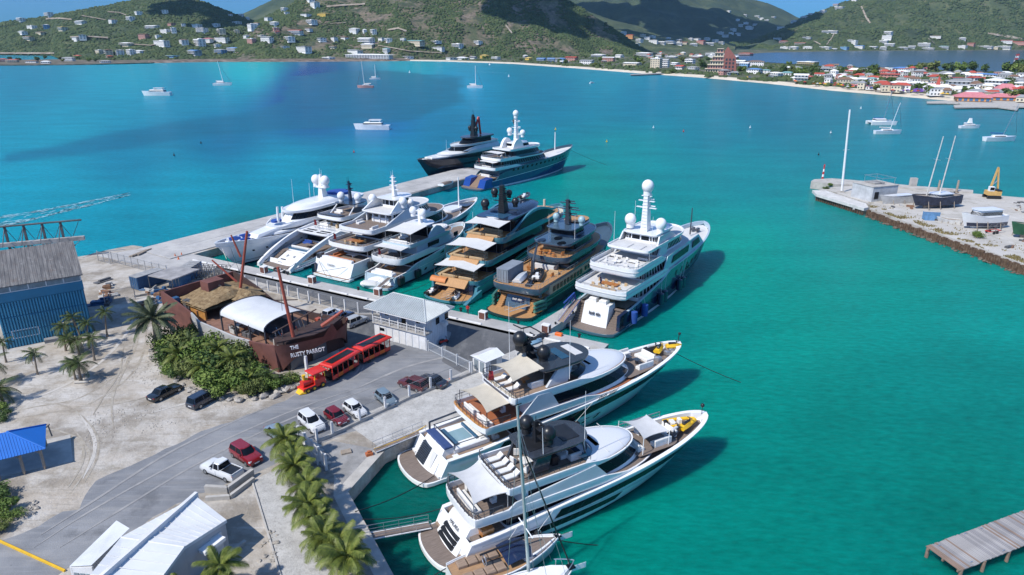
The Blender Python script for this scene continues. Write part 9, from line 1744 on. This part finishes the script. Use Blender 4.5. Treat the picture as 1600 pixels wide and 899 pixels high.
gk.build('dry_grass',TUFT,None,0,kind='stuff')['label']='dry yellow grass along the edge of the breakwater yard'
# mast standing on the quay, light beacon, shed, boats ashore
p=at(1315,301,RZ);topm=atY(1328,172,p.y);t=thing('ship_mast','tall bare white yacht mast standing on the breakwater point','mast',p);MB().tube((0,0,0),topm-p,.38,.26,10).build('pole',WHITE,t);MB().box(-.6,.6,-.6,.6,0,.5).build('foot',CONC,t,0);mid=(topm-p)*.52;MB().tube(mid-Vector((.9,0,0)),mid+Vector((1.1,0,.1)),.07).build('spreader',STEEL,t)
p=at(1285,281,RZ);t=thing('beacon','small red and white striped harbour beacon on the breakwater tip','beacon',p)
for i in range(5):MB().tube((0,0,i*.9),(0,0,(i+1)*.9),.4-i*.04,.36-i*.04,10).build('band',REDP if i%2==0 else WHITE,t)
MB().tube((0,0,4.5),(0,0,5.2),.3,.2,8).build('lantern',REDP,t)
A,B,C_=at(1329,308,RZ),at(1361,316.5,RZ),at(1392,311,RZ);u=(B-A).normalized();W_=(B-A).length;D=(C_-B).length;PW_=mat('pale_weathered_wall',(.46,.48,.50),.9,var=.18,vs=.5)
t=thing('shed','flat roofed pale shed with a dark door and pergola frame on the breakwater','shed',A,atan2(u.y,u.x));MB().box(0,W_,0,D,0,4.4).build('wall',PW_,t,0);MB().box(-.15,W_+.15,-.15,D+.15,4.4,4.6).build('roof',CONC,t,0);MB().box(W_,W_+.06,.8,2.4,.8,2.9).build('door',BLACK,t,0);MB().box(W_*.2,W_*.7,D*.3,D*.7,4.6,5.1,.1).build('roof_box',CONCD,t,0)
for x in(.5,W_*.9):
    for yy in(D*.4,D*.9):MB().tube((x,yy,4.6),(x,yy,6.6),.05).build('post',STEEL,t,0)
MB().box(.2,W_*.95,D*.39,D*.41,6.55,6.65).box(.2,W_*.95,D*.89,D*.91,6.55,6.65).box(.4,.5,D*.4,D*.9,6.55,6.65).box(W_*.88,W_*.89,D*.4,D*.9,6.55,6.65).build('pergola',STEEL,t,0)
def beached(label,stern,bow,B,h,z0,m,m2,cabin=None,masts=(),cat='boat'):
    y=Yacht('beached_boat',label,(*stern,RZ),(*stern,RZ),(*bow,RZ),B,cat);y.root.location.z=RZ+z0;y.M=Matrix.Translation((y.o.x,y.o.y,RZ+z0))@Matrix.Rotation(y.hd,4,'Z')
    y.hull([(0,h),(.5,h*.9),(1,h*1.3)],m,pl=0,slope=.05,rake=y.L*.12,k=2.2,kw=1.6,aftw=.8,bowe=.8,bulw=.2,capw=.15,zb=-.3,n=16,deck=m2)
    y.part('keel',MB().box(y.L*.15,y.L*.7,-.3,.3,-z0,.3),m2 if m2 is not TEAK else m,None,0)
    if cabin:y.tier('cabin',y.L*cabin[0],y.L*cabin[1],B*.36,h*.8,h*.8+cabin[2],WHITE,nose=y.L*.12,rake=y.L*.05,clip=.3,win=[(.3,.8,y.L*cabin[0],y.L*cabin[1])],mull=.35);y.slab('cabin_roof',y.L*cabin[0]-.2,y.L*cabin[1]-y.L*.02,B*.38,h*.8+cabin[2]+.15,.15,WHITE,0,nose=y.L*.1,ra=.3,p=4,clip=.3)
    for x in(.2,.5,.75):
        for sd in(-1,1):y.part('prop',MB().tube((y.L*x,sd*B*.55,-z0),(y.L*x,sd*B*.42,h*.5),.1,None,5),TIM,None,0)
    for x,hm,dx in masts:
        tp=(y.L*x+dx,0,hm);y.part('mast',MB().tube((y.L*x,0,h),tp,.19,.12,8),mat('worn_white_mast',(.55,.53,.50),.6,var=.2),None);y.part('spreader',MB().box(y.L*x+dx*.65-.08,y.L*x+dx*.65+.08,-1.2,1.2,hm*.66,hm*.66+.1),STEEL,None,0)
    return y
yb1=beached('old dark hulled two masted schooner propped on the breakwater yard',(1492,322),(1420,328),5.2,2.3,1.3,mat('old_navy_hull',(.03,.04,.07),.6,var=.4,vs=1),TIM,(.2,.6,.9),((.40,19,-1.2),(.68,19,-1.6)))
yb2=beached('white cabin cruiser with dark blue bottom propped on the breakwater yard',(1563,354),(1497,358),4.8,2.5,.9,WHITE,WHITE,(.15,.74,1.8));yb2.band('bottom_paint',0,.95,NAVY,lambda t:(-.2,.75),off=.05)
beached('long white hull with dark ports lying beside the pale shed',(1440,315),(1372,320),3.4,1.9,.3,mat('worn_white_hull',(.55,.55,.54),.6,var=.15),mat('worn_deck',(.45,.44,.42),.8),(.3,.9,.5));beached('green and red hulled boat propped at the right edge of the yard',(1640,372),(1574,372),4,2.2,1.2,mat('green_hull',(.02,.10,.05),.5,var=.2),TIM,(.2,.5,1.));beached('small pale sloop hull propped at the far right of the yard',(1640,335),(1590,333),3,1.6,.7,mat('worn_white_hull',(.55,.55,.54),.6),TIM,(.3,.6,.7));beached('upturned pale dinghy hull beside the blue box on the yard',(1500,350),(1462,346),2.6,.9,.1,mat('worn_white_hull',(.55,.55,.54),.6),TIM)
p=at(1450,344,RZ);t=thing('storage_box','faded blue open topped steel box beside the schooner stern','container',p,-.2);t.scale=(.62,.62,.8);FB=mat('faded_blue_steel',(.12,.26,.46),.7,var=.2,vs=.6);MB().box(-2,2,-1.6,-1.45,0,2.6).box(-2,-1.85,-1.45,1.6,0,2.6).box(-1.85,5,1.45,1.6,0,2.4).build('wall',FB,t,0);MB().box(-2,5,-1.4,1.4,0,.2).build('floor',OLD,t,0)
p=at(1580,366,RZ);k=MB();t=thing('boat_trailer','rusty red boat trailer with black wheels near the cabin cruiser','trailer',at(1551,365,RZ),.4);MB().box(-2,2,-.8,-.65,.6,.75).box(-2,2,.65,.8,.6,.75).box(-2,-1.85,-.65,.65,.6,.75).box(1.85,2,-.65,.65,.6,.75).build('frame',REDP,t,0)
for x in(-1,.2):
    for sd in(-1,1):MB().tube((x,sd*.8,.4),(x,sd*1.05,.4),.4,None,10).build('wheel',RUBBER,t,30)
MB().path([(1.5,-.8,.7),(2.6,-.8,2.2),(2.6,.8,2.2),(1.5,.8,.7)],.08).path([(-.5,-.8,.7),(0,-.8,2.),(0,.8,2.),(-.5,.8,.7)],.08).build('cradle',OLD,t,0)
# excavator
p=at(1549,310,RZ);t=thing('excavator','yellow excavator with its long arm folded high on the breakwater yard','excavator',p,-.15);EY=mat('excavator_yellow',(.58,.36,.12),.5,var=.12,vs=1)
MB().box(-1.9,1.9,-1.7,-1.0,0,.95,.2).build('track',BLACK,t,0);MB().box(-1.9,1.9,1.0,1.7,0,.95,.2).build('track',BLACK,t,0);MB().box(-1.8,1.9,-1.4,1.4,1.0,2.3,.1).build('body',EY,t,0);MB().box(.6,1.9,-1.4,1.4,2.3,2.7,.1).build('engine_hood',BLACK,t,0);MB().box(-1.7,-.3,-1.4,-.3,2.3,3.7,.1).build('cab',WHITE,t,0);MB().box(-1.6,-.4,-1.43,-1.38,2.6,3.5).build('cab_window',GLASS,t,0)
pt=zat(p,262)-RZ
MB().hexa([(-1.25,0,2.2),(-.65,0,2.2),(-.65,.4,2.2),(-1.25,.4,2.2),(-.2,0,pt),(.2,0,pt),(.2,.4,pt),(-.2,.4,pt)]).build('boom',EY,t,0);MB().hexa([(1.0,0,2.9),(1.45,0,2.9),(1.45,.4,2.9),(1.0,.4,2.9),(-.1,0,pt-.2),(.3,0,pt-.2),(.3,.4,pt-.2),(-.1,.4,pt-.2)]).build('dipper_arm',EY,t,0);MB().tube((-.9,.2,3.4),(.9,.2,pt*.6),.14).build('hydraulic_ram',STEEL,t,0);MB().rings([[(.9+.5*cos(a),yy,2.6+.5*sin(a)) for a in np.linspace(-2.6,.4,7)] for yy in(-.5,.9)],False).build('bucket',OLD,t,0)
for i in range(40):
    px,py=rg.choice([(rg.uniform(1585,1605),rg.uniform(318,334)),(rg.uniform(1570,1610),rg.uniform(376,388)),(rg.uniform(1460,1500),rg.uniform(298,303)),(rg.uniform(1330,1440),rg.uniform(319,330))]);s_=rg.uniform(.3,1.1);o=MB().box(-s_,s_,-s_*.4,s_*.4,0,s_*.5,.05).build('debris',SCM[i%3],None,0,at(px,py,RZ),rz=rg.random()*3);tag(o,['pale','dark','brown'][i%3]+' debris block lying on the breakwater yard','debris','debris on the breakwater yard')
for px,py,c in((1426,291,'pale square marker block standing on the sea wall'),):tag(MB().box(-1,1,-.6,.6,0,2.6).build('marker_block',CONC,None,0,at(px,py,RZ+.5)),c,'block')
for px,d in((1465,'left'),(1494,'right')):tag(MB().tube((0,0,0),(0,0,4),.35,.3,7).build('mooring_pile',TIM,None,30,at(px,302,RZ)),f'dark timber pile on the sea wall edge, the {d} one','pile')
# ---- wooden dock at the lower right
cs=[at(x,yy,1.3) for x,yy in((1447,855),(1500,893),(1640,838),(1640,778))];a=cs[0];e1=(cs[1]-cs[0]);wdd=e1.length;e1.normalize();lg=((cs[3]-cs[0])+(cs[2]-cs[1]))/2;LL=lg.length;lg.normalize();lg=(lg-e1*lg.dot(e1)).normalized() if abs(lg.dot(e1))<.5 else lg
t=thing('wooden_dock','weathered timber dock with uneven grey planks at the lower right','dock',a,atan2(lg.y,lg.x));sgn=-1 if(lg.x*e1.y-lg.y*e1.x)<0 else 1
PLK=[mat(f'dock_plank_{n_}',c,.85,var=.25,vs=1.5,stretch=(3,.4,1),bump=.15,bs=6) for n_,c in(('grey',(.26,.25,.255)),('pale',(.33,.315,.31)),('brown',(.24,.17,.13)),('dark',(.17,.16,.165)))]
rg=random.Random(2);np_=int(LL/.24);pmesh=[MB().box(-.105,.105,-wdd/2-d_,wdd/2+d2,-.03,.03,.008).mesh('plank',PLK[i%4],0) for i,(d_,d2) in enumerate(((.0,.02),(.04,.0),(.0,.06),(.03,.03),(.02,-.03),(-.03,.05)))]
for i in range(np_):o=link('plank',pmesh[2] if i<3 else rg.choice([pmesh[0],pmesh[0],pmesh[1],pmesh[1],pmesh[3],pmesh[2],pmesh[4],pmesh[5]]),t,(.12+i*.24,sgn*wdd/2,rg.uniform(-.012,.012)));o.rotation_euler=(0,rg.uniform(-.02,.02),rg.uniform(-.012,.012))
for f in(.06,.5,.94):MB().box(0,LL,sgn*wdd*f-.09,sgn*wdd*f+.09,-.3,-.035).build('joist',PLK[2],t,0)
for x in(.3,3.5,7,10.5):
    for f in(.02,.98):MB().tube((x,sgn*wdd*f,-3),(x,sgn*wdd*f,-.04),.16,None,8).build('pile',PLK[2],t,30)
for x,f in((1.2,.12),(2.0,.9),(5.2,.06),(7.5,.08),(6.4,.93)):MB().box(x-.16,x+.16,sgn*wdd*f-.05,sgn*wdd*f+.05,.03,.14,.02).build('cleat',STEEL,t,0)
# ================================================================ PALMS, SHRUBS, ROCKS
FR1=ramp_mat('palm_frond_green',[(.3,(.05,.075,.014)),(.5,(.11,.14,.026)),(.72,(.20,.215,.05))],1.4,.5,coords='Object',bump=0);FR2=ramp_mat('palm_frond_grey',[(.3,(.05,.065,.035)),(.5,(.095,.115,.06)),(.7,(.16,.175,.10))],1.4,.6,coords='Object',bump=0);FR3=ramp_mat('palm_frond_dark',[(.3,(.03,.05,.014)),(.5,(.06,.088,.024)),(.7,(.11,.13,.04))],1.4,.6,coords='Object',bump=0)
def frond(L,droop,leaf,n,m,seed):
    rg=random.Random(seed);k=MB();pts=[]
    for i in range(11):u_=i/10;pts.append(Vector((L*(u_-.12*u_*u_*droop),.12*sin(u_*3+seed),L*(.28*u_-droop*.55*u_**2.2))))
    k.path([tuple(p) for p in pts],.035,3)
    for i in range(n):
        u_=.1+.9*i/n;f=u_*10;j=min(int(f),9);p=pts[j].lerp(pts[j+1],f-j);d=(pts[j+1]-pts[j]).normalized();l=leaf*(sin(pi*min(1,u_*.92+.08))**.5)*rg.uniform(.85,1.1)
        for sd in(-1,1):
            sv=Vector((-d.y,d.x,0)).normalized()*sd;q=p+(d*.62+sv*.8+Vector((0,0,-.34-.25*rg.random())))*l;md=p.lerp(q,.5)+Vector((0,0,.06));wv=d*.032*(L/3)
            k.add([p-wv,p+wv,md+wv*1.1,q,md-wv*1.1],[(0,1,2,4),(4,2,3)])
    return k.mesh('frond',m,0)
DEAD=[frond(2.4,2.2,.6,22,mat('dead_frond',(.20,.13,.06),.9,var=.3,vs=2),40+i) for i in range(2)]
FRS={'bright':[frond(3.3,d,1.05,42,FR1,i) for i,d in enumerate((.6,.95,1.3,1.6))],'grey':[frond(3.6,d,.75,44,FR2,i+9) for i,d in enumerate((.4,.7,1.0,1.3))],'dark':[frond(2.6,d,.8,28,FR3,i+20) for i,d in enumerate((.6,1.0,1.3,1.5))]}
BARK=mat('palm_bark',(.22,.18,.14),.95,var=.3,vs=5,bump=.3,bs=8)
def palm(loc,h,kind,n,label,seed,group,sc=1.,lean=.12,wind=0.):
    rg=random.Random(seed);t=thing('palm_tree',label,'palm',loc,0,group);a=rg.random()*6.28;top=Vector((cos(a)*lean*h,sin(a)*lean*h,h));R=[]
    for i in range(6):
        u_=i/5;c=Vector((top.x*u_**1.6,top.y*u_**1.6,h*u_));r=lerp(.2,.13,u_)*sc*(1.25 if i==0 else 1);R.append([(c.x+r*cos(j*pi/4),c.y+r*sin(j*pi/4),c.z) for j in range(8)])
    MB().rings(R,True,False,True).build('trunk',BARK,t)
    for i in range(n):
        el=(i/n)**.8;o=link('frond',FRS[kind][min(3,int(el*4))],t,top);az=i*2.39996+rg.uniform(-.3,.3);
        if wind:az=az+wind*sin(az-.2)
        o.rotation_euler=(rg.uniform(-.15,.15),-lerp(1.0,-.35,el)+rg.uniform(-.12,.12),az);s_=sc*rg.uniform(.82,1.1)*(.75 if el<.15 else 1);o.scale=(s_,s_,s_)
    for i in range(rg.choice([1,2,3]) if kind=='bright' else 1):o=link('dead_frond',DEAD[i%2],t,top-Vector((0,0,.15)));o.rotation_euler=(0,.35,rg.random()*6.28);o.scale=(sc*.8,)*3
    return t
G1='coconut palms in the foreground bed'
for i,(px,py,h,sc,d) in enumerate(((450,728,3.4,1.05,'topmost of the row, beside the white gate fence'),(468,764,3.0,.95,'second from the top of the row'),(480,795,3.0,.95,'third from the top, leaning over the gravel path'),(490,830,3.2,1.05,'in the middle of the row beside the gravel path'),(504,848,3.0,.95,'in the middle of the row on the water side'),(514,884,3.2,1.05,'near the bottom of the row by the path'),(528,890,3.0,.95,'near the bottom of the row, closest to the quay edge'),(540,925,3.8,1.1,'at the bottom edge of the picture'),(466,742,2.8,.85,'short one squeezed behind the topmost palm'))):palm(at(px,py,GZ),h,'bright',25,'bright green coconut palm '+d,60+i,G1,sc*.78,.1)
palm(at(350,935,GZ),3.2,'bright',16,'small bright palm at the bottom edge in front of the grey building',80,G1,.8);palm(at(292,962,GZ),2.6,'bright',14,'small bright palm poking up at the bottom edge by the wall corner',81,G1,.7)
palm(at(246,548,GZ),5.2,'grey',34,'large grey green date palm at the left end of the restaurant shrubs',90,'palms',1.25,.04)
G2='young palms on the sand by the blue warehouse'
for i,(px,py,h,sc,d) in enumerate(((103,549,4.0,.75,'nearest the warehouse door'),(128,535,4.4,.8,'in front of the warehouse corner'),(140,545,4.2,.7,'leaning right at the warehouse corner'),(168,527,4.4,.75,'on the right of the warehouse shade'),(148,564,3.8,.8,'in front of the clump, on the open sand'),(124,556,2.6,.9,'bushy one in the middle of the clump'),(114,552,2.6,.8,'low one inside the clump'),(59,586,3.2,.7,'standing alone on the sand at left'),(126,598,2.8,.95,'bushy one leaning on a stump'),(118,594,2.4,.8,'low one beside the leaning bushy palm'),(10,567,3.4,.7,'at the left edge below the warehouse'),(-6,600,3.4,1.0,'cut by the left edge above the dark shrubs'),(6,632,2.2,1.1,'low spreading one at the left edge'))):palm(at(px,py,GZ),h,'dark',15,'young windblown palm '+d,100+i,G2,sc,.12,.5)
tag(MB().tube((0,0,0),(-.1,0,2.4),.12,.09,7).build('stump',TIM,None,30,at(129,597,GZ)),'thin dead stump beside the leaning bushy palm','stump');tag(MB().tube((-.9,0,.18),(.9,.2,.18),.2,.16,8).build('log',mat('bleached_log',(.5,.47,.42),.9),None,30,at(127,600,GZ)),'short bleached log lying on the sand by the bushy palm','log')
SHB=[crown(1500,7,.075,[LEAF1,LEAF3,LEAF2,LEAF1][i],70+i,'foliage') for i in range(4)]
STEM=MB().tube((0,0,-.7),(0,0,.1),.05,.03,6).mesh('stem',BARK,30)
rg=random.Random(15)
SPOT=[(262,545,2.6),(272,565,2.4),(285,555,2.8),(300,570,2.6),(318,575,3.0),(338,580,3.0),(300,590,2.2),(322,600,2.2),(345,602,2.6),(360,590,3.2),(378,592,2.5),(372,612,2.2),(392,604,2.4),(410,602,2.0),(400,616,1.8),(420,608,1.7),(350,618,1.7),(438,606,1.5),(452,602,1.3),(465,600,1.2),(268,583,1.6),(285,590,1.6),(388,620,1.5),(428,612,1.6),(330,560,2.8),(290,538,2.4),(365,572,2.8),(392,588,2.2)]
for i,(px,py,s_) in enumerate(SPOT):
    p=at(px,py,GZ);o=thing('shrub',['bright green','deep green','olive green','fresh green'][i%4]+' shrub, restaurant hedge, '+('at its left end' if px<300 else 'at its right end by the bow' if px>415 else 'in its front row' if py>598 else 'against the grey wall'),'shrub',(p.x,p.y,GZ+s_*.62),rg.random()*6,'shrubs of the restaurant hedge');o.scale=(s_*1.15,s_*1.15,s_);link('foliage',SHB[i%4],o);link('stem',STEM,o)
for i,(px,py) in enumerate(((305,560),(345,575),(400,600),(372,590),(424,607),(322,592),(388,608),(280,575))):palm(at(px,py,GZ),(3.0 if px<380 else 1.8)*(1 if i<5 else.7),'bright' if i%2 or i>4 else 'dark',16,'palm rising out of the restaurant hedge, '+['first from the left','second from the left','fourth from the left','third from the left','fifth from the left','low one in the front row','low one at the front near the bow','low one at the left end'][i],130+i,'palms in the restaurant hedge',.8)
for i,(px,py,s_) in enumerate(((0,640,1.3),(10,655,1.0),(-8,620,1.5),(5,800,1.5),(22,812,1.0),(-10,780,1.7),(4,830,1.0),(1298,292.5,1.2),(1525,372.5,1.6),(1290,296.5,1.0))):
    p=at(px,py,GZ);o=thing('shrub','low shrub '+('at the left sand edge, '+['upper','lower','rearmost'][i] if i<3 else 'above the yellow kerb, '+['large','small front','rear','lowest'][i-3] if i<7 else['on the breakwater point beside the mast','before the cruiser on the breakwater yard','smaller one on the breakwater point'][i-7]),'shrub',(p.x,p.y,GZ+s_*.5),i,'low shrubs');o.scale=(s_*1.3,s_*1.3,s_*.8);link('foliage',SHB[i%4],o);link('stem',STEM,o)
BR=[(238,548),(236,556),(244,562),(250,570),(254,577),(262,584),(268,590),(276,597),(284,603),(290,608),(298,612),(306,617),(313,621),(322,624),(330,619),(338,622),(348,624),(358,626),(372,627),(400,625),(412,622),(430,620),(436,614),(447,612),(455,608),(463,606),(470,601)]
for i,(px,py) in enumerate(BR):
    p=at(px+rg.uniform(-2,2),py+rg.uniform(-1.5,1.5),GZ);o=link('rock',RK[i%6],None,(p.x,p.y,GZ-.05),rz=rg.random()*6);s_=rg.uniform(.6,1.25)*(1.5 if px>425 else 1);o.scale=(s_*1.3,s_,s_*.85);tag(o,('large pale boulder' if px>425 else 'pale rock')+' edging the hedge '+('at its left end' if px<262 else 'along its sandy front' if px<335 else 'near the two dark cars' if px<420 else 'beside the train engine'),'rock','rocks edging the restaurant hedge')
for i in range(46):
    px,py=(rg.uniform(10,60),rg.uniform(782,812)) if i<26 else(rg.uniform(400,435),rg.uniform(830,880));p=at(px,py,GZ);o=link('rock',RK[i%6],None,(p.x,p.y,GZ-.04),rz=rg.random()*6);s_=rg.uniform(.2,.55);o.scale=(s_*1.2,s_,s_*.8);tag(o,'small loose stone '+('on the sand at the left edge' if i<26 else 'on the bare ground beside the gravel path'),'rock','loose stones on the bare ground')
# litter of dry stalks and pebbles on the sand, countless
lk=MB()
for i in range(2600):
    px,py=rg.uniform(130,470),rg.uniform(560,700);p=at(px,py,GZ)
    if noise.noise((p.x*.15,p.y*.15,1))<.0 or py>745-px*.30:continue
    s_=rg.uniform(.04,.14);a=rg.random()*6;lk.add([(p.x-s_,p.y,GZ+.01),(p.x,p.y-s_,GZ+.01),(p.x+s_,p.y,GZ+.01),(p.x,p.y+s_,GZ+.01),(p.x,p.y,GZ+s_)],[(0,1,4),(1,2,4),(2,3,4),(3,0,4)])
lk.build('pebbles',ROCK,None,0,kind='stuff')['label']='loose pebbles strewn over the sandy ground'
# ---------------------------------------------------------------- the sea air over the whole bay
hm=bpy.data.materials.new('sea_haze');hm.use_nodes=True;hn=hm.node_tree;hn.nodes.remove(hn.nodes['Principled BSDF'])
pv=hn.nodes.new('ShaderNodeVolumePrincipled');pv.inputs['Color'].default_value=(.5,.78,1,1);pv.inputs['Density'].default_value=.000035;pv.inputs['Anisotropy'].default_value=.2
hn.links.new(pv.outputs[0],hn.nodes['Material Output'].inputs['Volume'])
MB().box(-7000,7500,-300,7500,-6,930).build('haze',hm,None,0,kind='stuff')['label']='thin pale sea haze over the bay'
# where labels repeat, say which one it is by its place along the picture
ORD='first second third fourth fifth sixth seventh eighth ninth tenth eleventh twelfth thirteenth fourteenth fifteenth sixteenth seventeenth eighteenth nineteenth twentieth'.split()
bylab={}
for o in COL.objects:
    if o.parent is None and o.get('category') and o.get('label'):bylab.setdefault(o['label'],[]).append(o)
for lab,L_ in bylab.items():
    if len(L_)<2 or len(L_)>40:continue
    L_.sort(key=lambda o:project(*o.matrix_basis.translation)[0])
    for i,o in enumerate(L_):
        n=len(L_);w_='leftmost' if i==0 else 'rightmost' if i==n-1 else(ORD[i]+' from left' if i<20 and i<=n/2 else(ORD[n-1-i]+' from right' if n-1-i<20 else ''))
        if w_:o['label']=lab+', '+w_
for o in COL.objects:
    if o.get('label') and len(o['label'].replace(',',' ').split())>16:print('LONG',o.name,o['label'])
